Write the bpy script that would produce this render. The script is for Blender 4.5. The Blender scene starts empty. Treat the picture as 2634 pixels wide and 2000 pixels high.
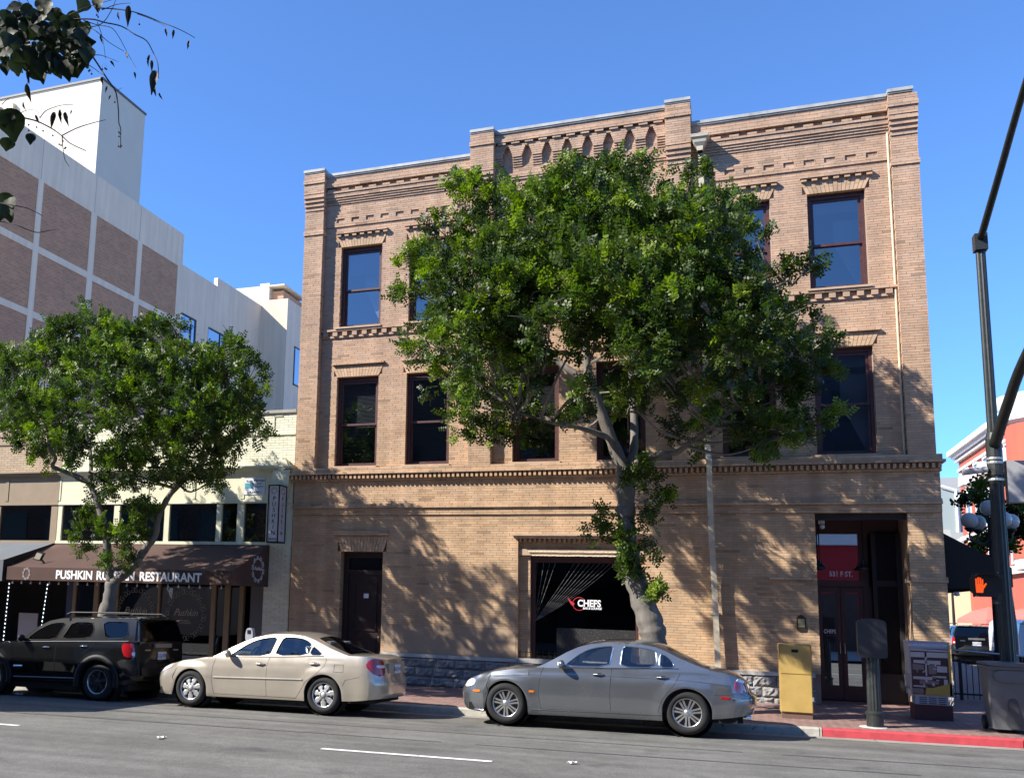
import bpy, bmesh, math, random
import numpy as np
from mathutils import Vector, Matrix, geometry
R = math.radians
sc = bpy.context.scene
C = sc.collection
rng = random.Random(7)
# ---------------------------------------------------------------- camera
CAM = (0.0, -21.92659, 1.9586)
YAW, PITCH, ROLL = -0.37484859, 0.14892957, 0.03062936
FPX, CX, CY, PW, PH = 2461.023, 931.787, 1176.228, 2634.0, 2000.0
cy, sy, cp, sp, cr, sr = math.cos(YAW), math.sin(YAW), math.cos(PITCH), math.sin(PITCH), math.cos(ROLL), math.sin(ROLL)
fwd = Vector((sy*cp, cy*cp, sp)); ri0 = Vector((cy, -sy, 0)); up0 = ri0.cross(fwd)
rgt = cr*ri0 + sr*up0; upv = -sr*ri0 + cr*up0
cd = bpy.data.cameras.new('camera'); cam = bpy.data.objects.new('camera', cd); C.objects.link(cam)
cam.matrix_world = Matrix(((rgt.x, upv.x, -fwd.x, CAM[0]), (rgt.y, upv.y, -fwd.y, CAM[1]), (rgt.z, upv.z, -fwd.z, CAM[2]), (0, 0, 0, 1)))
cd.sensor_fit = 'HORIZONTAL'; cd.sensor_width = 36.0; cd.lens = FPX/PW*36.0
cd.shift_x = 0.5 - CX/PW; cd.shift_y = (CY - PH/2)/PW
cd.clip_start = 0.05; cd.clip_end = 1500
sc.camera = cam
# ---------------------------------------------------------------- light
SUN_TRAVEL = Vector((1.5, 1.0, -1.42)).normalized()
to_sun = -SUN_TRAVEL
elev = math.asin(to_sun.z); azim = math.atan2(to_sun.x, to_sun.y)
w = bpy.data.worlds.new('World'); sc.world = w; w.use_nodes = True
nt = w.node_tree; bg = nt.nodes['Background']
sky = nt.nodes.new('ShaderNodeTexSky'); sky.sky_type = 'NISHITA'; sky.sun_disc = False
sky.sun_elevation = elev; sky.sun_rotation = azim; sky.altitude = 10000; sky.air_density = 2.8; sky.dust_density = 0.0; sky.ozone_density = 10.0
nt.links.new(sky.outputs[0], bg.inputs[0]); bg.inputs[1].default_value = 0.15
sl = bpy.data.lights.new('sun', 'SUN'); so = bpy.data.objects.new('sun', sl); C.objects.link(so)
sl.energy = 5.0; sl.angle = R(0.53); sl.color = (1.0, 0.945, 0.85)
so.rotation_euler = SUN_TRAVEL.to_track_quat('-Z', 'Y').to_euler(); so.location = (-30, -40, 40)
sc.view_settings.view_transform = 'Standard'; sc.view_settings.look = 'None'
sc.view_settings.exposure = 1.08; sc.view_settings.gamma = 1.0; sc.view_settings.use_curve_mapping = False
# ---------------------------------------------------------------- pixel helpers (photo pixel -> ray)
def ray(px, py):
    return (fwd + rgt*((px-CX)/FPX) - upv*((py-CY)/FPX))
def at_y(px, py, Y):
    r = ray(px, py); t = (Y-CAM[1])/r.y; return Vector(CAM) + r*t
def at_x(px, py, X):
    r = ray(px, py); t = (X-CAM[0])/r.x; return Vector(CAM) + r*t
# ---------------------------------------------------------------- materials
def srgb(h):
    h = h.lstrip('#'); v = [int(h[i:i+2], 16)/255 for i in (0, 2, 4)]
    return tuple(((c+0.055)/1.055)**2.4 if c > 0.04045 else c/12.92 for c in v)
MATS = {}
def mat(name, col, rough=0.7, metal=0.0, noise=0.0, scale=6.0, bump=0.0, bscale=60.0, spec=0.5, tint=False, coat=0.0,
        streak=0.0, trans=0.0, stretch=None, alpha=1.0, grime=None):
    if name in MATS: return MATS[name]
    m = bpy.data.materials.new(name); m.use_nodes = True; MATS[name] = m
    t = m.node_tree; N = t.nodes; L = t.links; b = N['Principled BSDF']
    b.inputs['Roughness'].default_value = rough; b.inputs['Metallic'].default_value = metal
    b.inputs['Specular IOR Level'].default_value = spec; b.inputs['Coat Weight'].default_value = coat
    b.inputs['Coat Roughness'].default_value = 0.04
    b.inputs['Transmission Weight'].default_value = trans; b.inputs['Alpha'].default_value = alpha
    rgb = N.new('ShaderNodeRGB'); rgb.outputs[0].default_value = (*col, 1); out = rgb.outputs[0]
    tc = N.new('ShaderNodeTexCoord'); co = tc.outputs['Object']
    if stretch:
        mp = N.new('ShaderNodeMapping'); mp.inputs['Scale'].default_value = stretch; L.new(co, mp.inputs[0]); co = mp.outputs[0]
    def mul(a, fac_out, lo, hi):
        mr = N.new('ShaderNodeMapRange'); mr.inputs['From Min'].default_value = 0.3; mr.inputs['From Max'].default_value = 0.7
        mr.inputs['To Min'].default_value = lo; mr.inputs['To Max'].default_value = hi; L.new(fac_out, mr.inputs[0])
        mx = N.new('ShaderNodeVectorMath'); mx.operation = 'SCALE'; L.new(a, mx.inputs[0]); L.new(mr.outputs[0], mx.inputs['Scale'])
        return mx.outputs[0]
    if tint:
        at = N.new('ShaderNodeAttribute'); at.attribute_name = 'tint'
        mx = N.new('ShaderNodeMix'); mx.data_type = 'RGBA'; mx.blend_type = 'MULTIPLY'; mx.inputs['Factor'].default_value = 1
        L.new(out, mx.inputs['A']); L.new(at.outputs['Color'], mx.inputs['B']); out = mx.outputs['Result']
    if noise:
        nz = N.new('ShaderNodeTexNoise'); nz.inputs['Scale'].default_value = scale; nz.inputs['Detail'].default_value = 8; nz.inputs['Roughness'].default_value = 0.62
        L.new(co, nz.inputs[0]); out = mul(out, nz.outputs[0], 1-noise, 1+noise)
        mr = N.new('ShaderNodeMapRange'); mr.inputs['To Min'].default_value = max(0.02, rough*0.8); mr.inputs['To Max'].default_value = min(1, rough*1.2)
        L.new(nz.outputs[0], mr.inputs[0]); L.new(mr.outputs[0], b.inputs['Roughness'])
    if streak:
        mp = N.new('ShaderNodeMapping'); mp.inputs['Scale'].default_value = (2.2, 2.2, 0.12); L.new(tc.outputs['Object'], mp.inputs[0])
        nz = N.new('ShaderNodeTexNoise'); nz.inputs['Scale'].default_value = 1.6; nz.inputs['Detail'].default_value = 5; L.new(mp.outputs[0], nz.inputs[0])
        out = mul(out, nz.outputs[0], 1-streak, 1+streak*0.5)
    if grime:
        nz = N.new('ShaderNodeTexNoise'); nz.inputs['Scale'].default_value = grime[1]; nz.inputs['Detail'].default_value = 6; L.new(tc.outputs['Object'], nz.inputs[0])
        mr = N.new('ShaderNodeMapRange'); mr.inputs['From Min'].default_value = grime[2]; mr.inputs['From Max'].default_value = grime[2]+0.12; L.new(nz.outputs[0], mr.inputs[0])
        mx = N.new('ShaderNodeMix'); mx.data_type = 'RGBA'; L.new(mr.outputs[0], mx.inputs['Factor']); L.new(out, mx.inputs['A']); mx.inputs['B'].default_value = (*grime[0], 1); out = mx.outputs['Result']
    L.new(out, b.inputs['Base Color'])
    if bump:
        nb = N.new('ShaderNodeTexNoise'); nb.inputs['Scale'].default_value = bscale; nb.inputs['Detail'].default_value = 6; L.new(co, nb.inputs[0])
        bp = N.new('ShaderNodeBump'); bp.inputs['Strength'].default_value = bump; bp.inputs['Distance'].default_value = 0.01; L.new(nb.outputs[0], bp.inputs['Height']); L.new(bp.outputs[0], b.inputs['Normal'])
    return m
def emit(name, col, strength):
    if name in MATS: return MATS[name]
    m = mat(name, col, 0.5); b = m.node_tree.nodes['Principled BSDF']
    b.inputs['Emission Color'].default_value = (*col, 1); b.inputs['Emission Strength'].default_value = strength
    return m
def glass(name, tintc=(0.6, 0.65, 0.65), refl=0.5, wave=0.0):
    # thin architectural / car glass: see-through tint plus a mirror reflection that grows at grazing angles
    if name in MATS: return MATS[name]
    m = bpy.data.materials.new(name); m.use_nodes = True; MATS[name] = m
    t = m.node_tree; N = t.nodes; L = t.links; N.remove(N['Principled BSDF'])
    tr = N.new('ShaderNodeBsdfTransparent'); tr.inputs[0].default_value = (*tintc, 1)
    gl = N.new('ShaderNodeBsdfGlossy'); gl.inputs['Roughness'].default_value = 0.015; gl.inputs['Color'].default_value = (0.95, 0.97, 1, 1)
    fr = N.new('ShaderNodeFresnel'); fr.inputs[0].default_value = 1.5
    mm = N.new('ShaderNodeMath'); mm.operation = 'MULTIPLY_ADD'; mm.inputs[1].default_value = 1.0; mm.inputs[2].default_value = refl; mm.use_clamp = True; L.new(fr.outputs[0], mm.inputs[0])
    mx = N.new('ShaderNodeMixShader'); L.new(mm.outputs[0], mx.inputs[0]); L.new(tr.outputs[0], mx.inputs[1]); L.new(gl.outputs[0], mx.inputs[2])
    if wave:
        tc = N.new('ShaderNodeTexCoord'); nb = N.new('ShaderNodeTexNoise'); nb.inputs['Scale'].default_value = 1.3; nb.inputs['Detail'].default_value = 1; L.new(tc.outputs['Object'], nb.inputs[0])
        bp = N.new('ShaderNodeBump'); bp.inputs['Strength'].default_value = wave; bp.inputs['Distance'].default_value = 0.05; L.new(nb.outputs[0], bp.inputs['Height']); L.new(bp.outputs[0], gl.inputs['Normal'])
    L.new(mx.outputs[0], N['Material Output'].inputs[0])
    return m
# ---------------------------------------------------------------- mesh helpers
class MB:
    """collects vertices, faces and material slots, then links ONE mesh object"""
    def __init__(s): s.v = []; s.f = []; s.m = []; s.t = []; s.cur = 0
    def add(s, verts, faces, tint=None):
        o = len(s.v); s.v += [tuple(p) for p in verts]
        for f in faces: s.f.append(tuple(i+o for i in f)); s.m.append(s.cur); s.t.append(tint)
        return s
    def box(s, a, b, tint=None, skip=''):
        x0, y0, z0 = a; x1, y1, z1 = b
        v = [(x0, y0, z0), (x1, y0, z0), (x1, y1, z0), (x0, y1, z0), (x0, y0, z1), (x1, y0, z1), (x1, y1, z1), (x0, y1, z1)]
        F = {'f': (0, 1, 5, 4), 'b': (2, 3, 7, 6), 'l': (3, 0, 4, 7), 'r': (1, 2, 6, 5), 't': (4, 5, 6, 7), 'd': (0, 3, 2, 1)}
        return s.add(v, [F[k] for k in F if k not in skip], tint)
    def quad(s, a, b, c, d, tint=None): return s.add([a, b, c, d], [(0, 1, 2, 3)], tint)
    def tube(s, pts, r, n=8, cap=True, tint=None):
        pts = [Vector(p) for p in pts]; rs = r if isinstance(r, (list, tuple)) else [r]*len(pts)
        V = []; prev = None
        for i, p in enumerate(pts):
            d = (pts[min(i+1, len(pts)-1)] - pts[max(i-1, 0)]).normalized()
            if prev is None:
                a = Vector((0, 0, 1)) if abs(d.z) < 0.9 else Vector((1, 0, 0)); u = d.cross(a).normalized()
            else:
                u = (prev - d*prev.dot(d)).normalized()
            prev = u; v = d.cross(u)
            for k in range(n):
                an = 2*math.pi*k/n; V.append(p + (u*math.cos(an) + v*math.sin(an))*rs[i])
        F = [(i*n+k, i*n+(k+1) % n, (i+1)*n+(k+1) % n, (i+1)*n+k) for i in range(len(pts)-1) for k in range(n)]
        if cap: F += [tuple(range(n-1, -1, -1)), tuple((len(pts)-1)*n+k for k in range(n))]
        return s.add(V, F, tint)
    def lathe(s, prof, n=20, axis='z', c=(0, 0, 0), cap=False, tint=None):
        V = []; c = Vector(c)
        for r, h in prof:
            for k in range(n):
                a = 2*math.pi*k/n; x, y = r*math.cos(a), r*math.sin(a)
                V.append(c + (Vector((x, y, h)) if axis == 'z' else Vector((x, h, y)) if axis == 'y' else Vector((h, x, y))))
        F = [(i*n+k, i*n+(k+1) % n, (i+1)*n+(k+1) % n, (i+1)*n+k) for i in range(len(prof)-1) for k in range(n)]
        if cap: F += [tuple(range(n-1, -1, -1)), tuple((len(prof)-1)*n+k for k in range(n))]
        return s.add(V, F, tint)
    def prism(s, poly, y0, y1, axis='y', tint=None):
        # polygon given in (a,b); axis 'y' -> (x,z), 'x' -> (y,z), 'z' -> (x,y)
        n = len(poly)
        def P(a, b, h): return (a, h, b) if axis == 'y' else (h, a, b) if axis == 'x' else (a, b, h)
        V = [P(a, b, y0) for a, b in poly] + [P(a, b, y1) for a, b in poly]
        F = [tuple(range(n)), tuple(range(2*n-1, n-1, -1))] + [(i, i+n, (i+1) % n + n, (i+1) % n) for i in range(n)]
        return s.add(V, F, tint)
    def build(s, name, material, parent=None, smooth=False, fix=True):
        me = bpy.data.meshes.new(name); me.from_pydata(s.v, [], s.f)
        ms = material if isinstance(material, (list, tuple)) else [material]
        for m in ms: me.materials.append(m)
        if len(ms) > 1: me.polygons.foreach_set('material_index', s.m)
        if any(t is not None for t in s.t):
            ca = me.color_attributes.new('tint', 'FLOAT_COLOR', 'CORNER')
            arr = np.ones((len(me.loops), 4), np.float32); i = 0
            for f, t in zip(s.f, s.t):
                if t is not None: arr[i:i+len(f), :3] = t
                i += len(f)
            ca.data.foreach_set('color', arr.ravel())
        if fix:
            bm = bmesh.new(); bm.from_mesh(me); bmesh.ops.recalc_face_normals(bm, faces=bm.faces); bm.to_mesh(me); bm.free()
        if smooth:
            me.polygons.foreach_set('use_smooth', [True]*len(me.polygons))
        o = bpy.data.objects.new(name, me); C.objects.link(o)
        if parent: o.parent = parent
        return o
def auto_smooth(o, ang=35):
    bm = bmesh.new(); bm.from_mesh(o.data); bmesh.ops.remove_doubles(bm, verts=bm.verts, dist=1e-4)
    for f in bm.faces: f.smooth = True
    for e in bm.edges:
        e.smooth = not (len(e.link_faces) != 2 or e.calc_face_angle(0) > R(ang))
    bm.to_mesh(o.data); bm.free(); return o
def tag(o, label=None, cat=None, group=None, kind=None):
    if label: o['label'] = label
    if cat: o['category'] = cat
    if group: o['group'] = group
    if kind: o['kind'] = kind
    return o
def empty(name, loc=(0, 0, 0), rz=0.0):
    o = bpy.data.objects.new(name, None); C.objects.link(o); o.location = loc; o.rotation_euler = (0, 0, rz); o.empty_display_size = 0.2
    return o
def inst(src, parent=None, loc=None, rot=None, scale=None):
    c = src.copy(); C.objects.link(c); c.parent = parent
    if loc is not None: c.location = loc
    if rot is not None: c.rotation_euler = rot
    if scale is not None: c.scale = scale
    return c
def text_mesh(name, body, size, material, parent, loc, rot, align='CENTER', extrude=0.004, font_shear=0.0, squash=1.0, spacing=1.0, bold=0.0, fitw=None):
    cu = bpy.data.curves.new(name, 'FONT'); cu.body = body; cu.size = size; cu.align_x = align; cu.align_y = 'CENTER'
    cu.extrude = extrude; cu.shear = font_shear; cu.space_character = spacing; cu.resolution_u = 3; cu.offset = bold
    tmp = bpy.data.objects.new(name, cu); C.objects.link(tmp)
    dg = bpy.context.evaluated_depsgraph_get(); me = bpy.data.meshes.new_from_object(tmp.evaluated_get(dg))
    bpy.data.objects.remove(tmp); bpy.data.curves.remove(cu)
    me.materials.clear(); me.materials.append(material); me.name = name
    if fitw:
        xs_ = [v.co.x for v in me.vertices]; squash = fitw/(max(xs_)-min(xs_))
    o = bpy.data.objects.new(name, me); C.objects.link(o); o.parent = parent; o.location = loc; o.rotation_euler = rot; o.scale = (squash, 1, 1)
    return o
FRONT = (R(90), 0, 0)      # text facing -y
def zroad(x, y):
    g = 0.01412*(max(-70, min(70, x))+1.9)
    if y > -5.8: c = -0.033*(y+5.8)
    else: c = 0.06*min(1.0, (-5.8-y)/4.1) if y > -9.9 else 0.06 - 0.012*min(8.0, -9.9-y)
    return g + c
KERB = -4.0
def zwalk(x, y): return 0.01412*(max(-70, min(70, x))+1.9) + 0.075 + 0.012*(min(y, 0.0)-KERB)
# ================================================================ GROUND
def ground_mats():
    m = mat('asphalt', (0.138, 0.133, 0.119), 0.86, noise=0.2, scale=0.7, bump=0.5, bscale=140, spec=0.3, grime=((0.085, 0.083, 0.078), 1.1, 0.6))
    t = m.node_tree; N = t.nodes; L = t.links; b = N['Principled BSDF']
    src = b.inputs['Base Color'].links[0].from_socket
    tc = N.new('ShaderNodeTexCoord'); mp = N.new('ShaderNodeMapping'); mp.inputs['Scale'].default_value = (0.12, 2.2, 1); L.new(tc.outputs['Object'], mp.inputs[0])
    n1 = N.new('ShaderNodeTexNoise'); n1.inputs['Scale'].default_value = 1.0; n1.inputs['Detail'].default_value = 4; L.new(mp.outputs[0], n1.inputs[0])
    n2 = N.new('ShaderNodeTexNoise'); n2.inputs['Scale'].default_value = 55; n2.inputs['Detail'].default_value = 3; L.new(tc.outputs['Object'], n2.inputs[0])
    n3 = N.new('ShaderNodeTexNoise'); n3.inputs['Scale'].default_value = 7; n3.inputs['Detail'].default_value = 9; n3.inputs['Roughness'].default_value = 0.75; L.new(tc.outputs['Object'], n3.inputs[0])
    for nn, lo, hi in ((n1, 0.78, 1.18), (n2, 0.68, 1.3), (n3, 0.8, 1.14)):
        mr = N.new('ShaderNodeMapRange'); mr.inputs['From Min'].default_value = 0.3; mr.inputs['From Max'].default_value = 0.7; mr.inputs['To Min'].default_value = lo; mr.inputs['To Max'].default_value = hi
        L.new(nn.outputs[0], mr.inputs[0]); sc_ = N.new('ShaderNodeVectorMath'); sc_.operation = 'SCALE'; L.new(src, sc_.inputs[0]); L.new(mr.outputs[0], sc_.inputs['Scale']); src = sc_.outputs[0]
    L.new(src, b.inputs['Base Color'])
    m = mat('paver_brick', (0.2, 0.12, 0.1), 0.85, noise=0.15, scale=3, spec=0.3)
    t = m.node_tree; N = t.nodes; L = t.links; b = N['Principled BSDF']; src = b.inputs['Base Color'].links[0].from_socket
    tc = N.new('ShaderNodeTexCoord'); mp = N.new('ShaderNodeMapping'); mp.inputs['Rotation'].default_value = (0, 0, R(45)); L.new(tc.outputs['Object'], mp.inputs[0])
    br = N.new('ShaderNodeTexBrick'); br.inputs['Scale'].default_value = 1.0; br.inputs['Brick Width'].default_value = 0.21; br.inputs['Row Height'].default_value = 0.105; br.inputs['Mortar Size'].default_value = 0.006
    br.inputs['Color1'].default_value = (1.0, 1.0, 1.0, 1); br.inputs['Color2'].default_value = (0.72, 0.74, 0.78, 1); br.inputs['Mortar'].default_value = (1.9, 2.2, 2.3, 1); L.new(mp.outputs[0], br.inputs[0])
    mx = N.new('ShaderNodeMix'); mx.data_type = 'RGBA'; mx.blend_type = 'MULTIPLY'; mx.inputs['Factor'].default_value = 1; L.new(src, mx.inputs['A']); L.new(br.outputs[0], mx.inputs['B']); L.new(mx.outputs['Result'], b.inputs['Base Color'])
    bp = N.new('ShaderNodeBump'); bp.inputs['Strength'].default_value = 0.4; bp.inputs['Distance'].default_value = 0.004; L.new(br.outputs['Fac'], bp.inputs['Height']); bp.invert = True; L.new(bp.outputs[0], b.inputs['Normal'])
ground_mats()
def sheet(name, xs, ys, zf, m, kind='structure', skip=None):
    V = [(x, y, zf(x, y)) for y in ys for x in xs]; n = len(xs)
    F = [(j*n+i, j*n+i+1, (j+1)*n+i+1, (j+1)*n+i) for j in range(len(ys)-1) for i in range(n-1) if not (skip and skip((xs[i]+xs[i+1])/2, (ys[j]+ys[j+1])/2))]
    return tag(MB().add(V, F).build(name, m), kind=kind)
def zr(x, y):
    return zroad(x, min(y, -4.0))
xs = [-400, -150, -70] + list(range(-60, 61, 4)) + [70, 150, 400]
sheet('road', xs, [-400, -120, -60, -40, -30, -24, -20, -17.9, -15, -12, -9.9, -8, -7, -5.8, -5, -4, 10, 60, 200, 600], zr, MATS['asphalt'])
# sidewalk: raised block of this side of the street, to the corner with the cross street
WX1 = 8.2
sheet('sidewalk', [-80, -60] + list(range(-50, 9, 2)) + [WX1], [KERB+0.15, -3, -2, -1, 0.02, 1.6, 12, 40, 90], lambda x, y: zwalk(x, min(y, 0)), MATS['paver_brick'])
mconc = mat('kerb_concrete', (0.38, 0.36, 0.31), 0.85, noise=0.22, scale=5, bump=0.6, bscale=40, spec=0.3, grime=((0.16, 0.15, 0.13), 9, 0.6))
mred = mat('red_kerb_paint', (0.42, 0.045, 0.055), 0.7, noise=0.18, scale=7, bump=0.3, bscale=50, grime=((0.3, 0.05, 0.05), 6, 0.63))
kerb = MB(); kx = -80.0
kerb_root = tag(empty('kerb', (0, KERB, 0)), kind='structure')
def kerb_piece(name, x0, x1, m):
    k = MB(); prof = [(KERB, -0.12), (KERB+0.012, 0.115), (KERB+0.03, 0.135), (KERB+0.155, 0.139), (KERB+0.155, -0.12)]
    g = 0.006; n = len(prof)
    V = []
    for x in (x0+g, x1-g):
        zb = zroad(x, KERB)
        V += [(x, y-KERB, zb+h) for y, h in prof]
    k.add(V, [tuple(range(n-1, -1, -1)), tuple(range(n, 2*n))] + [(i, (i+1) % n, (i+1) % n+n, i+n) for i in range(n)])
    return k.build(name, m, kerb_root)
x = -38.0
while x < 1.2:
    x1 = min(x+2.8, 1.24); kerb_piece('kerb_stone', x, x1, mconc); x = x1
    if x >= 1.23: break
for a, b_ in ((1.24, 4.05), (4.05, 6.6)): kerb_piece('red_kerb_stone', a, b_, mred)
# rounded corner and the kerb along the cross street
kc = MB(); pts = [(6.6, KERB)] + [(6.6+1.6*math.sin(a), KERB+1.6-1.6*math.cos(a)) for a in (R(22), R(45), R(67), R(90))] + [(8.2, 12), (8.2, 90)]
for (ax, ay), (bx, by) in zip(pts, pts[1:]):
    nx, ny = -(by-ay), (bx-ax); l = math.hypot(nx, ny); nx, ny = nx/l*0.15, ny/l*0.15
    za, zb = zroad(ax, -4), zroad(bx, -4)
    kc.add([(ax, ay, za-0.1), (bx, by, zb-0.1), (bx+nx, by+ny, zb-0.1), (ax+nx, ay+ny, za-0.1), (ax, ay, za+0.137), (bx, by, zb+0.137), (bx+nx, by+ny, zb+0.137), (ax+nx, ay+ny, za+0.137)],
           [(0, 1, 5, 4), (4, 5, 6, 7), (2, 3, 7, 6)])
o = kc.build('kerb_return', mconc, kerb_root)
for o in kerb_root.children: o.location.y = 0
for o in kerb_root.children:
    if o.name.startswith('kerb_return'): o.location.y = -KERB
# concrete gutter strip along the kerb
g = MB()
for i in range(-40, 7, 2):
    for (ya, yb) in ((-4.42, -4.0),):
        g.quad((i, ya, zroad(i, ya)+0.004), (i+1.985, ya, zroad(i+1.985, ya)+0.004), (i+1.985, yb, zroad(i+1.985, yb)+0.004), (i, yb, zroad(i, yb)+0.004))
tag(g.build('gutter', mat('gutter_concrete', (0.24, 0.225, 0.2), 0.9, noise=0.25, scale=3, bump=0.3, bscale=60)), kind='structure')
# lane dashes, pavement seams
mwhite = mat('road_paint', (0.72, 0.72, 0.69), 0.6, noise=0.15, scale=14, grime=((0.2, 0.195, 0.19), 16, 0.6))
for k in range(-3, 4):
    x0 = -5.19 + k*7.3; l = MB()
    for i in range(5):
        a, b_ = x0+i*2.3/5, x0+(i+1)*2.3/5
        l.quad((a, -9.94, zr(a, -9.94)+0.006), (b_, -9.94, zr(b_, -9.94)+0.006), (b_, -9.83, zr(b_, -9.83)+0.006), (a, -9.83, zr(a, -9.83)+0.006))
    tag(l.build('lane_marking', mwhite), kind='structure')
mseam = mat('tar_seam', (0.06, 0.06, 0.062), 0.8, noise=0.2, scale=4)
for y0, w_, n_ in ((-7.15, 0.05, 3), (-8.35, 0.06, 5)):
    s = MB(); r_ = random.Random(n_); yy = y0; px = None
    for i in range(0, 90):
        x = -30 + i*0.5; yy = y0 + 0.03*math.sin(i*0.3) + r_.uniform(-0.012, 0.012); wv = w_*r_.uniform(0.5, 1.3)
        if px is not None and r_.random() > 0.06: s.quad((px[0], px[1]-px[2]/2, zr(px[0], px[1])+0.004), (x, yy-wv/2, zr(x, yy)+0.004), (x, yy+wv/2, zr(x, yy)+0.004), (px[0], px[1]+px[2]/2, zr(px[0], px[1])+0.004))
        px = (x, yy, wv)
    tag(s.build('tar_seam', mseam), kind='structure')
# litter
mpaper = mat('litter_paper', (0.68, 0.65, 0.58), 0.8, noise=0.2, scale=20)
for i, (px, py, s_, lab) in enumerate(((626, 1812, 0.11, 'crumpled white paper scrap lying under the beige sedan'), (413, 1897, 0.09, 'flattened pale paper scrap lying on open asphalt beside the lane'), (48, 1786, 0.13, 'creased white paper scrap under the black off-roader'),
        (1471, 1962, 0.075, 'thin pale scrap of paper on the asphalt near the grey sedan'))):
    r_ = ray(px, py); z0 = 0
    for _ in range(20):
        t_ = (z0-CAM[2])/r_.z; P = Vector(CAM)+r_*t_; z0 = zr(P.x, P.y)+0.01
    b_ = MB(); rr = random.Random(i); n = 5
    V = [(s_*(u/n-0.5)*1.5+rr.uniform(-.01, .01), s_*(v/n-0.5)+rr.uniform(-.01, .01), rr.uniform(0, s_*0.35)) for v in range(n+1) for u in range(n+1)]
    b_.add(V, [(v*(n+1)+u, v*(n+1)+u+1, (v+1)*(n+1)+u+1, (v+1)*(n+1)+u) for v in range(n) for u in range(n)])
    o = b_.build('paper_scrap', mpaper, fix=False); o.location = P; o.rotation_euler = (0, 0, rr.uniform(0, 3))
    tag(o, lab, 'litter')
# ================================================================ BRICK BUILDING
bld = tag(empty('brick_building', (-3.3, 0, 0.1)), 'three storey tan brick commercial building with corbelled parapet and dentil belt course', 'building')
BO = Vector((-3.3, 0, 0.1))
def under(o, root=bld, off=BO):
    o.parent = root; o.location = Vector(o.location) - off; return o
BRICKM = mat('tan_brick', (0.44, 0.305, 0.205), 0.82, noise=0.13, scale=2.2, tint=True, bump=0.25, bscale=90, spec=0.25, streak=0.2)
MORT = mat('mortar', (0.3, 0.225, 0.165), 0.95, noise=0.2, scale=5, spec=0.1)
CH, BL, JT = 0.0555, 0.305, 0.0075
XL, XR = -10.37, 3.77
WINX = [(-9.38, -8.25), (-7.51, -6.39), (-4.85, -3.76), (-2.91, -1.83), (-0.22, 0.88), (1.63, 2.76)]
Z2, Z3 = (5.26, 7.58), (8.87, 11.04)
def q(z): return round(z/CH)
zones = []      # x0,x1,k0,k1,p (None = hole)
def zone(x0, x1, z0, z1, p): zones.append((x0, x1, q(z0), max(q(z1), q(z0)+1), p))
zone(XL-0.05, XR+0.06, 0.78, 4.94, 0.08)
zone(XL, XR, 4.9, 12.93, 0.0)
zone(-5.87, -0.755, 12.9, 13.44, 0.0)
bays = [(-9.84, -5.87), (-5.33, -1.26), (-0.755, 3.27)]
# frieze layer with little recesses, side bays
for bi in (0, 2):
    x0, x1 = bays[bi]
    zone(x0, x1, 11.62, 12.2, 0.03)
    n = int((x1-x0)/0.407)
    for i in range(n):
        a = x0 + 0.12 + i*0.407; zone(a+0.19, a+0.407, 11.70, 11.82, 0.0)
    for i in range(5): zone(x0, x1, 12.2+i*0.0667, 12.2+(i+1)*0.0667, 0.03+0.024*(i+1))
    zone(x0, x1, 12.54, 12.66, 0.075)
    zone(x0, x1, 12.66, 12.93, 0.17); zone(x0, x1, 12.78, 12.93, 0.14)
    xx = x0+0.08
    while xx < x1-0.2:
        zone(xx, xx+0.2, 12.54, 12.61, 0.15); xx += 0.38
# centre bay
x0, x1 = bays[1]
zone(x0, x1, 12.29, 12.345, 0.03); zone(x0, x1, 12.345, 12.42, 0.05); zone(x0, x1, 12.42, 12.6, 0.0)
zone(x0, x1, 12.85, 13.44, 0.11)
nich = [-5.0+i*0.4843 for i in range(8)]
edges = [x0] + nich + [x1]
for i in range(5): zone(x0, x1, 12.6+i*0.05, 12.6+(i+1)*0.05+0.01, 0.022*(i+1))
zone(x0, x1, 13.16, 13.22, 0.07)
xx = x0+0.1
while xx < x1-0.25:
    zone(xx, xx+0.2, 13.16, 13.22, 0.15); xx += 0.335
zone(x0, x1, 13.22, 13.33, 0.165); zone(x0, x1, 13.33, 13.44, 0.13)
for c_ in nich:
    zone(c_-0.125, c_+0.125, 12.5, 12.86, 0.0)
    for k in range(4): zone(c_-0.11+0.02*k, c_+0.11-0.02*k, 12.86+k*0.0555, 12.86+(k+1)*0.0555, 0.0)
# piers
for (a, b_, top) in ((XL, -9.84, 13.05), (-5.87, -5.33, 13.48), (-1.26, -0.755, 13.48), (3.27, XR, 12.95)):
    zone(a, b_, 5.15, top, 0.2)
    zone(a-0.02, b_+0.02, 11.36, 11.41, 0.23); zone(a-0.02, b_+0.02, 11.43, 11.48, 0.23)
    for i in range(4): zone(a-0.006*(i+1), b_+0.006*(i+1), 12.04+i*0.111, 12.04+i*0.111+0.055, 0.2+0.022*(i+1)); zone(a-0.006*i, b_+0.006*i, 12.04+i*0.111+0.055, 12.04+(i+1)*0.111, 0.2+0.022*i+0.004)
    zone(a-0.024, b_+0.024, 12.48, top-0.3, 0.285)
    zone(a-0.04, b_+0.04, top-0.3, top-0.2, 0.315); zone(a-0.024, b_+0.024, top-0.2, top, 0.285)
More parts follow.
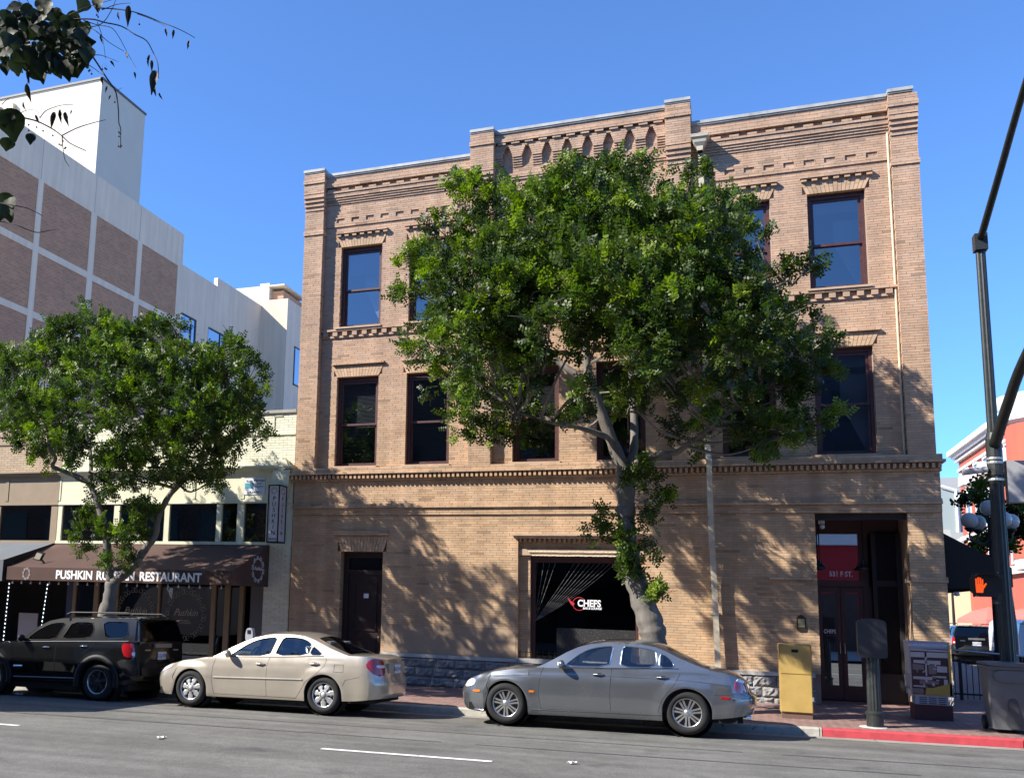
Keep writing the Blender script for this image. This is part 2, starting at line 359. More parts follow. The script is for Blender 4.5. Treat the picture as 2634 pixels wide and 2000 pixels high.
# window hoods, sills
for wi, (a, b_) in enumerate(WINX):
    zone(a-0.13, b_+0.15, 11.36, 11.43, 0.10)
    zone(a-0.13, b_+0.15, 7.86, 7.92, 0.075)
    zone(a-0.06, b_+0.06, 5.2, 5.26, 0.13)
zone(-9.28, -7.83, 3.55, 3.64, 0.14)
for x0, x1 in bays:
    zone(x0, x1, 8.59, 8.65, 0.035); zone(x0, x1, 8.65, 8.77, 0.0); zone(x0, x1, 8.77, 8.83, 0.085)
# lower strings, bands, belt
zone(XL-0.05, XR+0.06, 4.07, 4.23, 0.115); zone(XL-0.06, XR+0.07, 4.23, 4.285, 0.165); zone(XL-0.06, XR+0.07, 4.285, 4.34, 0.135)
zone(XL-0.08, XR+0.09, 4.86, 4.94, 0.13)
zone(XL-0.06, XR+0.07, 4.94, 5.04, 0.10)
zone(XL-0.14, XR+0.15, 5.04, 5.13, 0.26); zone(XL-0.08, XR+0.1, 5.13, 5.2, 0.215)
zone(0.62, 1.53, 2.68, 2.74, 0.12); zone(3.22, XR+0.09, 2.66, 2.76, 0.13); zone(3.22, XR+0.07, 0.7, 2.66, 0.10)
# recessed panel round the big ground floor window
zone(-4.68, -1.86, 0.78, 3.5, -0.06)
# openings
for a, b_ in WINX:
    zone(a, b_, 5.26, 7.58, None); zone(a, b_, 8.87, 11.04, None)
zone(-9.08, -7.98, 0.0, 3.16, None)
zone(-4.42, -2.04, 0.7, 3.12, None)
zone(1.53, 3.22, 0.0, 4.07, None)
# flared lintels are laid separately: hole in the courses, voussoirs in front
LINT = [(a, b_, 11.04, 11.33) for a, b_ in WINX] + [(a, b_, 7.58, 7.85) for a, b_ in WINX] + [(-9.08, -7.98, 3.16, 3.52)]
for a, b_, z0, z1 in LINT: zone(a-0.09, b_+0.09, z0, z1, -0.05)
def tint_of(x, z, r):
    v = r.choice((0.72, 0.8))*r.uniform(0.9, 1.1) if r.random() < 0.05 else r.uniform(0.91, 1.09); h = r.uniform(-0.04, 0.04)
    k = max(0, min(1, (z-2.0)/6.0))          # warmer, yellower brick low down; pinker above
    v *= 1.12-0.1*k
    return (v*(1.0+0.02*k+h), v*(0.985), v*(0.88+0.12*k-h))
rb = random.Random(11)
bricks = MB(); mort = MB(); singles = []
for k in range(q(0.70), q(13.5)):
    act = [zn for zn in zones if zn[2] <= k < zn[3]]
    if not act: continue
    cuts = sorted({round(c, 4) for zn in act for c in zn[:2]})
    segs = []
    for a, b_ in zip(cuts, cuts[1:]):
        if b_-a < 1e-3: continue
        m_ = (a+b_)/2; p = 'x'
        for zn in act:
            if zn[0] <= m_ <= zn[1]: p = zn[4]
        if p == 'x': continue
        if segs and segs[-1][2] == p and abs(segs[-1][1]-a) < 1e-3: segs[-1][1] = b_
        else: segs.append([a, b_, p])
    z0, z1 = k*CH, (k+1)*CH
    for a, b_, p in segs:
        if p is None: continue
        mort.quad((a, -p+0.0045, z0), (b_, -p+0.0045, z0), (b_, -p+0.0045, z1), (a, -p+0.0045, z1))
        off = (0.5 if k % 2 else 0.0)*BL + (0.23*BL if (k//2) % 2 else 0)
        n0 = math.floor((a-off)/BL); xx = n0*BL+off
        while xx < b_:
            xa, xb = max(a, xx), min(b_, xx+BL); xx += BL
            if xb-xa < 0.012: continue
            sh = JT/2
            ja = 0 if xa == a else sh; jb = 0 if xb == b_ else sh
            dy = rb.uniform(-0.0015, 0.0015)
            t = tint_of((xa+xb)/2, z0, rb)
            full = abs(xb-xa-BL) < 1e-4
            if full and len(singles) < 300 and ((0.15 < xa < 1.5 and 0.85 < z0 < 2.66) or (3.2 < xa and 0.85 < z0 < 4.0)) and p > 0:
                singles.append((xa+ja, xb-jb, z0, p, t, dy)); continue
            bricks.box((xa+ja, -p+dy, z0+sh), (xb-jb, max(-p+0.11, 0.12), z1-sh), t, skip='b')
bf = bricks.build('brick_courses', BRICKM, fix=False); under(bf); bf['kind'] = 'stuff'
under(mort.build('mortar_bed', MORT, fix=False))
BV = []
for i in range(12):
    t = tint_of(1, 1.8, rb); b = MB(); b.box((0, 0, 0), (BL-JT, 0.11, CH-JT), t, skip='b'); o = b.build('brick', BRICKM, fix=False); BV.append(o)
for i, (xa, xb, z0, p, t, dy) in enumerate(singles):
    src = BV[i % 12] if i < 12 else BV[rb.randrange(12)]
    o = src if i < 12 else inst(src)
    o.location = (xa, -p+dy, z0+JT/2); under(o)
# voussoir lintels
def lintel(a, b_, z0, z1, root=bld):
    v = MB(); r = random.Random(int(a*100)); n = max(11, round((b_-a)/0.075)); cx = (a+b_)/2; fl = 0.13
    for i in range(n):
        u0, u1 = i/n, (i+1)/n; g = 0.004
        xb0, xb1 = a+(b_-a)*u0+g, a+(b_-a)*u1-g; xt0, xt1 = a-fl+(b_-a+2*fl)*u0+g, a-fl+(b_-a+2*fl)*u1-g
        sp = [0, 1] if r.random() < 0.4 else [0, r.choice((0.45, 0.55)), 1]
        for s0, s1 in zip(sp, sp[1:]):
            s1_ = s1 - (0.02 if s1 < 1 else 0)
            L_ = lambda p, q_, s: p+(q_-p)*s
            P = [(L_(xb0, xt0, s0), L_(z0, z1, s0)), (L_(xb1, xt1, s0), L_(z0, z1, s0)), (L_(xb1, xt1, s1_), L_(z0, z1, s1_)), (L_(xb0, xt0, s1_), L_(z0, z1, s1_))]
            v.prism(P, -pl, 0.12, tint=(lambda v: (v*1.06, v*1.03, v*0.98))(r.uniform(0.95, 1.12)))
    return under(v.build('flat_arch_lintel', BRICKM), root)
for a, b_, z0, z1 in LINT:
    pl = 0.012 if z0 > 5 else 0.095
    lintel(a, b_, z0, z1)
# dentils: separate blocks, shared mesh
def block(name, dx, dy, dz, m, t):
    b = MB(); b.box((0, 0, 0), (dx, dy, dz), t, skip='b'); o = b.build(name, m, fix=False); C.objects.unlink(o); return o
def put(src, x, y, z):
    o = inst(src); o.location = (x, y, z); return under(o)
ds = [block('dentil', 0.058, 0.12, 0.095, BRICKM, tint_of(0, 5, rb)) for _ in range(4)]
x = XL-0.09
while x < XR+0.06:
    put(ds[rb.randrange(4)], x, -0.225, 4.942); x += 0.114
ds3 = [block('sill_dentil', 0.13, 0.12, 0.115, BRICKM, tint_of(0, 8, rb)) for _ in range(3)]
for x0, x1 in bays:
    x = x0+0.05
    while x < x1-0.12: put(ds3[rb.randrange(3)], x, -0.07, 8.652); x += 0.268
dsh = [block('hood_dentil', 0.11, 0.12, 0.04, BRICKM, tuple(1.1*c for c in tint_of(0, 9, rb))) for _ in range(3)]
for a, b_ in WINX:
    n = 7
    for i in range(n): put(dsh[rb.randrange(3)], a-0.11+i*(b_-a+0.15)/(n-1), -0.08, 11.315)
# structural core, roof, side walls (plain brick)
PLAIN = mat('plain_brick_wall', (0.36, 0.24, 0.165), 0.9, noise=0.2, scale=2.5, bump=0.3, bscale=30)
core = MB()
def core_wall(x0, x1, z0, z1, holes, y0, y1):
    xs_ = sorted({x0, x1} | {h[0] for h in holes} | {h[1] for h in holes}); zs_ = sorted({z0, z1} | {h[2] for h in holes} | {h[3] for h in holes})
    for a, b_ in zip(xs_, xs_[1:]):
        for c_, d_ in zip(zs_, zs_[1:]):
            mx, mz = (a+b_)/2, (c_+d_)/2
            if any(h[0] < mx < h[1] and h[2] < mz < h[3] for h in holes): continue
            core.box((a, y0, c_), (b_, y1, d_))
holes = [(a, b_, 5.26, 7.6) for a, b_ in WINX] + [(a, b_, 8.87, 11.06) for a, b_ in WINX] + [(-9.08, -7.98, -0.2, 3.18), (-4.42, -2.04, 0.7, 3.14), (1.53, 3.22, -0.2, 4.09)]
core_wall(XL+0.02, XR-0.02, -0.2, 12.9, holes, 0.03 if False else 0.09, 0.3)
core.box((-5.85, 0.05, 12.9), (-0.77, 0.3, 13.42))
core.box((XL+0.02, 0.3, -0.2), (XL+0.3, 16, 12.6)); core.box((XR-0.3, 0.3, -0.2), (XR-0.02, 16, 12.6)); core.box((XL+0.3, 15.7, -0.2), (XR-0.3, 16, 12.6))
core.box((XL+0.3, 0.3, 12.3), (XR-0.3, 15.7, 12.4))
under(core.build('wall', PLAIN))
# parapet caps (pale weathered metal)
CAPM = mat('parapet_cap', (0.36, 0.36, 0.34), 0.55, noise=0.25, scale=3, grime=((0.25, 0.24, 0.22), 4, 0.6))
def cap(x0, x1, z, p):
    c_ = MB(); c_.box((x0, -p, z), (x1, 0.45, z+0.035)); c_.box((x0-0.012, -p-0.02, z+0.035), (x1+0.012, 0.47, z+0.105)); return under(c_.build('parapet_cap', CAPM))
cap(-9.80, -5.90, 12.932, 0.17); cap(-0.72, 3.23, 12.932, 0.17); cap(-5.29, -1.30, 13.442, 0.16)
cap(XL-0.03, -9.82, 13.055, 0.3); cap(-5.89, -5.31, 13.485, 0.3); cap(-1.28, -0.735, 13.485, 0.3); cap(3.25, XR-0.06, 12.955, 0.3)
# ---------------------------------------------------------------- windows
WOOD = mat('maroon_window_wood', (0.07, 0.026, 0.024), 0.5, noise=0.2, scale=8)
ROOM = mat('dim_room', (0.05, 0.05, 0.055), 0.9)
ROOMC = mat('office_ceiling', (0.5, 0.5, 0.48), 0.9)
GL2 = glass('window_glass', (0.42, 0.45, 0.48), 0.08, 0.03); GL3 = glass('upper_window_glass', (0.5, 0.53, 0.55), 0.15, 0.04)
BLIND = mat('venetian_blind', (0.16, 0.16, 0.165), 0.6)
SILLM = mat('sill_stone', (0.42, 0.3, 0.21), 0.85, noise=0.2, scale=4, bump=0.3)
def bars(mb, x0, x1, z0, z1, y0, y1, wl, wr, wt, wb):
    mb.box((x0, y0, z0), (x0+wl, y1, z1)); mb.box((x1-wr, y0, z0), (x1, y1, z1)); mb.box((x0+wl, y0, z1-wt), (x1-wr, y1, z1)); mb.box((x0+wl, y0, z0), (x1-wr, y1, z0+wb))
def sash_window(x0, x1, z0, z1, fl):
    wn = empty('window', ((x0+x1)/2, 0.15, z0)); under(wn); off = Vector(((x0+x1)/2, 0.15, z0))
    def S(mb, n, m):
        o = mb.build(n, m); o.parent = wn; o.location = -off; return o
    f = MB(); bars(f, x0, x1, z0, z1, 0.13, 0.26, 0.075, 0.075, 0.1, 0.045); S(f, 'frame', WOOD)
    zm = z0 + (z1-z0)*0.475
    a, b_ = x0+0.076, x1-0.076
    s = MB(); bars(s, a, b_, zm-0.02, z1-0.1, 0.165, 0.205, 0.05, 0.05, 0.06, 0.05); S(s, 'upper_sash', WOOD)
    s = MB(); bars(s, a, b_, z0+0.045, zm+0.025, 0.207, 0.247, 0.05, 0.05, 0.05, 0.08); S(s, 'lower_sash', WOOD)
    for zz0, zz1, yy in ((zm+0.031, z1-0.161, 0.185), (z0+0.126, zm-0.026, 0.227)):
        g = MB(); g.quad((a+0.049, yy, zz0), (b_-0.049, yy, zz0), (b_-0.049, yy, zz1), (a+0.049, yy, zz1)); S(g, 'pane', GL3 if fl == 3 else GL2)
    g = MB(); g.box((x0-0.07 if fl == 3 else x0-0.05, -0.115 if fl == 3 else -0.15, z0-0.045), (x1+0.05, 0.129, z0-0.002)); S(g, 'sill', SILLM)
    # caulk line on the brick edge
    g = MB(); g.box((x1-0.006, 0.115, z0), (x1+0.002, 0.135, z1)); S(g, 'edge_bead', mat('bead_paint', (0.6, 0.5, 0.38), 0.7))
    if fl != 2:
        rc = random.Random(int(x0*100)); xs0 = a+(b_-a)*rc.uniform(0.3, 0.6)
        g = MB(); g.quad((xs0, 0.5, zm+0.1 if rc.random() < 0.5 else z0), (b_, 0.5, zm+0.1 if rc.random() < 0.5 else z0), (b_, 0.5, z1-rc.uniform(0.3, 0.7)), (xs0, 0.5, z1-rc.uniform(0.3, 0.5))); S(g, 'curtain', mat('pale_curtain', (0.5, 0.5, 0.49), 0.9))
        g = MB(); g.box((a+0.05, 0.28, z1-rc.uniform(0.25, 0.75)), (b_-0.05, 0.285, z1-0.1)); S(g, 'roller_blind', mat('roller_blind', (0.32, 0.33, 0.34), 0.9))
    if fl == 2:
        bl = MB(); z = z0+0.1
        while z < z1-0.15:
            bl.quad((a+0.03, 0.30, z), (b_-0.03, 0.30, z), (b_-0.03, 0.325, z+0.028), (a+0.03, 0.325, z+0.028)); z += 0.034
        S(bl, 'blind', BLIND)
for i, (a, b_) in enumerate(WINX):
    sash_window(a, b_, Z2[0], Z2[1], 2 if i < 5 else 0); sash_window(a, b_, Z3[0], Z3[1], 3)
# rooms behind: dark walls, pale ceilings
rm = MB()
for z0, z1 in ((4.9, 8.3), (8.5, 12.2)):
    rm.quad((XL+0.3, 5.5, z0), (XR-0.3, 5.5, z0), (XR-0.3, 5.5, z1), (XL+0.3, 5.5, z1)); rm.quad((XL+0.3, 0.32, z0), (XR-0.3, 0.32, z0), (XR-0.3, 5.5, z0), (XL+0.3, 5.5, z0))
    for xx in (-5.6, -1.0, 1.25): rm.box((xx-0.05, 0.32, z0), (xx+0.05, 5.5, z1))
under(rm.build('room', mat('room_wall', (0.22, 0.22, 0.22), 0.9)))
rm = MB()
for z1 in (8.1, 11.9): rm.quad((XL+0.3, 0.32, z1), (XR-0.3, 0.32, z1), (XR-0.3, 5.5, z1), (XL+0.3, 5.5, z1))
under(rm.build('room_ceiling', ROOMC))
# ---------------------------------------------------------------- side door (left)
dr = empty('door', (-8.53, 0.2, 0.1)); under(dr); DO = Vector((-8.53, 0.2, 0.1))
def D(mb, n, m, root=dr, off=DO):
    o = mb.build(n, m); o.parent = root; o.location = -off; return o
DARKW = mat('dark_maroon_door', (0.022, 0.010, 0.011), 0.45, noise=0.2, scale=5)
f = MB(); bars(f, -9.08, -7.98, 0.0, 3.16, 0.14, 0.26, 0.13, 0.09, 0.14, 0.02); f.box((-8.95, 0.15, 2.62), (-8.07, 0.25, 2.72)); D(f, 'frame', DARKW)
f = MB(); f.quad((-8.95, 0.2, 2.72), (-8.07, 0.2, 2.72), (-8.07, 0.2, 3.02), (-8.95, 0.2, 3.02)); D(f, 'transom_pane', glass('dark_glass', (0.05, 0.05, 0.06), 0.05))
f = MB(); f.box((-8.95, 0.19, 0.02), (-8.07, 0.24, 2.62))
for z0, z1 in ((0.25, 1.1), (1.25, 2.45)): bars(f, -8.82, -8.2, z0, z1, 0.165, 0.189, 0.05, 0.05, 0.05, 0.05)
D(f, 'leaf', DARKW)
f = MB(); f.box((-8.54, 0.155, 2.04), (-8.41, 0.164, 2.15)); D(f, 'paper_notice', mat('notice_paper', (0.75, 0.76, 0.8), 0.7))
f = MB(); f.lathe([(0.0, -0.06), (0.028, -0.05), (0.03, -0.03), (0.012, -0.015), (0.012, 0.0)], 10, 'y', (-8.12, 0.19, 1.1)); D(f, 'knob', mat('brass', (0.4, 0.28, 0.1), 0.35, 1.0))
f = MB(); f.quad((-9.1, 0.27, 0.0), (-7.95, 0.27, 0.0), (-7.95, 0.27, 3.2), (-9.1, 0.27, 3.2)); D(f, 'backing', ROOM)
# ---------------------------------------------------------------- big ground floor window
bw = empty('display_window', (-3.23, 0.2, 0.7)); under(bw); WO = Vector((-3.23, 0.2, 0.7))
f = MB(); bars(f, -4.42, -2.04, 0.74, 3.12, 0.16, 0.28, 0.09, 0.07, 0.15, 0.06); D(f, 'frame', WOOD, bw, WO)
f = MB(); f.quad((-4.33, 0.22, 0.8), (-2.11, 0.22, 0.8), (-2.11, 0.22, 2.97), (-4.33, 0.22, 2.97)); D(f, 'pane', glass('dark_window_film', (0.16, 0.16, 0.17), 0.0, 0.015), bw, WO)
f = MB()   # inside: black box
f.box((-4.42, 0.3, 0.7), (-2.04, 2.2, 3.14), skip='f'); D(f, 'interior', mat('black_interior', (0.006, 0.006, 0.007), 0.9), bw, WO)
f = MB(); r_ = random.Random(4)   # thin grey streaks laid on the outer glass, drawn together to the left
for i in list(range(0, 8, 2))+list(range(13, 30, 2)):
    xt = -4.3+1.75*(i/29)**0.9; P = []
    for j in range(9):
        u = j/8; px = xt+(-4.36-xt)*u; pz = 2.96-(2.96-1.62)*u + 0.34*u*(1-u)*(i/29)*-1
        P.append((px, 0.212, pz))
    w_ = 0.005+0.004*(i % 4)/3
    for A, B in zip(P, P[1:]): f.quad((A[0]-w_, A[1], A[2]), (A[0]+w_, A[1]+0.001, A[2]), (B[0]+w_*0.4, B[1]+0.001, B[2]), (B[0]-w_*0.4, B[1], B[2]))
D(f, 'glass_streaks', mat('grey_streak', (0.1, 0.1, 0.105), 0.9), bw, WO)
f = MB(); f.quad((-3.85, 0.214, 0.81), (-2.12, 0.214, 0.81), (-2.12, 0.214, 1.5), (-3.85, 0.214, 1.5))
mp_ = mat('patterned_screen', (0.012, 0.012, 0.013), 0.6); tt = mp_.node_tree; vo = tt.nodes.new('ShaderNodeTexVoronoi'); vo.feature = 'DISTANCE_TO_EDGE'; vo.inputs['Scale'].default_value = 24
tc_ = tt.nodes.new('ShaderNodeTexCoord'); tt.links.new(tc_.outputs['Object'], vo.inputs[0]); cr_ = tt.nodes.new('ShaderNodeValToRGB'); cr_.color_ramp.elements[0].color = (0.07, 0.07, 0.066, 1); cr_.color_ramp.elements[1].color = (0.008, 0.008, 0.009, 1); cr_.color_ramp.elements[1].position = 0.06
tt.links.new(vo.outputs['Distance'], cr_.inputs[0]); tt.links.new(cr_.outputs[0], tt.nodes['Principled BSDF'].inputs['Base Color'])
D(f, 'patterned_screen', mp_, bw, WO)
SIGNW = mat('sign_white', (0.8, 0.8, 0.8), 0.6); SIGNR = mat('sign_red', (0.45, 0.02, 0.03), 0.5)
lw = 0.212
def T(n, s, size, m, x, y, z, root, off, **k):
    return text_mesh(n, s, size, m, root, Vector((x, y, z))-off, FRONT, **k)
T('lettering', 'CHEFS', 0.21, SIGNW, -3.12, lw-0.006, 2.06, bw, WO, bold=0.006, squash=0.86)
T('lettering', 'BAR & LOUNGE', 0.068, SIGNW, -3.05, lw-0.006, 1.955, bw, WO, bold=0.002, squash=0.86)
f = MB(); N_ = 20   # red ring and chilli tail of the logo
ring = [(-3.34+0.145*math.cos(R(a)), 2.05+0.145*math.sin(R(a))) for a in range(40, 330, 14)]
f.tube([(x_, lw-0.003, z_) for x_, z_ in ring], 0.0075, 5)
f.prism([(-3.44, 2.06), (-3.52, 2.11), (-3.6, 2.19), (-3.575, 2.12), (-3.53, 2.04), (-3.47, 1.99)], lw-0.012, lw-0.004)
D(f, 'logo_swoosh', SIGNR, bw, WO)
# hood with dentils over the big window
f = MB(); f.box((-4.76, -0.2, 3.5), (-1.78, 0.0, 3.55)); f.box((-4.8, -0.24, 3.552), (-1.74, 0.0, 3.6)); f.box((-4.67, -0.02, 3.12), (-1.87, 0.1, 3.26)); D(f, 'hood', SILLM, bw, WO)
dsb = block('hood_dentil', 0.055, 0.1, 0.09, SILLM, None)
x = -4.66
while x < -1.9: put(dsb, x, -0.06, 3.41); x += 0.112
ROPE = mat('rope_light', (0.7, 0.66, 0.5), 0.25, trans=0.0)
for zz, x0 in ((3.2, -4.45), (3.11, -4.36)):
    f = MB(); x = x0
    while x < -2.05:
        f.tube([(x, -0.045, zz), (x+0.05, -0.05, zz+rb.uniform(-.006, .006)), (x+0.085, -0.045, zz)], 0.011, 6); x += 0.09
    D(f, 'rope_light', ROPE, bw, WO)
f = MB()       # low iron railing on the sill
for i in range(22): f.box((-4.64+i*0.13, -0.03, 0.8), (-4.625+i*0.13, -0.015, 0.98))
f.box((-4.66, -0.035, 0.93), (-1.88, -0.01, 0.945)); D(f, 'sill_railing', mat('black_iron', (0.012, 0.012, 0.013), 0.5, spec=0.4), bw, WO)
f = MB(); f.box((-4.68, -0.1, 0.70), (-1.86, 0.3, 0.795)); D(f, 'stone_sill', mat('pale_stone', (0.42, 0.41, 0.38), 0.85, noise=0.2, scale=5, bump=0.5, bscale=25), bw, WO)
# smooth rendered patch low on the wall
f = MB(); f.box((-7.9, -0.088, 0.80), (-4.72, -0.075, 1.44)); under(f.build('rendered_patch', mat('tan_render', (0.36, 0.255, 0.165), 0.85, noise=0.12, scale=1.8, bump=0.15, bscale=40)))
# ---------------------------------------------------------------- rock-faced stone base
STONE = mat('rock_faced_granite', (0.24, 0.232, 0.225), 0.9, noise=0.3, scale=12, bump=0.9, bscale=26, spec=0.2, grime=((0.16, 0.16, 0.17), 5, 0.56))
def rock(wd, ht, seed):
    r = random.Random(seed); n, m_ = 9, 5; V = []; b = MB()
    for j in range(m_+1):
        for i in range(n+1):
            e = min(i, n-i, j*1.0, m_-j); d = 0 if e == 0 else r.uniform(0.02, 0.06)
            V.append((wd*i/n + (0 if i in (0, n) else r.uniform(-.01, .01)), -d, ht*j/m_ + (0 if j in (0, m_) else r.uniform(-.008, .008))))
    b.add(V, [(j*(n+1)+i, j*(n+1)+i+1, (j+1)*(n+1)+i+1, (j+1)*(n+1)+i) for j in range(m_) for i in range(n)])
    b.box((0, 0, 0), (wd, 0.2, ht), skip='fb')
    o = b.build('stone', STONE, fix=False); C.objects.unlink(o); return o
rocks = {wd: [rock(wd, 0.2, int(wd*1000)+s) for s in range(3)] for wd in (0.44, 0.56, 0.7)}
for row in range(4):
    z0 = 0.70 - (row+1)*0.212
    for x0, x1 in ((XL-0.05, -9.1), (-7.96, 1.42), (3.24, XR+0.06)):
        x = x0 - (0.28 if row % 2 else 0)*0
        first = True
        while x < x1-0.12:
            wd = rb.choice((0.44, 0.56, 0.7)) if not (first and row % 2) else 0.44
            sc_ = min(1.0, (x1-x)/wd); first = False
            if not (x+wd < -9.9 and row > 2):
                o = inst(rb.choice(rocks[wd])); o.location = (x, -0.13, z0); o.scale = (sc_*0.985, 1, 1); under(o)
            x += wd*sc_
for xa_, xb_ in ((-7.96, -6.3), (-6.295, -4.69), (-1.85, -0.3), (-0.295, 1.42), (3.24, XR+0.07)):
    f = MB(); f.box((xa_, -0.17, 0.705), (xb_, 0.05, 0.785)); under(f.build('base_course_cap', MATS['pale_stone']))
# ---------------------------------------------------------------- corner entry recess
en = empty('entrance', (2.37, 0.6, 0.2)); under(en); EO = Vector((2.37, 0.6, 0.2))
ENW = mat('entry_maroon', (0.075, 0.028, 0.028), 0.5, noise=0.15, scale=6)
ENB = mat('entry_dark', (0.018, 0.014, 0.016), 0.6)
f = MB(); f.box((1.45, 0.3, 0.05), (1.53, 1.5, 4.1)); f.box((3.22, 0.3, 0.05), (3.3, 1.5, 4.1)); D(f, 'side_wall', PLAIN, en, EO)
f = MB(); f.box((1.45, 0.08, 4.07), (3.3, 1.5, 4.12)); f.box((1.53, 0.02, 3.92), (3.22, 0.12, 4.07)); D(f, 'soffit', ENB, en, EO)
f = MB(); yb = 1.2
f.box((1.53, yb, 3.72), (3.22, yb+0.1, 4.07)); f.box((1.53, yb-0.03, 2.58), (2.62, yb+0.1, 2.72)); f.box((1.53, yb, 2.72), (1.6, yb+0.1, 3.72)); f.box((2.44, yb, 2.72), (2.62, yb+0.1, 3.72)); f.box((2.5, yb-0.02, 0.15), (2.66, yb+0.1, 2.58)); f.box((1.53, yb, 0.15), (1.6, yb+0.1, 2.58)); D(f, 'door_surround', ENW, en, EO)
MIR = glass('entry_glass', (0.12, 0.12, 0.13), 0.42, 0.02)
f = MB(); f.quad((1.6, yb+0.05, 2.72), (2.44, yb+0.05, 2.72), (2.44, yb+0.05, 3.72), (1.6, yb+0.05, 3.72)); D(f, 'transom_pane', MIR, en, EO)
for a, b_, hs in ((1.605, 2.05, 1), (2.06, 2.495, 0)):
    dl = empty('door_leaf', ((a+b_)/2, yb, 0.2)); dl.parent = en; dl.location = Vector(((a+b_)/2, yb, 0.2))-EO; lo = Vector(((a+b_)/2, yb, 0.2))
    f = MB(); bars(f, a, b_, 0.2, 2.575, yb+0.01, yb+0.06, 0.085, 0.085, 0.11, 0.3); D(f, 'stile', ENW, dl, lo)
    f = MB(); f.quad((a+0.084, yb+0.035, 0.5), (b_-0.084, yb+0.035, 0.5), (b_-0.084, yb+0.035, 2.466), (a+0.084, yb+0.035, 2.466)); D(f, 'pane', MIR, dl, lo)
    hx = b_-0.04 if hs else a+0.04
    f = MB(); f.tube([(hx, yb+0.01, 1.15), (hx, yb-0.05, 1.17), (hx, yb-0.05, 1.4), (hx, yb+0.01, 1.42)], 0.012, 6); D(f, 'pull_handle', mat('chrome', (0.7, 0.7, 0.7), 0.12, 1.0), dl, lo)
T('lettering', 'CHEFS', 0.12, SIGNW, 1.825, yb+0.03, 1.62, en, EO, bold=0.002, squash=0.68)
T('lettering', 'BAR & LOUNGE', 0.035, SIGNR, 1.88, yb+0.03, 1.53, en, EO)
T('lettering', '531 F ST.', 0.155, SIGNW, 2.09, yb+0.04, 2.85, en, EO, bold=0.004, squash=0.78)
f = MB(); f.box((2.66, yb-0.25, 0.15), (3.22, yb-0.15, 0.8)); f.box((2.66, yb-0.25, 2.6), (3.22, yb-0.15, 2.72)); f.box((3.12, yb-0.26, 0.8), (3.22, yb-0.15, 3.72)); f.box((2.66, yb-0.26, 0.8), (2.74, yb-0.15, 3.72)); D(f, 'side_light_frame', ENB, en, EO)
f = MB(); f.quad((2.74, yb-0.2, 0.8), (3.12, yb-0.2, 0.8), (3.12, yb-0.2, 3.72), (2.74, yb-0.2, 3.72)); D(f, 'side_light_pane', mat('near_black_glass', (0.006, 0.006, 0.007), 0.35, spec=0.2), en, EO)
f = MB(); f.box((1.3, yb+0.4, 0.0), (3.3, yb+0.5, 4.1)); D(f, 'backing', ROOM, en, EO)
f = MB(); f.box((3.22, 0.0, 2.64), (3.3, 0.32, 2.76)); f.box((3.17, 0.04, 2.66), (3.24, 0.3, 2.74)); D(f, 'impost', SILLM, en, EO)
for lx in (1.66, 2.5):    # two black barn pendants
    lp = empty('pendant_lamp', (lx, 0.95, 3.0)); under(lp); po = Vector((lx, 0.95, 3.0))
    tag(lp)
    f = MB(); f.tube([(lx, 0.95, 4.06), (lx, 0.95, 3.12)], 0.012, 6); D(f, 'rod', MATS['black_iron'], lp, po)
    f = MB(); f.lathe([(0.02, 0.14), (0.045, 0.13), (0.05, 0.06), (0.13, -0.02), (0.135, -0.05), (0.125, -0.045), (0.04, 0.05), (0.0, 0.06)], 18, 'z', (lx, 0.95, 3.0)); D(f, 'shade', mat('pendant_black', (0.03, 0.03, 0.03), 0.35), lp, po)
f = MB(); f.box((1.62, 0.3, 3.86), (1.74, 0.4, 3.93)); f.lathe([(0.0, -0.05), (0.045, -0.03), (0.05, 0.03), (0.02, 0.06)], 12, 'z', (1.69, 0.3, 3.8)); D(f, 'security_camera', mat('white_plastic', (0.7, 0.7, 0.7), 0.4), en, EO)
# bronze plaque
pq = MB(); cxp, czp = 1.2, 1.79
pq.prism([(cxp-0.085, czp-0.14), (cxp-0.06, czp-0.165), (cxp+0.06, czp-0.165), (cxp+0.085, czp-0.14), (cxp+0.09, czp+0.1), (cxp+0.05, czp+0.14), (cxp, czp+0.175), (cxp-0.05, czp+0.14), (cxp-0.09, czp+0.1)], -0.105, -0.081)
o = pq.build('wall_plaque', mat('bronze_plaque', (0.07, 0.05, 0.035), 0.45, 0.6)); tag(o, 'small bronze plaque with pale panel fixed on brick wall by the entrance', 'plaque')
q2 = MB(); q2.box((cxp-0.062, -0.109, czp-0.08), (cxp+0.062, -0.1055, czp+0.085)); o2 = q2.build('plaque_panel', mat('plaque_panel', (0.28, 0.24, 0.13), 0.6), o)
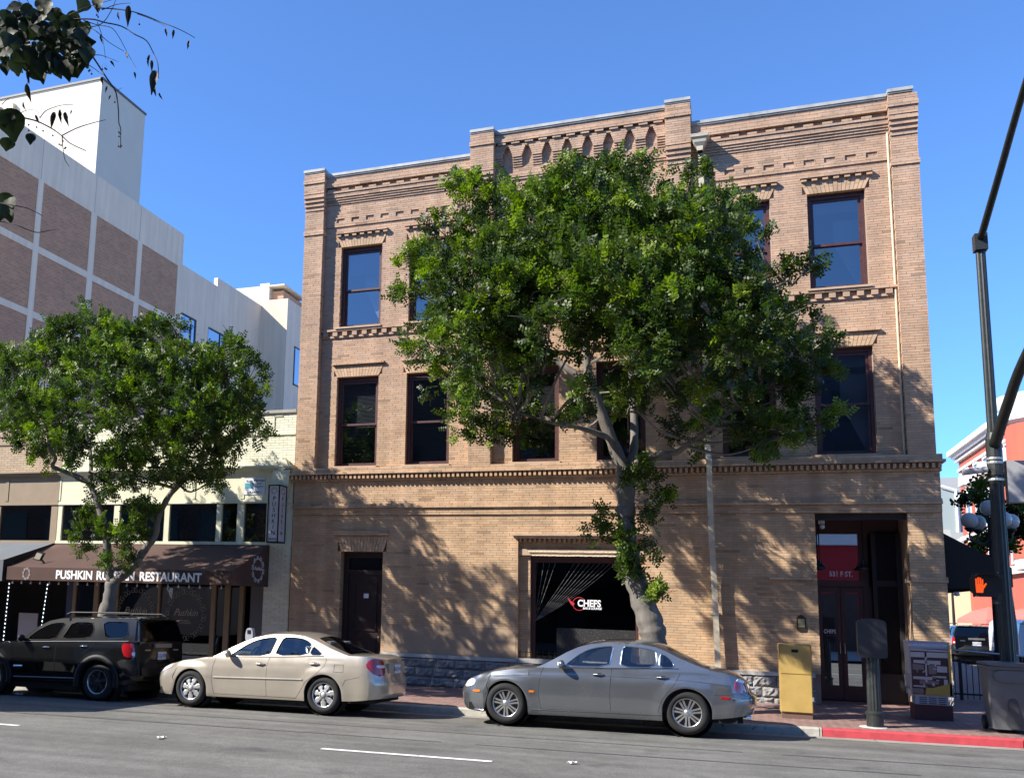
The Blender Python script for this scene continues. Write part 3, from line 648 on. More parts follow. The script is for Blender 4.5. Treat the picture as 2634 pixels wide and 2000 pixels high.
# ---------------------------------------------------------------- rainwater pipe with hopper head
dsp = tag(empty('downspout', (-0.5, -0.1, 0.75)), 'cream painted downspout with hopper head running down brick facade', 'downspout'); so_ = Vector((-0.5, -0.1, 0.75))
PIPE = mat('cream_pipe_paint', (0.5, 0.44, 0.33), 0.55, noise=0.15, scale=4, grime=((0.3, 0.25, 0.18), 5, 0.62))
f = MB()
def sqtube(pts, w_, d_):
    for A, B in zip(pts, pts[1:]):
        V = []
        for P in (A, B): V += [(P[0]-w_/2, P[1]-d_/2, P[2]), (P[0]+w_/2, P[1]-d_/2, P[2]), (P[0]+w_/2, P[1]+d_/2, P[2]), (P[0]-w_/2, P[1]+d_/2, P[2])]
        f.add(V, [(0, 1, 5, 4), (1, 2, 6, 5), (2, 3, 7, 6), (3, 0, 4, 7)])
sqtube([(-0.53, -0.12, 12.25), (-0.53, -0.1, 5.5), (-0.5, -0.34, 5.15), (-0.5, -0.36, 4.85), (-0.49, -0.34, 3.6), (-0.46, -0.25, 2.6), (-0.42, -0.27, 0.80)], 0.115, 0.1)
D(f, 'pipe', PIPE, dsp, so_)
f = MB(); prof = [(0.06, 12.24), (0.07, 12.34), (0.13, 12.42), (0.15, 12.5), (0.19, 12.53), (0.2, 12.6)]
for (h0, z0), (h1, z1) in zip(prof, prof[1:]):
    V = []
    for h, z in ((h0, z0), (h1, z1)): V += [(-0.54-h, -0.3-0.8*h, z), (-0.54+h, -0.3-0.8*h, z), (-0.54+h, -0.02, z), (-0.54-h, -0.02, z)]
    f.add(V, [(0, 1, 5, 4), (1, 2, 6, 5), (2, 3, 7, 6), (3, 0, 4, 7)])
f.quad((-0.74, -0.46, 12.58), (-0.34, -0.46, 12.58), (-0.34, -0.02, 12.58), (-0.74, -0.02, 12.58))
D(f, 'hopper_head', PIPE, dsp, so_)
for z in (10.5, 8.3, 6.4, 3.3, 1.9):
    f = MB(); yy = -0.11 if z > 5 else (-0.33 if z > 3 else -0.26); f.box((-0.62 if z > 5 else -0.55, yy-0.06, z), (-0.44 if z > 5 else -0.37, yy+0.2, z+0.05)); D(f, 'strap', PIPE, dsp, so_)
cdt = MB(); cdt.tube([(3.235, -0.03, 12.75), (3.235, -0.03, 5.2)], 0.024, 8); o = cdt.build('conduit', mat('pale_conduit', (0.55, 0.49, 0.36), 0.5)); tag(o, 'thin pale yellow conduit running up beside the corner brick pier', 'pipe')
# ================================================================ SHOPS ON THE LEFT
def mkroot(name, loc, label, cat, group=None):
    r = tag(empty(name, loc), label, cat, group); off = Vector(loc)
    def add(mb, n, m, parent=None, poff=None, **k):
        o = mb.build(n, m, **k); o.parent = parent or r; o.location = -(poff if poff is not None else off); return o
    return r, off, add
def brick_field(rects, m, ch, bl, jt, seed, tf, depth=0.1):
    mb = MB(); mt = MB(); r = random.Random(seed)
    for x0, x1, z0, z1, p in rects:
        n = round((z1-z0)/ch)
        mt.quad((x0, -p+0.006, z0), (x1, -p+0.006, z0), (x1, -p+0.006, z1), (x0, -p+0.006, z1))
        for k in range(n):
            xx = x0 - (bl/2 if k % 2 else 0)
            while xx < x1:
                a, b_ = max(x0, xx), min(x1, xx+bl); xx += bl
                if b_-a < 0.01: continue
                mb.box((a+jt/2, -p+r.uniform(-.002, .002), z0+k*ch+jt/2), (b_-jt/2, -p+depth, z0+(k+1)*ch-jt/2), tf(r), skip='b')
    return mb, mt
CREAM = mat('cream_paint', (0.62, 0.6, 0.44), 0.7, noise=0.1, scale=2, spec=0.3, grime=((0.42, 0.4, 0.29), 2.2, 0.64))
CREAMB = mat('cream_painted_brick', (0.66, 0.64, 0.48), 0.75, noise=0.1, scale=3, tint=True, bump=0.2)
CREAMJ = mat('cream_joint', (0.4, 0.385, 0.28), 0.9)
TANP = mat('taupe_paint', (0.25, 0.185, 0.12), 0.7, noise=0.12, scale=2)
TANB = mat('taupe_brick', (0.4, 0.3, 0.2), 0.8, noise=0.12, scale=3, tint=True, bump=0.2)
TANJ = mat('taupe_joint', (0.2, 0.15, 0.1), 0.9)
SHOPG = glass('shop_glass', (0.3, 0.3, 0.3), 0.06, 0.02)
INT = mat('shop_interior', (0.03, 0.028, 0.026), 0.9)
def shop(name, x0, x1, label, P, PB, PJ, mull, gwin, seed, front):
    r, off, add = mkroot(name, ((x0+x1)/2, 1, -0.05), label, 'shop')
    w_ = MB(); w_.box((x0, 0.1, 4.4), (x1, 0.35, 6.72)); w_.box((x0, 0.35, 3.0), (x0+0.2, 14, 6.6)); w_.box((x1-0.2, 0.35, 3.0), (x1-0.01, 14, 6.6)); w_.box((x0+0.2, 0.35, 6.0), (x1-0.2, 14, 6.2)); add(w_, 'wall', P)
    mb, mt = brick_field([(x0, x1-0.004, 5.34, 6.14, 0), (x0, x1-0.004, 6.2, 6.72, 0)], PB, 0.0665, 0.235, 0.008, seed, lambda r_: (lambda v: (v, v, v*r_.uniform(0.97, 1.03)))(r_.uniform(0.9, 1.08)))
    o = add(mb, 'brick_courses', PB, fix=False); o['kind'] = 'stuff'; add(mt, 'mortar_bed', PJ, fix=False)
    w_ = MB(); w_.box((x0, -0.03, 6.14), (x1-0.004, 0.1, 6.2)); add(w_, 'string_course', P)
    w_ = MB(); w_.box((x0, -0.05, 6.72), (x1-0.004, 0.4, 6.8)); add(w_, 'coping', mat('coping_grey', (0.3, 0.29, 0.25), 0.8, noise=0.2))
    xx = x1-0.3
    while xx > x0+0.3:                      # little sunk panels under the coping
        w_ = MB(); w_.box((xx-0.34, -0.015, 6.34), (xx-0.32, 0.02, 6.66)); w_.box((xx-0.34, -0.015, 6.62), (xx-0.1, 0.02, 6.66)); add(w_, 'panel_trim', PJ); xx -= 0.62
    w_ = MB(); w_.box((x0, -0.02, 4.42), (x1-0.004, 0.1, 5.2)); add(w_, 'fascia', P)
    w_ = MB()
    for a, b_, z0, z1 in ((0, .1, 5.2, 5.24), (0, .16, 5.242, 5.28), (0, .2, 5.282, 5.33), (0, .05, 4.38, 4.42)): w_.box((x0, -b_, z0), (x1-0.004, 0.1, z1))
    add(w_, 'cornice', P)
    n = 5
    for i in range(n+1):
        w_ = MB(); xm = x0 + (x1-x0)*i/n; w_.box((xm-0.05 if i else xm, -0.035, 4.5), (xm+0.05 if i < n else xm-0.004, -0.0205, 5.12)); add(w_, 'fascia_panel_trim', P)
    for i, (a, b_) in enumerate(mull):
        w_ = MB(); w_.box((a, -0.02, 3.38), (b_, 0.1, 4.378)); add(w_, 'mullion', P)
    w_ = MB(); w_.box((x0, -0.06, 3.3), (x1-0.004 if name != 'cream_shop' else -11.15, 0.1, 3.378)); add(w_, 'sill_rail', P)
    for a, b_ in gwin:
        w_ = MB(); w_.quad((a, 0.04, 3.38), (b_, 0.04, 3.38), (b_, 0.04, 4.38), (a, 0.04, 4.38)); add(w_, 'clerestory_pane', SHOPG)
    w_ = MB(); w_.box((x0+0.02, 0.9, 0.0), (x1-0.22, 6, 4.6), skip='f'); add(w_, 'interior', INT)
    return r, off, add
cm = [(-17.76, -17.62), (-15.88, -15.7), (-14.26, -14.11), (-12.67, -12.52), (-12.06, -11.86), (-11.21, -11.0)]
cs, csO, csA = shop('cream_shop', -17.76, -10.47, 'low cream painted brick shop building with clerestory windows beside the tan brick building', CREAM, CREAMB, CREAMJ, cm, [(a[1], b_[0]) for a, b_ in zip(cm, cm[1:])], 3, True)
tm_ = [(-20.1, -19.8), (-18.0, -17.78), (-23.4, -23.2)]
ts, tsO, tsA = shop('taupe_shop', -27.0, -17.765, 'low taupe brick shop building with dark clerestory windows at the end of the row', TANP, TANB, TANJ, tm_, [(-19.8, -18.0), (-23.2, -20.1)], 5, False)
# glass bead curtain seen through the clerestory
w_ = MB(); r_ = random.Random(2); x = -15.6
while x < -11.3:
    z = 4.35
    while z > 3.42:
        h = r_.uniform(0.02, 0.06)
        if r_.random() < 0.55: w_.box((x-0.004, 0.12, z-h), (x+0.004, 0.125, z))
        z -= h+r_.uniform(0.005, 0.03)
    x += r_.uniform(0.025, 0.06)
csA(w_, 'bead_curtain', mat('glass_beads', (0.3, 0.3, 0.29), 0.3))
w_ = MB(); w_.quad((-17.6, 0.2, 3.38), (-15.9, 0.2, 3.38), (-15.9, 0.2, 4.38), (-17.6, 0.2, 4.38)); csA(w_, 'window_blind', mat('grey_blind', (0.25, 0.26, 0.24), 0.8))
w_ = MB(); w_.lathe([(0.0, -0.22), (0.2, -0.2), (0.32, -0.1), (0.36, 0.0), (0.3, 0.1), (0.16, 0.17), (0.0, 0.2)], 16, 'z', (-18.6, 1.4, 4.1)); tsA(w_, 'globe_shade', mat('paper_shade', (0.45, 0.45, 0.4), 0.8), smooth=True)
# cream pier on the right, ground floor storefront
w_ = MB(); w_.box((-11.2, 0.0, -0.1), (-10.475, 0.4, 4.41)); csA(w_, 'corner_pier', CREAM)
mb, mt = brick_field([(-11.2, -10.475, 0.0, 3.32, 0.02)], CREAMB, 0.0665, 0.235, 0.008, 9, lambda r_: (lambda v: (v, v, v))(r_.uniform(0.92, 1.06)))
o = csA(mb, 'brick_courses', CREAMB, fix=False); o['kind'] = 'stuff'
w_ = MB()   # scroll bracket at the end of the cornice
w_.prism([(-10.95, 4.5), (-10.6, 4.5), (-10.52, 5.0), (-10.5, 5.2), (-11.0, 5.2)], -0.2, -0.025)
w_.lathe([(0.0, -0.13), (0.16, -0.13), (0.17, -0.1), (0.17, 0.0)], 18, 'y', (-10.76, -0.05, 5.36), cap=True)
csA(w_, 'scroll_bracket', CREAM)
YS = 0.3
BRZ = mat('bronze_mullion', (0.2, 0.15, 0.085), 0.5, noise=0.1)
for a, b_ in ((-17.25, -17.15), (-16.55, -16.4), (-15.85, -15.75), (-14.48, -14.42), (-12.85, -12.72), (-12.45, -12.3), (-12.02, -11.9)):
    w_ = MB(); w_.box((a, YS-0.06, -0.1), (b_, YS+0.06, 3.3)); csA(w_, 'mullion', BRZ)
w_ = MB(); w_.box((-15.75, YS-0.05, -0.1), (-12.85, YS+0.1, 0.42)); csA(w_, 'stall_riser', mat('stall_riser', (0.16, 0.155, 0.14), 0.6, noise=0.15))
for a, b_ in ((-17.15, -16.55), (-16.4, -15.85), (-15.75, -14.48), (-14.42, -12.85), (-12.72, -12.45), (-12.3, -12.02)):
    w_ = MB(); w_.quad((a, YS, 0.05), (b_, YS, 0.05), (b_, YS, 3.3), (a, YS, 3.3)); csA(w_, 'shop_window', glass('storefront_glass', (0.2, 0.2, 0.21), 0.05, 0.01))
w_ = MB(); w_.box((-11.72, YS, 0.0), (-11.25, YS+0.08, 3.3)); csA(w_, 'grey_door', mat('grey_door_paint', (0.1, 0.11, 0.13), 0.6))
w_ = MB(); w_.box((-17.74, YS+0.3, 0.0), (-17.3, YS+0.4, 3.3)); csA(w_, 'blue_lit_panel', mat('deep_blue_panel', (0.01, 0.015, 0.08), 0.5))
# a few pale things on the sill inside
for i, (x, h, wd) in enumerate(((-13.95, 0.22, 0.05), (-13.7, 0.1, 0.06), (-13.1, 0.14, 0.07), (-13.4, 0.12, 0.16))):
    w_ = MB(); w_.lathe([(wd*0.6, 0), (wd, h*0.3), (wd*0.8, h*0.6), (wd*0.4, h*0.8), (wd*0.5, h), (0, h)], 10, 'z', (x, YS+0.15, 0.42)); o = csA(w_, 'sill_ornament', mat('white_ceramic', (0.45, 0.44, 0.42), 0.4))
w_ = MB(); w_.box((-18.85, YS-0.3, 0.45), (-18.2, YS-0.27, 1.35)); w_.box((-18.8, YS-0.285, -0.1), (-18.77, YS-0.25, 0.45)); w_.box((-18.28, YS-0.285, -0.1), (-18.25, YS-0.25, 0.45))
o = w_.build('menu_board', mat('menu_paper', (0.28, 0.28, 0.3), 0.6)); tag(o, 'pale menu board standing in the dark shop doorway behind the black off-roader', 'sign')
# decorative oval wreath decal
WREATH = mat('wreath_decal', (0.3, 0.29, 0.25), 0.6)
def wreath(mb, cx, cz, rx, rz, y, n=28, t=0.008, side=False):
    def P(a, b_): return (y, a, b_) if side else (a, y, b_)
    for k in range(n):
        a = 2*math.pi*k/n; px, pz = cx+rx*math.cos(a), cz+rz*math.sin(a); s = 1 if k % 2 else -1
        R0 = 2.6*(rx+rz)/2*math.pi/n/2
        pts = [P(px+R0*(1-j/11)*math.cos(s*(j*0.75)+a), pz+R0*(1-j/11)*math.sin(s*(j*0.75)+a)) for j in range(10)]
        mb.tube(pts, t*0.75, 4, cap=False)
for cx_ in (-13.63, -15.2):
    w_ = MB(); wreath(w_, cx_, 1.47, 0.55, 0.6, YS-0.012); csA(w_, 'wreath_decal', WREATH)
    text_mesh('script_lettering', 'Pushkin', 0.26, WREATH, cs, Vector((cx_, YS-0.012, 1.52))-csO, FRONT, extrude=0.002, font_shear=0.45, squash=0.9)
    text_mesh('small_lettering', 'RUSSIAN\nRESTAURANT', 0.06, WREATH, cs, Vector((cx_, YS-0.012, 1.28))-csO, FRONT, extrude=0.002)
# property sign on the fascia
w_ = MB(); w_.box((-11.88, -0.035, 4.6), (-11.28, -0.021, 5.03)); ps = csA(w_, 'property_sign', mat('sign_panel', (0.6, 0.63, 0.68), 0.5))
w_ = MB(); w_.box((-11.86, -0.039, 4.76), (-11.62, -0.036, 4.9)); csA(w_, 'sign_logo', mat('sign_teal', (0.05, 0.25, 0.33), 0.5))
BLK = mat('print_black', (0.01, 0.01, 0.012), 0.6)
for s_, sz, x, z in (('Harman', 0.1, -11.45, 4.965), ('Asset', 0.06, -11.45, 4.88), ('Management', 0.05, -11.45, 4.81), ('619-234-4111', 0.075, -11.58, 4.66), ('la.oa', 0.09, -11.74, 4.955)):
    text_mesh('sign_lettering', s_, sz, BLK, cs, Vector((x, -0.041, z))-csO, FRONT, extrude=0.001)
# ---------------------------------------------------------------- awnings
def awning(name, x0, x1, zt, zf, zv, p, m, label):
    r, off, add = mkroot(name, ((x0+x1)/2, -p/2, zf), label, 'awning')
    n = 24; w_ = MB(); V = []
    for i in range(n+1):
        x = x0+(x1-x0)*i/n; sg = 0.02*math.sin(math.pi*i/n*6)
        for j in range(7):
            u = j/6; V.append((x, -0.02-(p-0.02)*u, zt+(zf-zt)*u - 0.05*math.sin(math.pi*u) - abs(sg)*math.sin(math.pi*u)*0.6))
    w_.add(V, [(i*7+j, i*7+j+1, (i+1)*7+j+1, (i+1)*7+j) for i in range(n) for j in range(6)]); add(w_, 'canopy', m, smooth=True)
    w_ = MB(); V = []
    for i in range(n*2+1):
        x = x0+(x1-x0)*i/(n*2)
        for j in range(4): V.append((x, -p-0.004+0.006*math.sin(i*1.7)*j/3, zf-(zf-zv)*j/3))
    w_.add(V, [(i*4+j, i*4+j+1, (i+1)*4+j+1, (i+1)*4+j) for i in range(n*2) for j in range(3)]); add(w_, 'valance', m, smooth=True)
    for x in (x0, x1):
        w_ = MB(); w_.prism([(-0.02, zt-0.01), (-p+0.002, zf-0.002), (-p+0.002, zv), (-0.02, zv)], x-0.004, x+0.004, axis='x'); add(w_, 'side_panel', m)
    w_ = MB()
    for x in (x0+0.03, (x0+x1)/2, x1-0.03): w_.tube([(x, -0.02, zt-0.06), (x, -p+0.03, zf-0.05), (x, -p+0.03, zv+0.02), (x, -0.02, zv+0.02)], 0.014, 6)
    add(w_, 'frame', MATS['black_iron']); return r, off, add
BROWN = mat('brown_canvas', (0.083, 0.05, 0.04), 0.85, noise=0.12, scale=1.2, bump=0.2, bscale=160, spec=0.2, grime=((0.13, 0.075, 0.06), 1.6, 0.62))
aw, awO, awA = awning('brown_awning', -17.72, -11.08, 3.3, 2.57, 2.24, 1.9, BROWN, 'brown canvas awning with white restaurant lettering over the dark storefront')
for wd_, xc_, fw_ in (('PUSHKIN', -15.586, 1.11), ('RUSSIAN', -14.34, 1.12), ('RESTAURANT', -12.77, 1.74)): text_mesh('lettering', wd_, 0.295, SIGNW, aw, Vector((xc_, -1.912, 2.385))-awO, FRONT, extrude=0.001, fitw=fw_, bold=0.009)
w_ = MB(); wreath(w_, -17.08, 2.4, 0.1, 0.13, -1.915, 16, 0.005); awA(w_, 'wreath_emblem', SIGNW)
w_ = MB(); wreath(w_, -0.62, 2.66, 0.28, 0.28, -11.068, 20, 0.007, side=True); awA(w_, 'wreath_emblem', SIGNW)
text_mesh('script_lettering', 'Pushkin', 0.13, SIGNW, aw, Vector((-11.07, -0.62, 2.68))-awO, (R(90), 0, R(90)), extrude=0.001, font_shear=0.4)
ag, agO, agA = awning('grey_awning', -24.0, -17.82, 3.32, 2.75, 2.2, 1.95, mat('grey_canvas', (0.105, 0.115, 0.125), 0.85, noise=0.1, scale=1.5, bump=0.2, bscale=160), 'plain grey canvas awning at the end of the shop row')
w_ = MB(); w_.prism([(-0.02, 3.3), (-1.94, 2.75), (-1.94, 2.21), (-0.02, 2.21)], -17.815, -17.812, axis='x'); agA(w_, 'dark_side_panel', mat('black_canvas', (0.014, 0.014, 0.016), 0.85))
for i, ch_ in enumerate('HUB'): text_mesh('letter', ch_, 0.27, mat('grey_lettering', (0.2, 0.2, 0.21), 0.7), ag, Vector((-17.808, -1.55+i*0.2, 2.58))-agO, (R(90), 0, R(90)), extrude=0.001)
# floodlight standing on the brown awning
fl, flO, flA = mkroot('floodlight', (-16.95, -1.55, 2.72), 'small black floodlight standing on the slope of the brown awning', 'light')
w_ = MB(); w_.add([(-17.1, -1.68, 2.78), (-16.93, -1.6, 2.74), (-16.93, -1.48, 2.94), (-17.1, -1.56, 2.98), (-17.08, -1.64, 2.8), (-16.91, -1.56, 2.76), (-16.91, -1.44, 2.96), (-17.08, -1.52, 3.0)], [(0, 1, 2, 3), (7, 6, 5, 4), (0, 4, 5, 1), (1, 5, 6, 2), (2, 6, 7, 3), (3, 7, 4, 0)]); flA(w_, 'housing', MATS['black_iron'])
w_ = MB(); w_.quad((-17.08, -1.672, 2.8), (-16.95, -1.612, 2.77), (-16.95, -1.512, 2.93), (-17.08, -1.57, 2.96)); flA(w_, 'lens', mat('lamp_lens', (0.4, 0.36, 0.26), 0.3))
w_ = MB(); w_.tube([(-16.95, -1.55, 2.8), (-16.88, -1.5, 2.7), (-16.85, -1.5, 2.63)], 0.025, 6); w_.box((-16.92, -1.56, 2.6), (-16.78, -1.44, 2.66)); flA(w_, 'bracket', MATS['black_iron'])
# fairy lights
BULB = emit('white_led', (0.7, 0.82, 1.0), 3.0); BULB2 = mat('clear_bulb', (0.55, 0.53, 0.5), 0.15)
for x0, x1, lab in ((-19.45, -19.5, 'string of cold white fairy lights down the left door post'), (-18.1, -18.25, 'string of cold white fairy lights down the right door post')):
    fr, fO, fA = mkroot('fairy_lights', (x0, YS-0.1, 0.3), lab, 'lights')
    w_ = MB(); w_.tube([(x0, YS-0.1, 2.2), (x1, YS-0.1, 0.25)], 0.005, 4); fA(w_, 'cable', MATS['black_iron'])
    n = 17
    for i in range(n):
        u = i/(n-1); w_ = MB(); w_.lathe([(0, -0.024), (0.009, -0.014), (0.01, 0.012), (0, 0.024)], 6, 'z', (x0+(x1-x0)*u, YS-0.11, 2.15-1.8*u)); fA(w_, 'bulb', BULB)
sr, sO, sA = mkroot('festoon_lights', (-14.5, -1.75, 2.2), 'row of clear festoon bulbs hanging below the brown awning valance', 'lights')
w_ = MB(); w_.tube([(-17.7+i*0.3, -1.8, 2.24) for i in range(23)], 0.006, 4); sA(w_, 'cable', MATS['black_iron'])
for i in range(22):
    w_ = MB(); w_.lathe([(0.012, 0.04), (0.012, 0.015), (0.026, -0.01), (0.022, -0.03), (0, -0.04)], 8, 'z', (-17.6+i*0.295, -1.8, 2.18)); sA(w_, 'bulb', BULB2)
# blade sign
bs, bO, bA = mkroot('blade_sign', (-10.72, -0.4, 3.33), 'tall narrow white box sign with black vertical lettering on the cream shop corner', 'sign')
x0, x1, y0, y1, z0, z1 = -10.86, -10.57, -0.62, -0.22, 3.33, 4.77
w_ = MB()
for x in (x0, x1): 
    for y in (y0, y1): w_.box((x-0.014, y-0.014, z0), (x+0.014, y+0.014, z1))
for z in (z0, z1-0.03): w_.box((x0-0.014, y0-0.014, z), (x1+0.014, y1+0.014, z+0.03))
w_.box((x0-0.01, y1, 4.55), (x0+0.03, 0.0, 4.6)); w_.box((x0-0.01, y1, 3.6), (x0+0.03, 0.0, 3.65)); bA(w_, 'frame', MATS['black_iron'])
w_ = MB(); w_.box((x0+0.004, y0+0.004, z0+0.03), (x1-0.004, y1-0.004, z1-0.03)); bA(w_, 'panel', mat('white_sign_face', (0.52, 0.51, 0.54), 0.5))
for i, ch_ in enumerate('PUSHKIN'):
    z = 4.42-i*0.142
    text_mesh('letter', ch_, 0.155, BLK, bs, Vector(((x0+x1)/2+0.01, y0-0.003, z))-bO, FRONT, extrude=0.001)
    text_mesh('letter', ch_, 0.155, BLK, bs, Vector((x1+0.003, (y0+y1)/2, z))-bO, (R(90), 0, R(90)), extrude=0.001)
w_ = MB(); wreath(w_, (x0+x1)/2, 4.62, 0.07, 0.07, y0-0.004, 12, 0.004); wreath(w_, (y0+y1)/2, 4.62, 0.09, 0.07, x1+0.004, 12, 0.004, side=True); bA(w_, 'emblem', mat('emblem_grey', (0.2, 0.2, 0.22), 0.6))
w_ = MB(); w_.box((x0+0.04, y0-0.004, 3.4), (x1-0.04, y0+0.003, 3.44)); bA(w_, 'small_print', MATS['emblem_grey'])

# ================================================================ TALL BUILDING BEHIND (left)
K = 1.65; LX = -33.0
def ly(y): return CAM[1]+K*(y-CAM[1])
def lz(z): return CAM[2]+K*(z-CAM[2])
tb, tO, tA = mkroot('office_block', (LX-5, 30, 0), 'tall pale rendered office block with red brick wall panels and a roof tower', 'building')
REND = mat('pale_render', (0.75, 0.61, 0.455), 0.85, noise=0.06, scale=0.5, streak=0.1)
RBR = mat('red_brick_panel', (0.42, 0.225, 0.13), 0.85, noise=0.12, scale=0.8)
t_ = RBR.node_tree; N_ = t_.nodes; L_ = t_.links; b_ = N_['Principled BSDF']; s_ = b_.inputs['Base Color'].links[0].from_socket
tc_ = N_.new('ShaderNodeTexCoord'); sx_ = N_.new('ShaderNodeSeparateXYZ'); cb_ = N_.new('ShaderNodeCombineXYZ'); L_.new(tc_.outputs['Object'], sx_.inputs[0]); L_.new(sx_.outputs['Y'], cb_.inputs['X']); L_.new(sx_.outputs['Z'], cb_.inputs['Y'])
br_ = N_.new('ShaderNodeTexBrick'); br_.inputs['Scale'].default_value = 1; br_.inputs['Brick Width'].default_value = 0.3; br_.inputs['Row Height'].default_value = 0.1; br_.inputs['Mortar Size'].default_value = 0.009
br_.inputs['Color1'].default_value = (1.05, 1.05, 1.0, 1); br_.inputs['Color2'].default_value = (0.78, 0.74, 0.74, 1); br_.inputs['Mortar'].default_value = (1.25, 1.5, 1.6, 1); L_.new(cb_.outputs[0], br_.inputs[0])
mx_ = N_.new('ShaderNodeMix'); mx_.data_type = 'RGBA'; mx_.blend_type = 'MULTIPLY'; mx_.inputs['Factor'].default_value = 1; L_.new(s_, mx_.inputs['A']); L_.new(br_.outputs[0], mx_.inputs['B']); L_.new(mx_.outputs['Result'], b_.inputs['Base Color'])
ztop = lz(16.04); yend = ly(8.99)
w_ = MB(); w_.box((LX-16, 2.0, 0), (LX-0.06, yend, ztop-0.02)); tA(w_, 'wall', REND)
cols = [ly(v) for v in (-4.72, -4.47, -2.05, -1.8, 0.61, 0.86, 3.27, 3.57, 5.98, 6.27)]
cols = [3.0] + cols + [ly(8.68)]
rows = [(lz(12.57), lz(14.66)), (lz(10.48), lz(12.35)), (lz(8.4), lz(10.27)), (lz(6.3), lz(8.2)), (lz(4.2), lz(6.1))]
w_ = MB(); zs = [0] + sorted([v for r2 in rows for v in r2]) + [ztop]
for a, c_ in zip(zs[0::2], zs[1::2]): w_.box((LX-0.06, 2.0, a), (LX, yend, c_))
for k in range(1, len(cols)-1, 2):
    for z0, z1 in rows: w_.box((LX-0.06, cols[k], z0), (LX, cols[k+1], z1))
for z0, z1 in rows: w_.box((LX-0.06, 2.0, z0), (LX, cols[0], z1)); w_.box((LX-0.06, cols[-1], z0), (LX, yend, z1))
tA(w_, 'concrete_grid', REND)
for k in range(0, len(cols), 2):
    for z0, z1 in rows:
        w_ = MB(); w_.box((LX-0.059, cols[k]+0.001, z0+0.001), (LX-0.03, cols[k+1]-0.001, z1-0.001)); tA(w_, 'brick_panel', RBR)
w_ = MB(); w_.box((LX-14, ly(3.3), ztop-0.05), (LX-0.002, ly(5.9), lz(19.5))); tw_ = tA(w_, 'roof_tower', mat('white_render', (0.55, 0.52, 0.44), 0.8, noise=0.05, scale=0.6))
w_ = MB(); w_.box((LX-14.1, ly(3.3)-0.08, lz(19.5)), (LX+0.06, ly(5.9)+0.05, lz(19.5)+0.12)); tA(w_, 'tower_coping', mat('dark_flashing', (0.1, 0.1, 0.1), 0.6))
for yy in (0.7, 3.4, 6.05):
    w_ = MB(); w_.box((LX-0.01, ly(yy), lz(14.7)), (LX+0.006, ly(yy)+0.04, ztop)); tA(w_, 'render_joint', mat('joint_grey', (0.42, 0.38, 0.35), 0.9))
w_ = MB(); w_.box((LX-6.3, ly(3.3)-0.25, ztop), (LX-6.1, ly(3.3)-0.001, lz(19.2))); tA(w_, 'tower_pipe', REND)
# lower wing with windows
y1_, y2_, y3_ = yend, ly(11.74), ly(15.73)
zlow, zst = lz(14.82), lz(15.2)
wy = [(29.3, 31.2), (32.7, 35.0), (36.6, 38.9)]; wz = [(lz(11.87), lz(12.93)), (lz(10.05), lz(11.12)), (lz(8.2), lz(9.3))]
w_ = MB(); ys_ = sorted({y1_, y3_} | {v for a in wy for v in a}); zs_ = sorted({0.0, zlow} | {v for a in wz for v in a})
for a, c_ in zip(ys_, ys_[1:]):
    for d_, e_ in zip(zs_, zs_[1:]):
        if any(p0 < (a+c_)/2 < p1 for p0, p1 in wy) and any(p0 < (d_+e_)/2 < p1 for p0, p1 in wz): continue
        w_.box((LX-0.3, a, d_), (LX, c_, e_))
w_.box((LX-16, y1_, 0), (LX-0.8, y3_, zlow-0.3)); w_.box((LX-0.3, y2_, zlow), (LX, y3_, zst)); tA(w_, 'wing_wall', REND)
BLUEF = mat('blue_window_frame', (0.012, 0.022, 0.06), 0.45); SKYG = glass('blue_window_glass', (0.1, 0.14, 0.2), 0.4)
for a, c_ in wy:
    for d_, e_ in wz:
        wn = empty('window', (LX, (a+c_)/2, d_)); wn.parent = tb; wo = Vector((LX, (a+c_)/2, d_)); wn.location = wo-tO
        f = MB(); t = 0.09
        for (p, q_, r2, s2) in ((a, a+t, d_, e_), (c_-t, c_, d_, e_), (a+t, c_-t, d_, d_+t), (a+t, c_-t, e_-t, e_), (c_-0.62, c_-0.54, d_+t, e_-t)): f.box((LX-0.12, p, r2), (LX-0.03, q_, s2))
        o = f.build('frame', BLUEF, wn); o.location = -wo
        f = MB(); f.quad((LX-0.08, a, d_), (LX-0.08, c_, d_), (LX-0.08, c_, e_), (LX-0.08, a, e_)); o = f.build('pane', SKYG, wn); o.location = -wo
# projecting rear wing
P1 = at_y(741, 767, y3_); P2 = at_y(778, 790, y3_+2)
X2 = P1.x; zb2 = P1.z
w_ = MB(); w_.box((LX-10, y3_, 0), (X2, y3_+14, zb2)); tA(w_, 'rear_wing', REND)
for z0 in (zb2-6.3, zb2-11.2):
    wn = empty('window', (X2, y3_+4, z0)); wo = Vector((X2, y3_+4, z0)); wn.parent = tb; wn.location = wo-tO
    yw = at_x(755, 940, X2).y
    f = MB()
    for a, c_, d_, e_ in ((yw, yw+0.12, z0, z0+3), (yw+3.4, yw+3.5, z0, z0+3), (yw, yw+3.5, z0, z0+0.12), (yw, yw+3.5, z0+2.9, z0+3)): f.box((X2-0.02, a, d_), (X2+0.05, c_, e_))
    o = f.build('frame', BLUEF, wn); o.location = -wo
    f = MB(); f.quad((X2+0.02, yw, z0), (X2+0.02, yw+3.5, z0), (X2+0.02, yw+3.5, z0+3), (X2+0.02, yw, z0+3)); o = f.build('pane', SKYG, wn); o.location = -wo
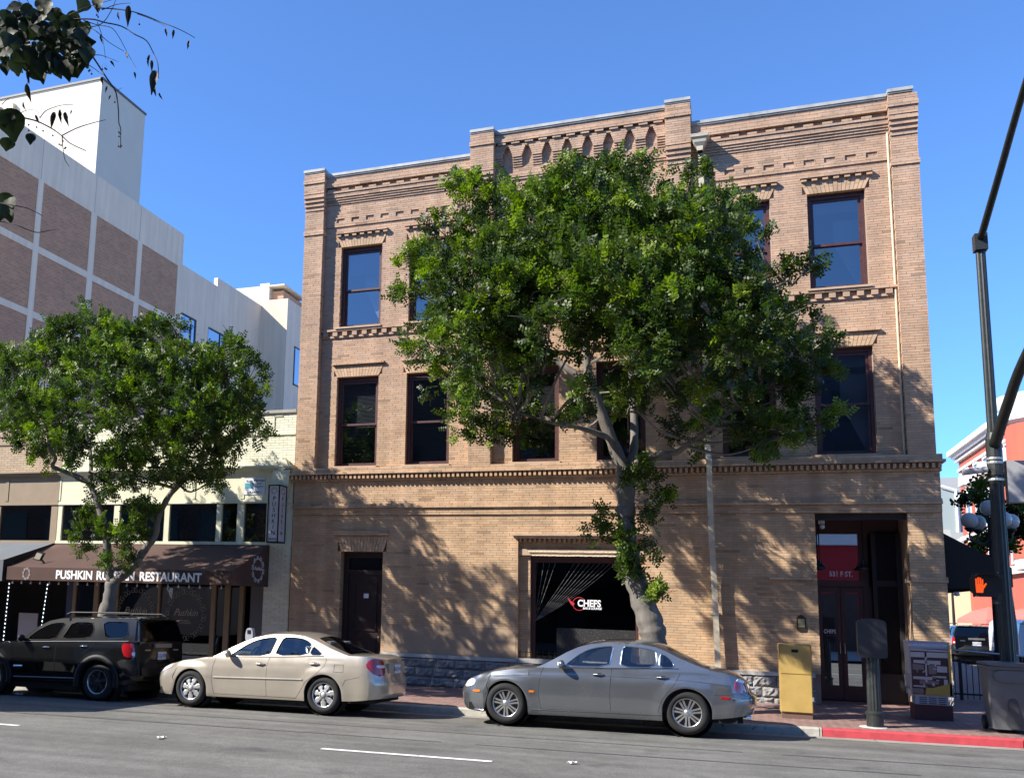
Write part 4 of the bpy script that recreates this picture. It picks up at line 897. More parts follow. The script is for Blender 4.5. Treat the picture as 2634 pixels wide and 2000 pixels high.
# plant room on the roof
A_ = at_y(612, 742, y3_+7); B_ = at_y(672, 732, y3_+7); D_ = at_y(727, 745, y3_+7)
w_ = MB(); w_.box((A_.x-3, y3_+7, zlow-1), (B_.x, y3_+12, A_.z)); w_.box((B_.x, y3_+6.8, zlow-1), (B_.x+0.9, y3_+12, B_.z)); tA(w_, 'plant_room', MATS['white_render'])
w_ = MB(); w_.box((B_.x+0.9, y3_+7.2, zlow-1), (D_.x, y3_+11, D_.z)); tA(w_, 'plant_screen', RBR)
w_ = MB(); w_.box((B_.x+0.8, y3_+6.7, B_.z-0.35), (D_.x+0.3, y3_+11, B_.z-0.22)); tA(w_, 'torn_cover', MATS['white_render'])
# ================================================================ OPPOSITE SIDE OF THE STREET (behind the viewer; seen in reflections and holding back skylight)
ob, oO, oA = mkroot('brown_building', (-20, -34, 0), 'tall plain brown building across the street behind the viewer', 'building')
w_ = MB(); w_.box((-60, -46, -1), (0.5, -32, 17.0)); oA(w_, 'wall', mat('dark_brown_stucco', (0.07, 0.06, 0.055), 0.9, noise=0.1))  # height raised to block skylight and deepen the shade opposite
for i in range(14):
    for z in (1.0, 5.0, 9.0):
        w_ = MB(); w_.box((-57+i*4.1, -32.0, z), (-54.5+i*4.1, -31.95, z+2.4)); oA(w_, 'window', mat('opp_glass', (0.02, 0.022, 0.025), 0.1))
rb_, rO, rA = mkroot('red_shop', (6, -34, 0), 'low red painted shop with white cornice across the street behind the viewer', 'shop')
w_ = MB(); w_.box((0.6, -46, -0.5), (14, -31, 5.6)); rA(w_, 'wall', mat('red_stucco', (0.42, 0.012, 0.015), 0.7))
w_ = MB(); w_.box((0.5, -31, 5.6), (14, -30.7, 5.95)); w_.box((0.5, -31, 6.75), (14, -30.5, 7.1)); w_.box((0.6, -45, 5.6), (14, -31, 6.9)); rA(w_, 'cornice', mat('white_trim', (0.7, 0.7, 0.68), 0.6))
w_ = MB()
for i in range(20): w_.box((0.7+i*0.67, -31, 6.42), (0.95+i*0.67, -30.7, 6.72))
rA(w_, 'dentil_row', MATS['white_trim'])
w_ = MB()
for i in range(5): w_.box((1.2+i*2.6, -31.02, 0.2), (3.1+i*2.6, -30.95, 3.1))
rA(w_, 'shopfront', mat('opp_dark', (0.015, 0.015, 0.016), 0.3))
tb2, t2O, t2A = mkroot('added_slate_block', (10, -50, 0), 'tall slate grey building behind the red shop across the street', 'building')
w_ = MB(); w_.box((0.6, -60, -1), (45, -46.05, 19.0)); t2A(w_, 'wall', mat('slate_stucco', (0.09, 0.11, 0.15), 0.8, noise=0.1))  # added out of view so upper windows reflect a dark wall, not sky
for i in range(10):
    for z in (7.5, 11.0, 14.5):
        w_ = MB(); w_.box((2+i*4.1, -46.05, z), (4.4+i*4.1, -46.0, z+2.0)); t2A(w_, 'window', MATS['opp_glass'])
sheet('opposite_sidewalk', [-70, -30, 0, 30], [-40, -20.2], lambda x, y: zroad(x, -20.2)+0.12, mat('pale_pavement', (0.3, 0.29, 0.27), 0.9, noise=0.15, scale=2))
# ================================================================ TREES
def leaf_material(name, base, gloss=0.32, trans=0.3):
    m = mat(name, base, gloss, tint=True, spec=0.42)
    t = m.node_tree; N = t.nodes; L = t.links; b = N['Principled BSDF']
    tr = N.new('ShaderNodeBsdfTranslucent'); src = b.inputs['Base Color'].links[0].from_socket
    mu = N.new('ShaderNodeVectorMath'); mu.operation = 'MULTIPLY'; mu.inputs[1].default_value = (1.25, 1.5, 0.45); L.new(src, mu.inputs[0]); L.new(mu.outputs[0], tr.inputs[0])
    mx = N.new('ShaderNodeMixShader'); mx.inputs[0].default_value = trans; L.new(b.outputs[0], mx.inputs[1]); L.new(tr.outputs[0], mx.inputs[2]); L.new(mx.outputs[0], N['Material Output'].inputs[0])
    return m
LEAF = leaf_material('glossy_leaf', (0.05, 0.082, 0.011), 0.5, 0.38)
BARK = mat('grey_bark', (0.15, 0.135, 0.118), 0.9, noise=0.3, scale=7, bump=0.9, bscale=16, spec=0.2, grime=((0.11, 0.09, 0.075), 6, 0.58), stretch=(1, 1, 0.35))
def mesh_np(name, V, nper, tint, m, parent):
    """leaf polygons with nper vertices each; tint per polygon"""
    nf = len(V)//nper; me = bpy.data.meshes.new(name)
    me.vertices.add(len(V)); me.vertices.foreach_set('co', V.astype(np.float32).ravel())
    me.loops.add(len(V)); me.loops.foreach_set('vertex_index', np.arange(len(V), dtype=np.int32))
    me.polygons.add(nf); me.polygons.foreach_set('loop_start', np.arange(0, len(V), nper, dtype=np.int32)); me.polygons.foreach_set('loop_total', np.full(nf, nper, np.int32))
    me.update(calc_edges=True)
    ca = me.color_attributes.new('tint', 'FLOAT_COLOR', 'CORNER'); col = np.ones((len(V), 4), np.float32); col[:, :3] = np.repeat(tint, nper, axis=0); ca.data.foreach_set('color', col.ravel())
    me.materials.append(m); o = bpy.data.objects.new(name, me); C.objects.link(o); o.parent = parent
    return o
def norm(a): return a/np.maximum(np.linalg.norm(a, axis=-1, keepdims=True), 1e-9)
OVAL = np.array([(0, 0.0), (0.28, 0.45), (0.7, 0.5), (1.0, 0.12), (0.72, -0.5), (0.28, -0.45)])
def pinnate(centers, radii, density, g, ll=0.066, lw=0.038, pairs=4, per=13, tuft=0.22, young_sunny_p=0.36):
    """leaf tufts on the shell of every clump; each tuft is a spray of compound leaves -> vertices, tints"""
    VV = []; TT = []; sunv = np.array(to_sun)
    for ci, (c, r) in enumerate(zip(centers, radii)):
        r = r*0.95; nt_ = max(4, int(density/per*r*r)); cv = g.uniform(0.75, 1.3)
        d = norm(g.normal(size=(nt_, 3)) + np.array([-0.15, -0.1, 0.3])); u = np.where(g.random(nt_) < 0.85, 0.74+0.32*g.random(nt_), g.random(nt_)**0.5*0.8); u = np.where(g.random(nt_) < 0.1, 1.1+0.35*g.random(nt_), u)
        lump = 1+0.25*np.sin(d[:, 0]*5+ci)*np.cos(d[:, 2]*6+ci*2)
        tp = c + d*(r*u*lump)[:, None]*np.array([1, 0.95, 0.85])
        td = norm(d*0.9 + np.array([0, 0, 0.45]) + g.normal(size=(nt_, 3))*0.3)
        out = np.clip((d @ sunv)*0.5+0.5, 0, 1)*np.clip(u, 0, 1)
        ty = (g.random(nt_) < young_sunny_p*out).astype(float); tv = g.uniform(0.55, 1.35, nt_)*cv  # bright tint for new growth, favouring sun-facing tufts: sunlight put into the colour
        idx = np.repeat(np.arange(nt_), per); n = len(idx)
        ax = norm(td[idx] + g.normal(size=(n, 3))*0.55); p = tp[idx] + g.normal(size=(n, 3))*tuft*0.28 - td[idx]*tuft*0.3
        up = norm(np.cross(ax, norm(g.normal(size=(n, 3))))); up = np.where((up[:, 2] < 0)[:, None], -up, up); sid = np.cross(up, ax)
        young_sunny = ty[idx][:, None]
        base = (tv[idx]*g.uniform(0.8, 1.2, n))[:, None]*np.ones((1, 3)); hue = g.uniform(-0.2, 0.22, (n, 1))*np.array([[1, 0.3, -0.6]])
        tint = base*(1+hue); tint = tint*(1-young_sunny) + young_sunny*np.array([[2.9, 2.5, 0.9]])*g.uniform(0.75, 1.2, (n, 1))
        L = g.uniform(0.8, 1.15, n)
        for k in range(pairs):
            for s in (-1, 1):
                bp = p + ax*((k+0.6)*ll*0.78*L)[:, None]
                ld = norm(sid*s*0.9 + ax*(0.35+0.1*k) + up*g.normal(0.12, 0.16, (n, 1)) + g.normal(size=(n, 3))*0.07)
                nrm = norm(up + sid*s*-0.25 + g.normal(size=(n, 3))*0.14); wd = norm(np.cross(nrm, ld))
                sz = g.uniform(0.8, 1.15, n)*L
                verts = bp[:, None, :] + ld[:, None, :]*(OVAL[None, :, 0:1]*(ll*sz)[:, None, None]) + wd[:, None, :]*(OVAL[None, :, 1:2]*(lw*sz)[:, None, None])
                VV.append(verts.reshape(-1, 3)); TT.append(tint*g.uniform(0.85, 1.12, (n, 1)))
    return np.concatenate(VV), np.concatenate(TT)
def smoothpath(pts, rs, sub=4):
    P = [Vector(p) for p in pts]; out = []; ro = []
    for i in range(len(P)-1):
        p0, p1, p2, p3 = P[max(i-1, 0)], P[i], P[i+1], P[min(i+2, len(P)-1)]
        for j in range(sub):
            t = j/sub; out.append(0.5*((2*p1)+(p2-p0)*t+(2*p0-5*p1+4*p2-p3)*t*t+(3*p1-p0-3*p2+p3)*t**3)); ro.append(rs[i]+(rs[i+1]-rs[i])*t)
    out.append(P[-1]); ro.append(rs[-1]); return out, ro
def street_tree(name, label, Y0, limbs, clumps, sprouts, seed, ymin, ymax, dens, lean=None):
    g = np.random.default_rng(seed); rr = random.Random(seed)
    base = limbs[0][0]; root = tag(empty(name, base), label, 'tree'); off = Vector(base)
    tr = MB(); skel = []
    for k, lb in enumerate(limbs):
        pts, rs = smoothpath([p for p in lb], LR[name][k], 5)
        n = 12 if k == 0 else 9
        rs = [r*(1+0.07*math.sin(i*1.9+k)+rr.uniform(-.04, .04)) for i, r in enumerate(rs)]
        mb = MB(); mb.tube(pts, rs, n)
        o = mb.build('trunk' if k == 0 else 'limb', BARK, root, smooth=True); o.location = -off
        skel += pts[2:]
    cen = []; rad = []; tw = MB()
    cx = np.mean([c[0] for c in clumps]); cyy = np.mean([c[1] for c in clumps]); sx_ = np.std([c[0] for c in clumps])*1.9; sy_ = np.std([c[1] for c in clumps])*1.9
    for i, c in enumerate(clumps):
        x, y, r = c[:3]
        dd = min(1, ((x-cx)/sx_)**2+((y-cyy)/sy_)**2)
        layers = (c[3],) if len(c) > 3 else ((-1, 1) if dd < 0.6 else (rr.uniform(-0.6, 0.6),))
        for l in layers:
            half = (ymax-ymin)/2*math.sqrt(max(0.08, 1-dd))
            Y = (ymin+ymax)/2 + l*half*rr.uniform(0.55, 0.95)
            P = at_y(x*1.19078, y*1.19078, Y); rm_ = r*1.19078*(P-Vector(CAM)).dot(fwd)/FPX
            cen.append(P); rad.append(rm_)
            # twig from the nearest limb point below
            best = min(skel, key=lambda s: (s-P).length + max(0, s.z-P.z)*2)
            mid = best.lerp(P, 0.5) + Vector((rr.uniform(-.15, .15), rr.uniform(-.15, .15), rr.uniform(-0.25, 0.05)))
            tw.tube(smoothpath([best, mid, P], [0.035, 0.022, 0.008], 4)[0], smoothpath([best, mid, P], [0.035, 0.022, 0.008], 4)[1], 5, cap=False)
            for _ in range(3):
                Q = P+Vector((rr.gauss(0, 1), rr.gauss(0, 1), rr.gauss(0, 0.8)))*rm_*0.55
                tw.tube([mid.lerp(P, rr.uniform(0.3, 0.9)), P.lerp(Q, 0.5), Q], [0.014, 0.009, 0.004], 4, cap=False)
    for x, y, r in sprouts:
        P = at_y(x*1.19078, y*1.19078, Y0-0.1+rr.uniform(-.25, .15)); rm_ = r*1.19078*(P-Vector(CAM)).dot(fwd)/FPX; cen.append(P); rad.append(rm_*0.95)
        best = min(skel, key=lambda s: (s-P).length); tw.tube([best, best.lerp(P, 0.6)+Vector((0, 0, 0.05)), P], [0.014, 0.01, 0.004], 4, cap=False)
    o = tw.build('twigs', BARK, root, fix=False); o.location = -off; o['kind'] = 'stuff'
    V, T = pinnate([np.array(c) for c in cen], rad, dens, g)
    o = mesh_np('crown', V, 6, T, LEAF, root); o.location = -off
    return root
def px(lst, Y, s=1.0, ox=0, oy=0): return [at_y(ox+x/s, oy+y/s, Y+(e[0] if e else 0)) for x, y, *e in lst]
LR = {}
# big tree in front of the brick building
Yb = -3.25
gb = at_y(1682, 1660, Yb); g0 = Vector((gb.x+0.03, Yb, zwalk(gb.x, Yb)-0.05))
trunk = [g0] + px([(1682, 1660), (1672, 1600), (1650, 1535), (1622, 1450), (1612, 1350), (1610, 1270), (1608, 1205)], Yb)
limbs = [trunk,
  px([(1608, 1215), (1575, 1137, -.1), (1534, 1028, -.3), (1515, 985, -.4), (1511, 925, -.5), (1505, 840, -.6), (1500, 700, -.5)], Yb),
  px([(1517, 990, -.35), (1480, 962, -.4), (1401, 905, -.3), (1330, 850, 0), (1220, 770, .2), (1150, 700, .2)], Yb),
  px([(1612, 1215), (1629, 1165, .2), (1631, 1082, .4), (1624, 947, .5), (1640, 800, .4), (1700, 650, .3)], Yb),
  px([(1570, 1130, -.1), (1553, 1120, -.3), (1488, 1099, -.8), (1434, 1090, -1.1), (1330, 1060, -1.4)], Yb),
  px([(1615, 1205), (1640, 1191, -.1), (1694, 1169, -.3), (1749, 1158, -.6), (1850, 1080, -.8), (1960, 1000, -.7)], Yb),
  px([(1628, 1060, .4), (1690, 960, .2), (1790, 860, 0), (1920, 780, -.2), (2030, 720, -.2)], Yb)]
LR['carob_tree'] = [[0.27, 0.24, 0.235, 0.215, 0.175, 0.165, 0.165, 0.16], [0.12, 0.115, 0.105, 0.1, 0.075, 0.06, 0.03], [0.07, 0.065, 0.06, 0.05, 0.035, 0.02], [0.1, 0.085, 0.075, 0.065, 0.045, 0.02], [0.06, 0.055, 0.045, 0.035, 0.02], [0.075, 0.07, 0.06, 0.05, 0.035, 0.015], [0.06, 0.05, 0.04, 0.03, 0.015]]
big = [(1010,412,45),(1075,460,75),(1040,395,30),(960,500,50),(915,575,55),(890,640,38),(1000,600,85),(1090,560,85),(1180,470,85),(1250,420,70),(1235,375,38),(1320,390,55),(1380,360,32),(1395,405,60),(1460,470,55),(1300,480,95),(1400,520,95),(1200,570,95),(1500,375,26),(1480,420,30),(1555,430,40),(1615,455,32),(1530,500,65),(1600,520,45),(1480,580,85),(1300,610,105),(1400,640,95),(1120,680,95),(1020,700,85),(925,735,50),(895,765,26),(975,815,60),(1050,800,75),(1140,790,60),(1010,900,50),(1055,940,40),(1110,890,60),(1170,905,35),(1290,735,60,-1),(1420,740,85),(1430,820,70),(1560,640,85),(1640,620,50),(1700,590,34),(1745,580,28),(1660,700,85),(1720,760,60),(1785,730,25),(1755,820,50),(1690,850,80),(1600,760,85),(1560,860,60),(1545,930,48),(1620,945,55),(1695,940,60),(1745,925,30),(1810,900,24),(1360,870,40),(1465,930,34),(1250,905,28),(1275,850,26),(1120,640,70,-1),(1190,690,60,-1),(1210,600,75,-1),(1290,660,75,-1),(1370,690,75,-1),(1440,660,75,-1),(1390,760,60,-1),(1480,730,65,-1),(1130,730,55,-1),(1060,680,60,-1)]
spr = [(1385,1040,36),(1425,1085,30),(1405,1130,30),(1325,1115,30),(1285,1150,26),(1350,1175,34),(1400,1190,28),(1345,1230,26),(1372,1225,24),(1400,1275,24),(1425,1290,20),(1395,1010,26)]
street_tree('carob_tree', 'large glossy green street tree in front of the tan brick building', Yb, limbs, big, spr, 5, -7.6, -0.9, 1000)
# smaller tree in front of the shops
Yl = -3.3
gl_ = at_y(278, 1590, Yl); g0 = Vector((gl_.x-0.02, Yl, zwalk(gl_.x, Yl)-0.05))
Q = lambda l: px(l, Yl, 2.836, 0, 1150)
limbs = [[g0] + px([(272, 1600), (283, 1540), (288, 1495)], Yl),
  Q([(805, 980), (790, 800, -.05), (765, 600, -.1), (722, 440, -.1), (655, 265, -.1), (590, 225, -.15), (480, 180, -.2), (385, 140, -.3), (405, 80, -.3), (365, 0, -.4), (330, -150, -.4), (200, -350, -.3)]),
  Q([(825, 985), (960, 880, .05), (1060, 740, .1), (1130, 640, .1), (1160, 500, .15), (1250, 330, .1), (1400, 190, 0), (1510, 60, -.1), (1600, -200, -.2)]),
  Q([(655, 270, -.1), (665, 100, .1), (640, -60, .3), (600, -300, .4), (640, -600, .3)])]
LR['street_tree'] = [[0.24, 0.215, 0.16, 0.15], [0.1, 0.095, 0.085, 0.075, 0.07, 0.06, 0.055, 0.05, 0.045, 0.04, 0.035, 0.015], [0.11, 0.1, 0.09, 0.08, 0.07, 0.065, 0.06, 0.045, 0.015], [0.055, 0.05, 0.045, 0.035, 0.015]]
lft = [(40,800,52),(-10,790,45),(100,760,50),(60,870,55),(15,930,40),(110,900,65),(145,725,48),(185,692,28),(235,730,55),(200,800,80),(290,765,60),(320,715,36),(345,700,24),(385,715,22),(330,820,70),(270,880,80),(150,965,50),(60,960,42),(400,785,50),(430,855,70),(480,785,45),(505,735,30),(540,800,42),(555,860,36),(500,900,70),(420,945,70),(340,960,70),(480,985,50),(545,930,34),(395,1030,42),(455,1040,28),(300,1040,38),(255,1005,50),(-60,860,50),(-50,930,40)]
spl = [(185,1130,28),(225,1160,34),(275,1150,38),(300,1105,38),(175,1185,18),(250,1200,30),(285,1195,26),(220,1055,30),(200,1085,20),(170,1150,22)]
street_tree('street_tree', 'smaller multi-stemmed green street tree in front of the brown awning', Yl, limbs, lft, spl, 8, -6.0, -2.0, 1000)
# ---------------------------------------------------------------- near overhanging branch (top left)
def rounded_h(poly):
    o = []; n = len(poly)
    for i in range(n):
        a, b = poly[i], poly[(i+1) % n]; o += [(a[0]*.8+b[0]*.2, a[1]*.8+b[1]*.2), (a[0]*.2+b[0]*.8, a[1]*.2+b[1]*.8)]
    return o
def frond():
    root_xy = Vector((-9.5, -17.6, 0)); zt = zroad(-9.5, -17.6)
    root = tag(empty('linden_tree', (root_xy.x, root_xy.y, zt)), 'bare-twigged tree whose leafy branch hangs in from above against the sky', 'tree'); off = Vector((root_xy.x, root_xy.y, zt))
    def at_d(px_, py_, d):
        r = ray(px_, py_); return Vector(CAM)+r*d
    D0 = 4.2; s = 4.2
    def W(l): return [at_d(x/s, y/s, D0+(e[0] if e else 0)) for x, y, *e in l]
    tip = W([(-150, 330)])[0]
    mb = MB(); mb.tube(smoothpath([off, off+Vector((0.1, 0.05, 2.2)), off+Vector((0.4, 0.1, 3.6)), off.lerp(tip, 0.55)+Vector((0.2, 0.2, 2.6)), tip+Vector((-0.5, 0.1, 0.25)), tip], [0.16, 0.13, 0.11, 0.06, 0.025, 0.014])[0], smoothpath([off]*6, [0.16, 0.13, 0.11, 0.06, 0.025, 0.014])[1], 9)
    o = mb.build('trunk', BARK, root, smooth=True); o.location = -off
    TW = mat('dark_twig', (0.035, 0.025, 0.022), 0.8)
    tw = MB()
    lines = [([(-150,330),(60,300),(170,215),(300,160,.1),(520,140,.1)],7),([(-150,60),(100,240),(300,380),(420,470),(580,570)],6),([(0,180),(60,230),(150,270)],5),([(520,250),(720,215),(980,208),(1130,245),(1310,285),(1450,370),(1580,440),(1650,560),(1705,690),(1710,850)],6),
      ([(560,250),(760,160),(860,110),(1000,60),(1210,0)],4),([(700,300),(950,295),(1100,255),(1200,120),(1250,0)],4.5),([(1050,90),(1200,95),(1400,120),(1580,175),(1720,235),(1870,290),(2000,350),(2105,410)],5),([(1480,150),(1640,210),(1790,285)],3),
      ([(850,235),(940,280),(1040,340),(1180,460),(1340,555)],4),([(900,220),(1050,270),(1200,300),(1290,410),(1380,580),(1470,735)],3.5),([(1050,240),(1090,350),(1120,480),(1140,640)],3),([(1000,600),(1100,600),(1280,670)],3.5),([(880,650),(1000,730),(1110,810)],3.5),
      ([(980,580),(1060,700),(1150,840),(1240,970),(1265,1060),(1280,1200),(1285,1330),(1305,1400),(1300,1590)],6.5),([(1240,990),(1320,950)],2.5),([(-60,1180),(130,1215),(250,1270),(400,1310),(560,1390),(670,1470),(760,1550),(930,1630)],7),([(670,1465),(830,1385),(1000,1330),(1140,1295)],5),([(430,1275),(500,1195),(650,1140),(790,1130)],4),([(215,1225),(300,1190),(400,1200),(430,1270)],2.5),([(670,1480),(680,1600),(700,1720),(750,1800)],4),([(1100,110),(1260,50),(1410,35)],3.5),([(20,1130),(100,1060),(220,1035)],3),
      ([(-80,2165),(0,2190),(120,2215),(300,2250),(460,2330)],5),([(-100,2380),(60,2400),(200,2440),(390,2510),(520,2490),(640,2475)],5),([(200,0),(255,110)],3),([(290,0),(330,60)],3),([(300,900),(310,700),(320,560)],4)]
    for l, wpx in lines:
        P, rs = smoothpath(W([(x, y, *(e or [0.02*math.sin(i*2.1)])) for i, (x, y, *e) in enumerate(l)]), [wpx*0.5/s*1.55*D0/FPX*2*(1-0.55*i/max(1, len(l)-1)) for i in range(len(l))], 4)
        tw.tube(P, rs, 5)
    o = tw.build('twigs', TW, root, fix=False); o.location = -off; o['kind'] = 'stuff'
    LF = leaf_material('broad_leaf', (0.03, 0.04, 0.014), 0.55, 0.28); r = random.Random(21)
    HEART = [(0, 0.0), (0.1, 0.32), (0.35, 0.5), (0.62, 0.42), (0.85, 0.2), (1.12, 0.0), (0.85, -0.2), (0.62, -0.42), (0.35, -0.5), (0.1, -0.32)]; HEART = rounded_h(HEART)
    def leaf(px_, py_, size, ang, d=0.0, dead=False):
        P = at_d(px_/s, py_/s, D0+d+r.uniform(-.15, .15)); L = size/s*D0/FPX
        a = Vector((math.cos(ang)*rgt + math.sin(ang)*upv)); a = (a + fwd*r.uniform(-.4, .4)).normalized(); n = (fwd*-1 + rgt*r.uniform(-.6, .6)+upv*r.uniform(-.6, .6)).normalized(); wv = n.cross(a).normalized(); n = a.cross(wv)
        wd = 0.32 if dead else 0.95; V = []; m_ = MB()
        for u, v in HEART: V.append(P + a*L*u + wv*L*v*wd + n*L*(0.3*abs(v)*r.uniform(0.4, 1.2)-0.12*u*u))
        c_ = P + a*L*0.5; t = (r.uniform(.5, 1.0),)*3 if not dead else (r.uniform(0.6, 1.1), r.uniform(.35, .5), .5)
        m_.add([c_]+V, [(0, i+1, (i+1) % len(V)+1) for i in range(len(V))], t)
        o = m_.build('leaf', LF, root, fix=False, smooth=True); o.location = -off
    for i in range(190):
        x, y = r.uniform(-60, 900), r.uniform(-40, 720)
        if ((x-400)/560)**2+((y-380)/400)**2 > 1 or (x > 620 and y < 150) or (y < 60 and not 300 < x < 800): continue
        leaf(x, y, r.uniform(105, 195), -math.pi/2+r.gauss(0, 0.8))
    for x, y, sz, a in ((900, 430, 240, -1.7), (930, 500, 200, -1.4), (820, 590, 220, -1.6), (300, 80, 200, -1.2), (930, -20, 190, -1.9), (1070, -40, 160, -1.7), (100, 1160, 330, -1.5), (0, 1150, 260, -1.8), (60, 1220, 200, -1.3), (120, 1490, 150, -1.9), (60, 1480, 140, -1.6), (340, 1440, 130, -1.6), (10, 2080, 230, -1.2), (120, 2130, 200, -1.5), (30, 2200, 200, -1.7), (90, 2240, 170, -1.6), (600, 560, 220, -1.7), (560, 380, 230, -1.5), (720, 640, 220, -1.5), (200, 640, 200, -1.6), (420, 620, 200, -1.5)): leaf(x, y, sz, a)
    for x, y, sz, a in ((1390, 60, 210, -1.6), (1280, 130, 90, -1.5), (1790, 310, 90, -1.4), (1880, 320, 90, -1.8), (2050, 440, 100, -1.8), (1370, 560, 90, -1.4), (1620, 590, 120, -1.9), (1640, 650, 110, -1.6), (1680, 760, 280, -1.65), (1650, 860, 180, -1.4), (1720, 1000, 80, -1.2), (1450, 780, 80, -1.3), (1090, 370, 90, -1.5), (1190, 660, 90, -0.9), (1100, 830, 100, -1.4), (1160, 930, 70, -1.9), (1200, 1030, 60, -2.2), (590, 1210, 190, -1.7), (650, 1180, 140, -1.6), (700, 1210, 150, -1.3), (780, 1190, 60, -1.8), (290, 900, 180, -1.5), (250, 1100, 90, -1.4), (380, 1240, 90, -1.2), (310, 760, 150, -1.5)): leaf(x, y, sz, a, dead=True)
    for x, y in ((1045,165),(1060,185),(905,345),(820,325),(1505,265),(970,760),(990,800),(960,770),(1135,740),(1150,750),(1105,750),(1240,1105),(1285,1430),(1300,1447),(1285,1475),(1280,1580),(1300,1590),(1310,1575),(165,1235),(250,1335),(310,1350),(395,1375),(465,1415),(310,1410),(570,1465),(680,1525),(660,1570),(710,1595),(700,1605),(640,1560),(70,325),(80,322)):
        b_ = MB(); P = at_d(x/s, y/s, D0); R_ = 11/s*D0/FPX; b_.lathe([(0, -R_), (R_*0.87, -R_/2), (R_*0.87, R_/2), (0, R_)], 7, 'z', P); b_.tube([P, P+upv*R_*5], R_*0.12, 3, cap=False); o = b_.build('berry', TW, root, fix=False, smooth=True); o.location = -off
frond()
# ================================================================ CARS
def interp(pts, x):
    if x <= pts[0][0]: return pts[0][1]
    for (a, fa), (b, fb) in zip(pts, pts[1:]):
        if x <= b:
            t = (x-a)/(b-a); t2 = t*t*(3-2*t)*0.5+t*0.5; return fa+(fb-fa)*t2
    return pts[-1][1]
def inpoly(x, z, poly):
    c = False; n = len(poly)
    for i in range(n):
        x1, z1 = poly[i]; x2, z2 = poly[(i+1) % n]
        if (z1 > z) != (z2 > z) and x < (x2-x1)*(z-z1)/(z2-z1)+x1: c = not c
    return c
def dense(poly, d=0.04, closed=True):
    out = []; n = len(poly)
    for i in range(n if closed else n-1):
        a, b = poly[i], poly[(i+1) % n]; k = max(1, int(math.hypot(b[0]-a[0], b[1]-a[1])/d))
        out += [(a[0]+(b[0]-a[0])*j/k, a[1]+(b[1]-a[1])*j/k) for j in range(k)]
    if not closed: out.append(poly[-1])
    return out
def rounded(poly, it=2):
    for _ in range(it):
        o = []; n = len(poly)
        for i in range(n):
            a, b = poly[i], poly[(i+1) % n]; o += [(a[0]*.78+b[0]*.22, a[1]*.78+b[1]*.22), (a[0]*.22+b[0]*.78, a[1]*.22+b[1]*.78)]
        poly = o
    return poly
def cdt(outline, holes=(), step=0.06):
    V = []; E = []
    for loop in [outline]+list(holes):
        n0 = len(V); lp = dense(loop, 0.05); V += lp; E += [(n0+i, n0+(i+1) % len(lp)) for i in range(len(lp))]
    xs_ = [p[0] for p in outline]; zs_ = [p[1] for p in outline]
    x = min(xs_)+step/2
    while x < max(xs_):
        z = min(zs_)+step/2
        while z < max(zs_):
            if inpoly(x, z, outline) and not any(inpoly(x, z, h) for h in holes): V.append((x, z))
            z += step
        x += step
    r = geometry.delaunay_2d_cdt([Vector(p) for p in V], E, [], 0, 1e-5)
    vv, ff = r[0], r[2]; F = []
    for f in ff:
        cx_ = sum(vv[i][0] for i in f)/len(f); cz_ = sum(vv[i][1] for i in f)/len(f)
        if inpoly(cx_, cz_, outline) and not any(inpoly(cx_, cz_, h) for h in holes): F.append(tuple(f))
    return [(v[0], v[1]) for v in vv], F
def paint(name, col, metal=0.35, rough=0.38, flake=0.04):
    return mat(name, col, rough, metal, noise=flake, scale=3, coat=1.0, spec=0.5)
TYRE = mat('tyre_rubber', (0.011, 0.011, 0.011), 0.85, noise=0.15, scale=20, bump=0.3, bscale=60)
ALLOY = mat('alloy', (0.62, 0.62, 0.62), 0.28, 0.9)
CHROME = MATS['chrome']
CBLACK = mat('car_black_trim', (0.008, 0.008, 0.009), 0.55, spec=0.25)
UNDER = mat('car_underside', (0.006, 0.006, 0.006), 0.9)
REDL = mat('red_lens', (0.33, 0.008, 0.012), 0.12, coat=1.0)
CLEARL = mat('clear_lens', (0.6, 0.6, 0.58), 0.1, coat=1.0)
AMBER = mat('amber_lens', (0.6, 0.16, 0.02), 0.15, coat=1.0)
PLATE = mat('plate_white', (0.62, 0.63, 0.66), 0.5)
SEAT = mat('seat_cloth', (0.1, 0.1, 0.105), 0.9)
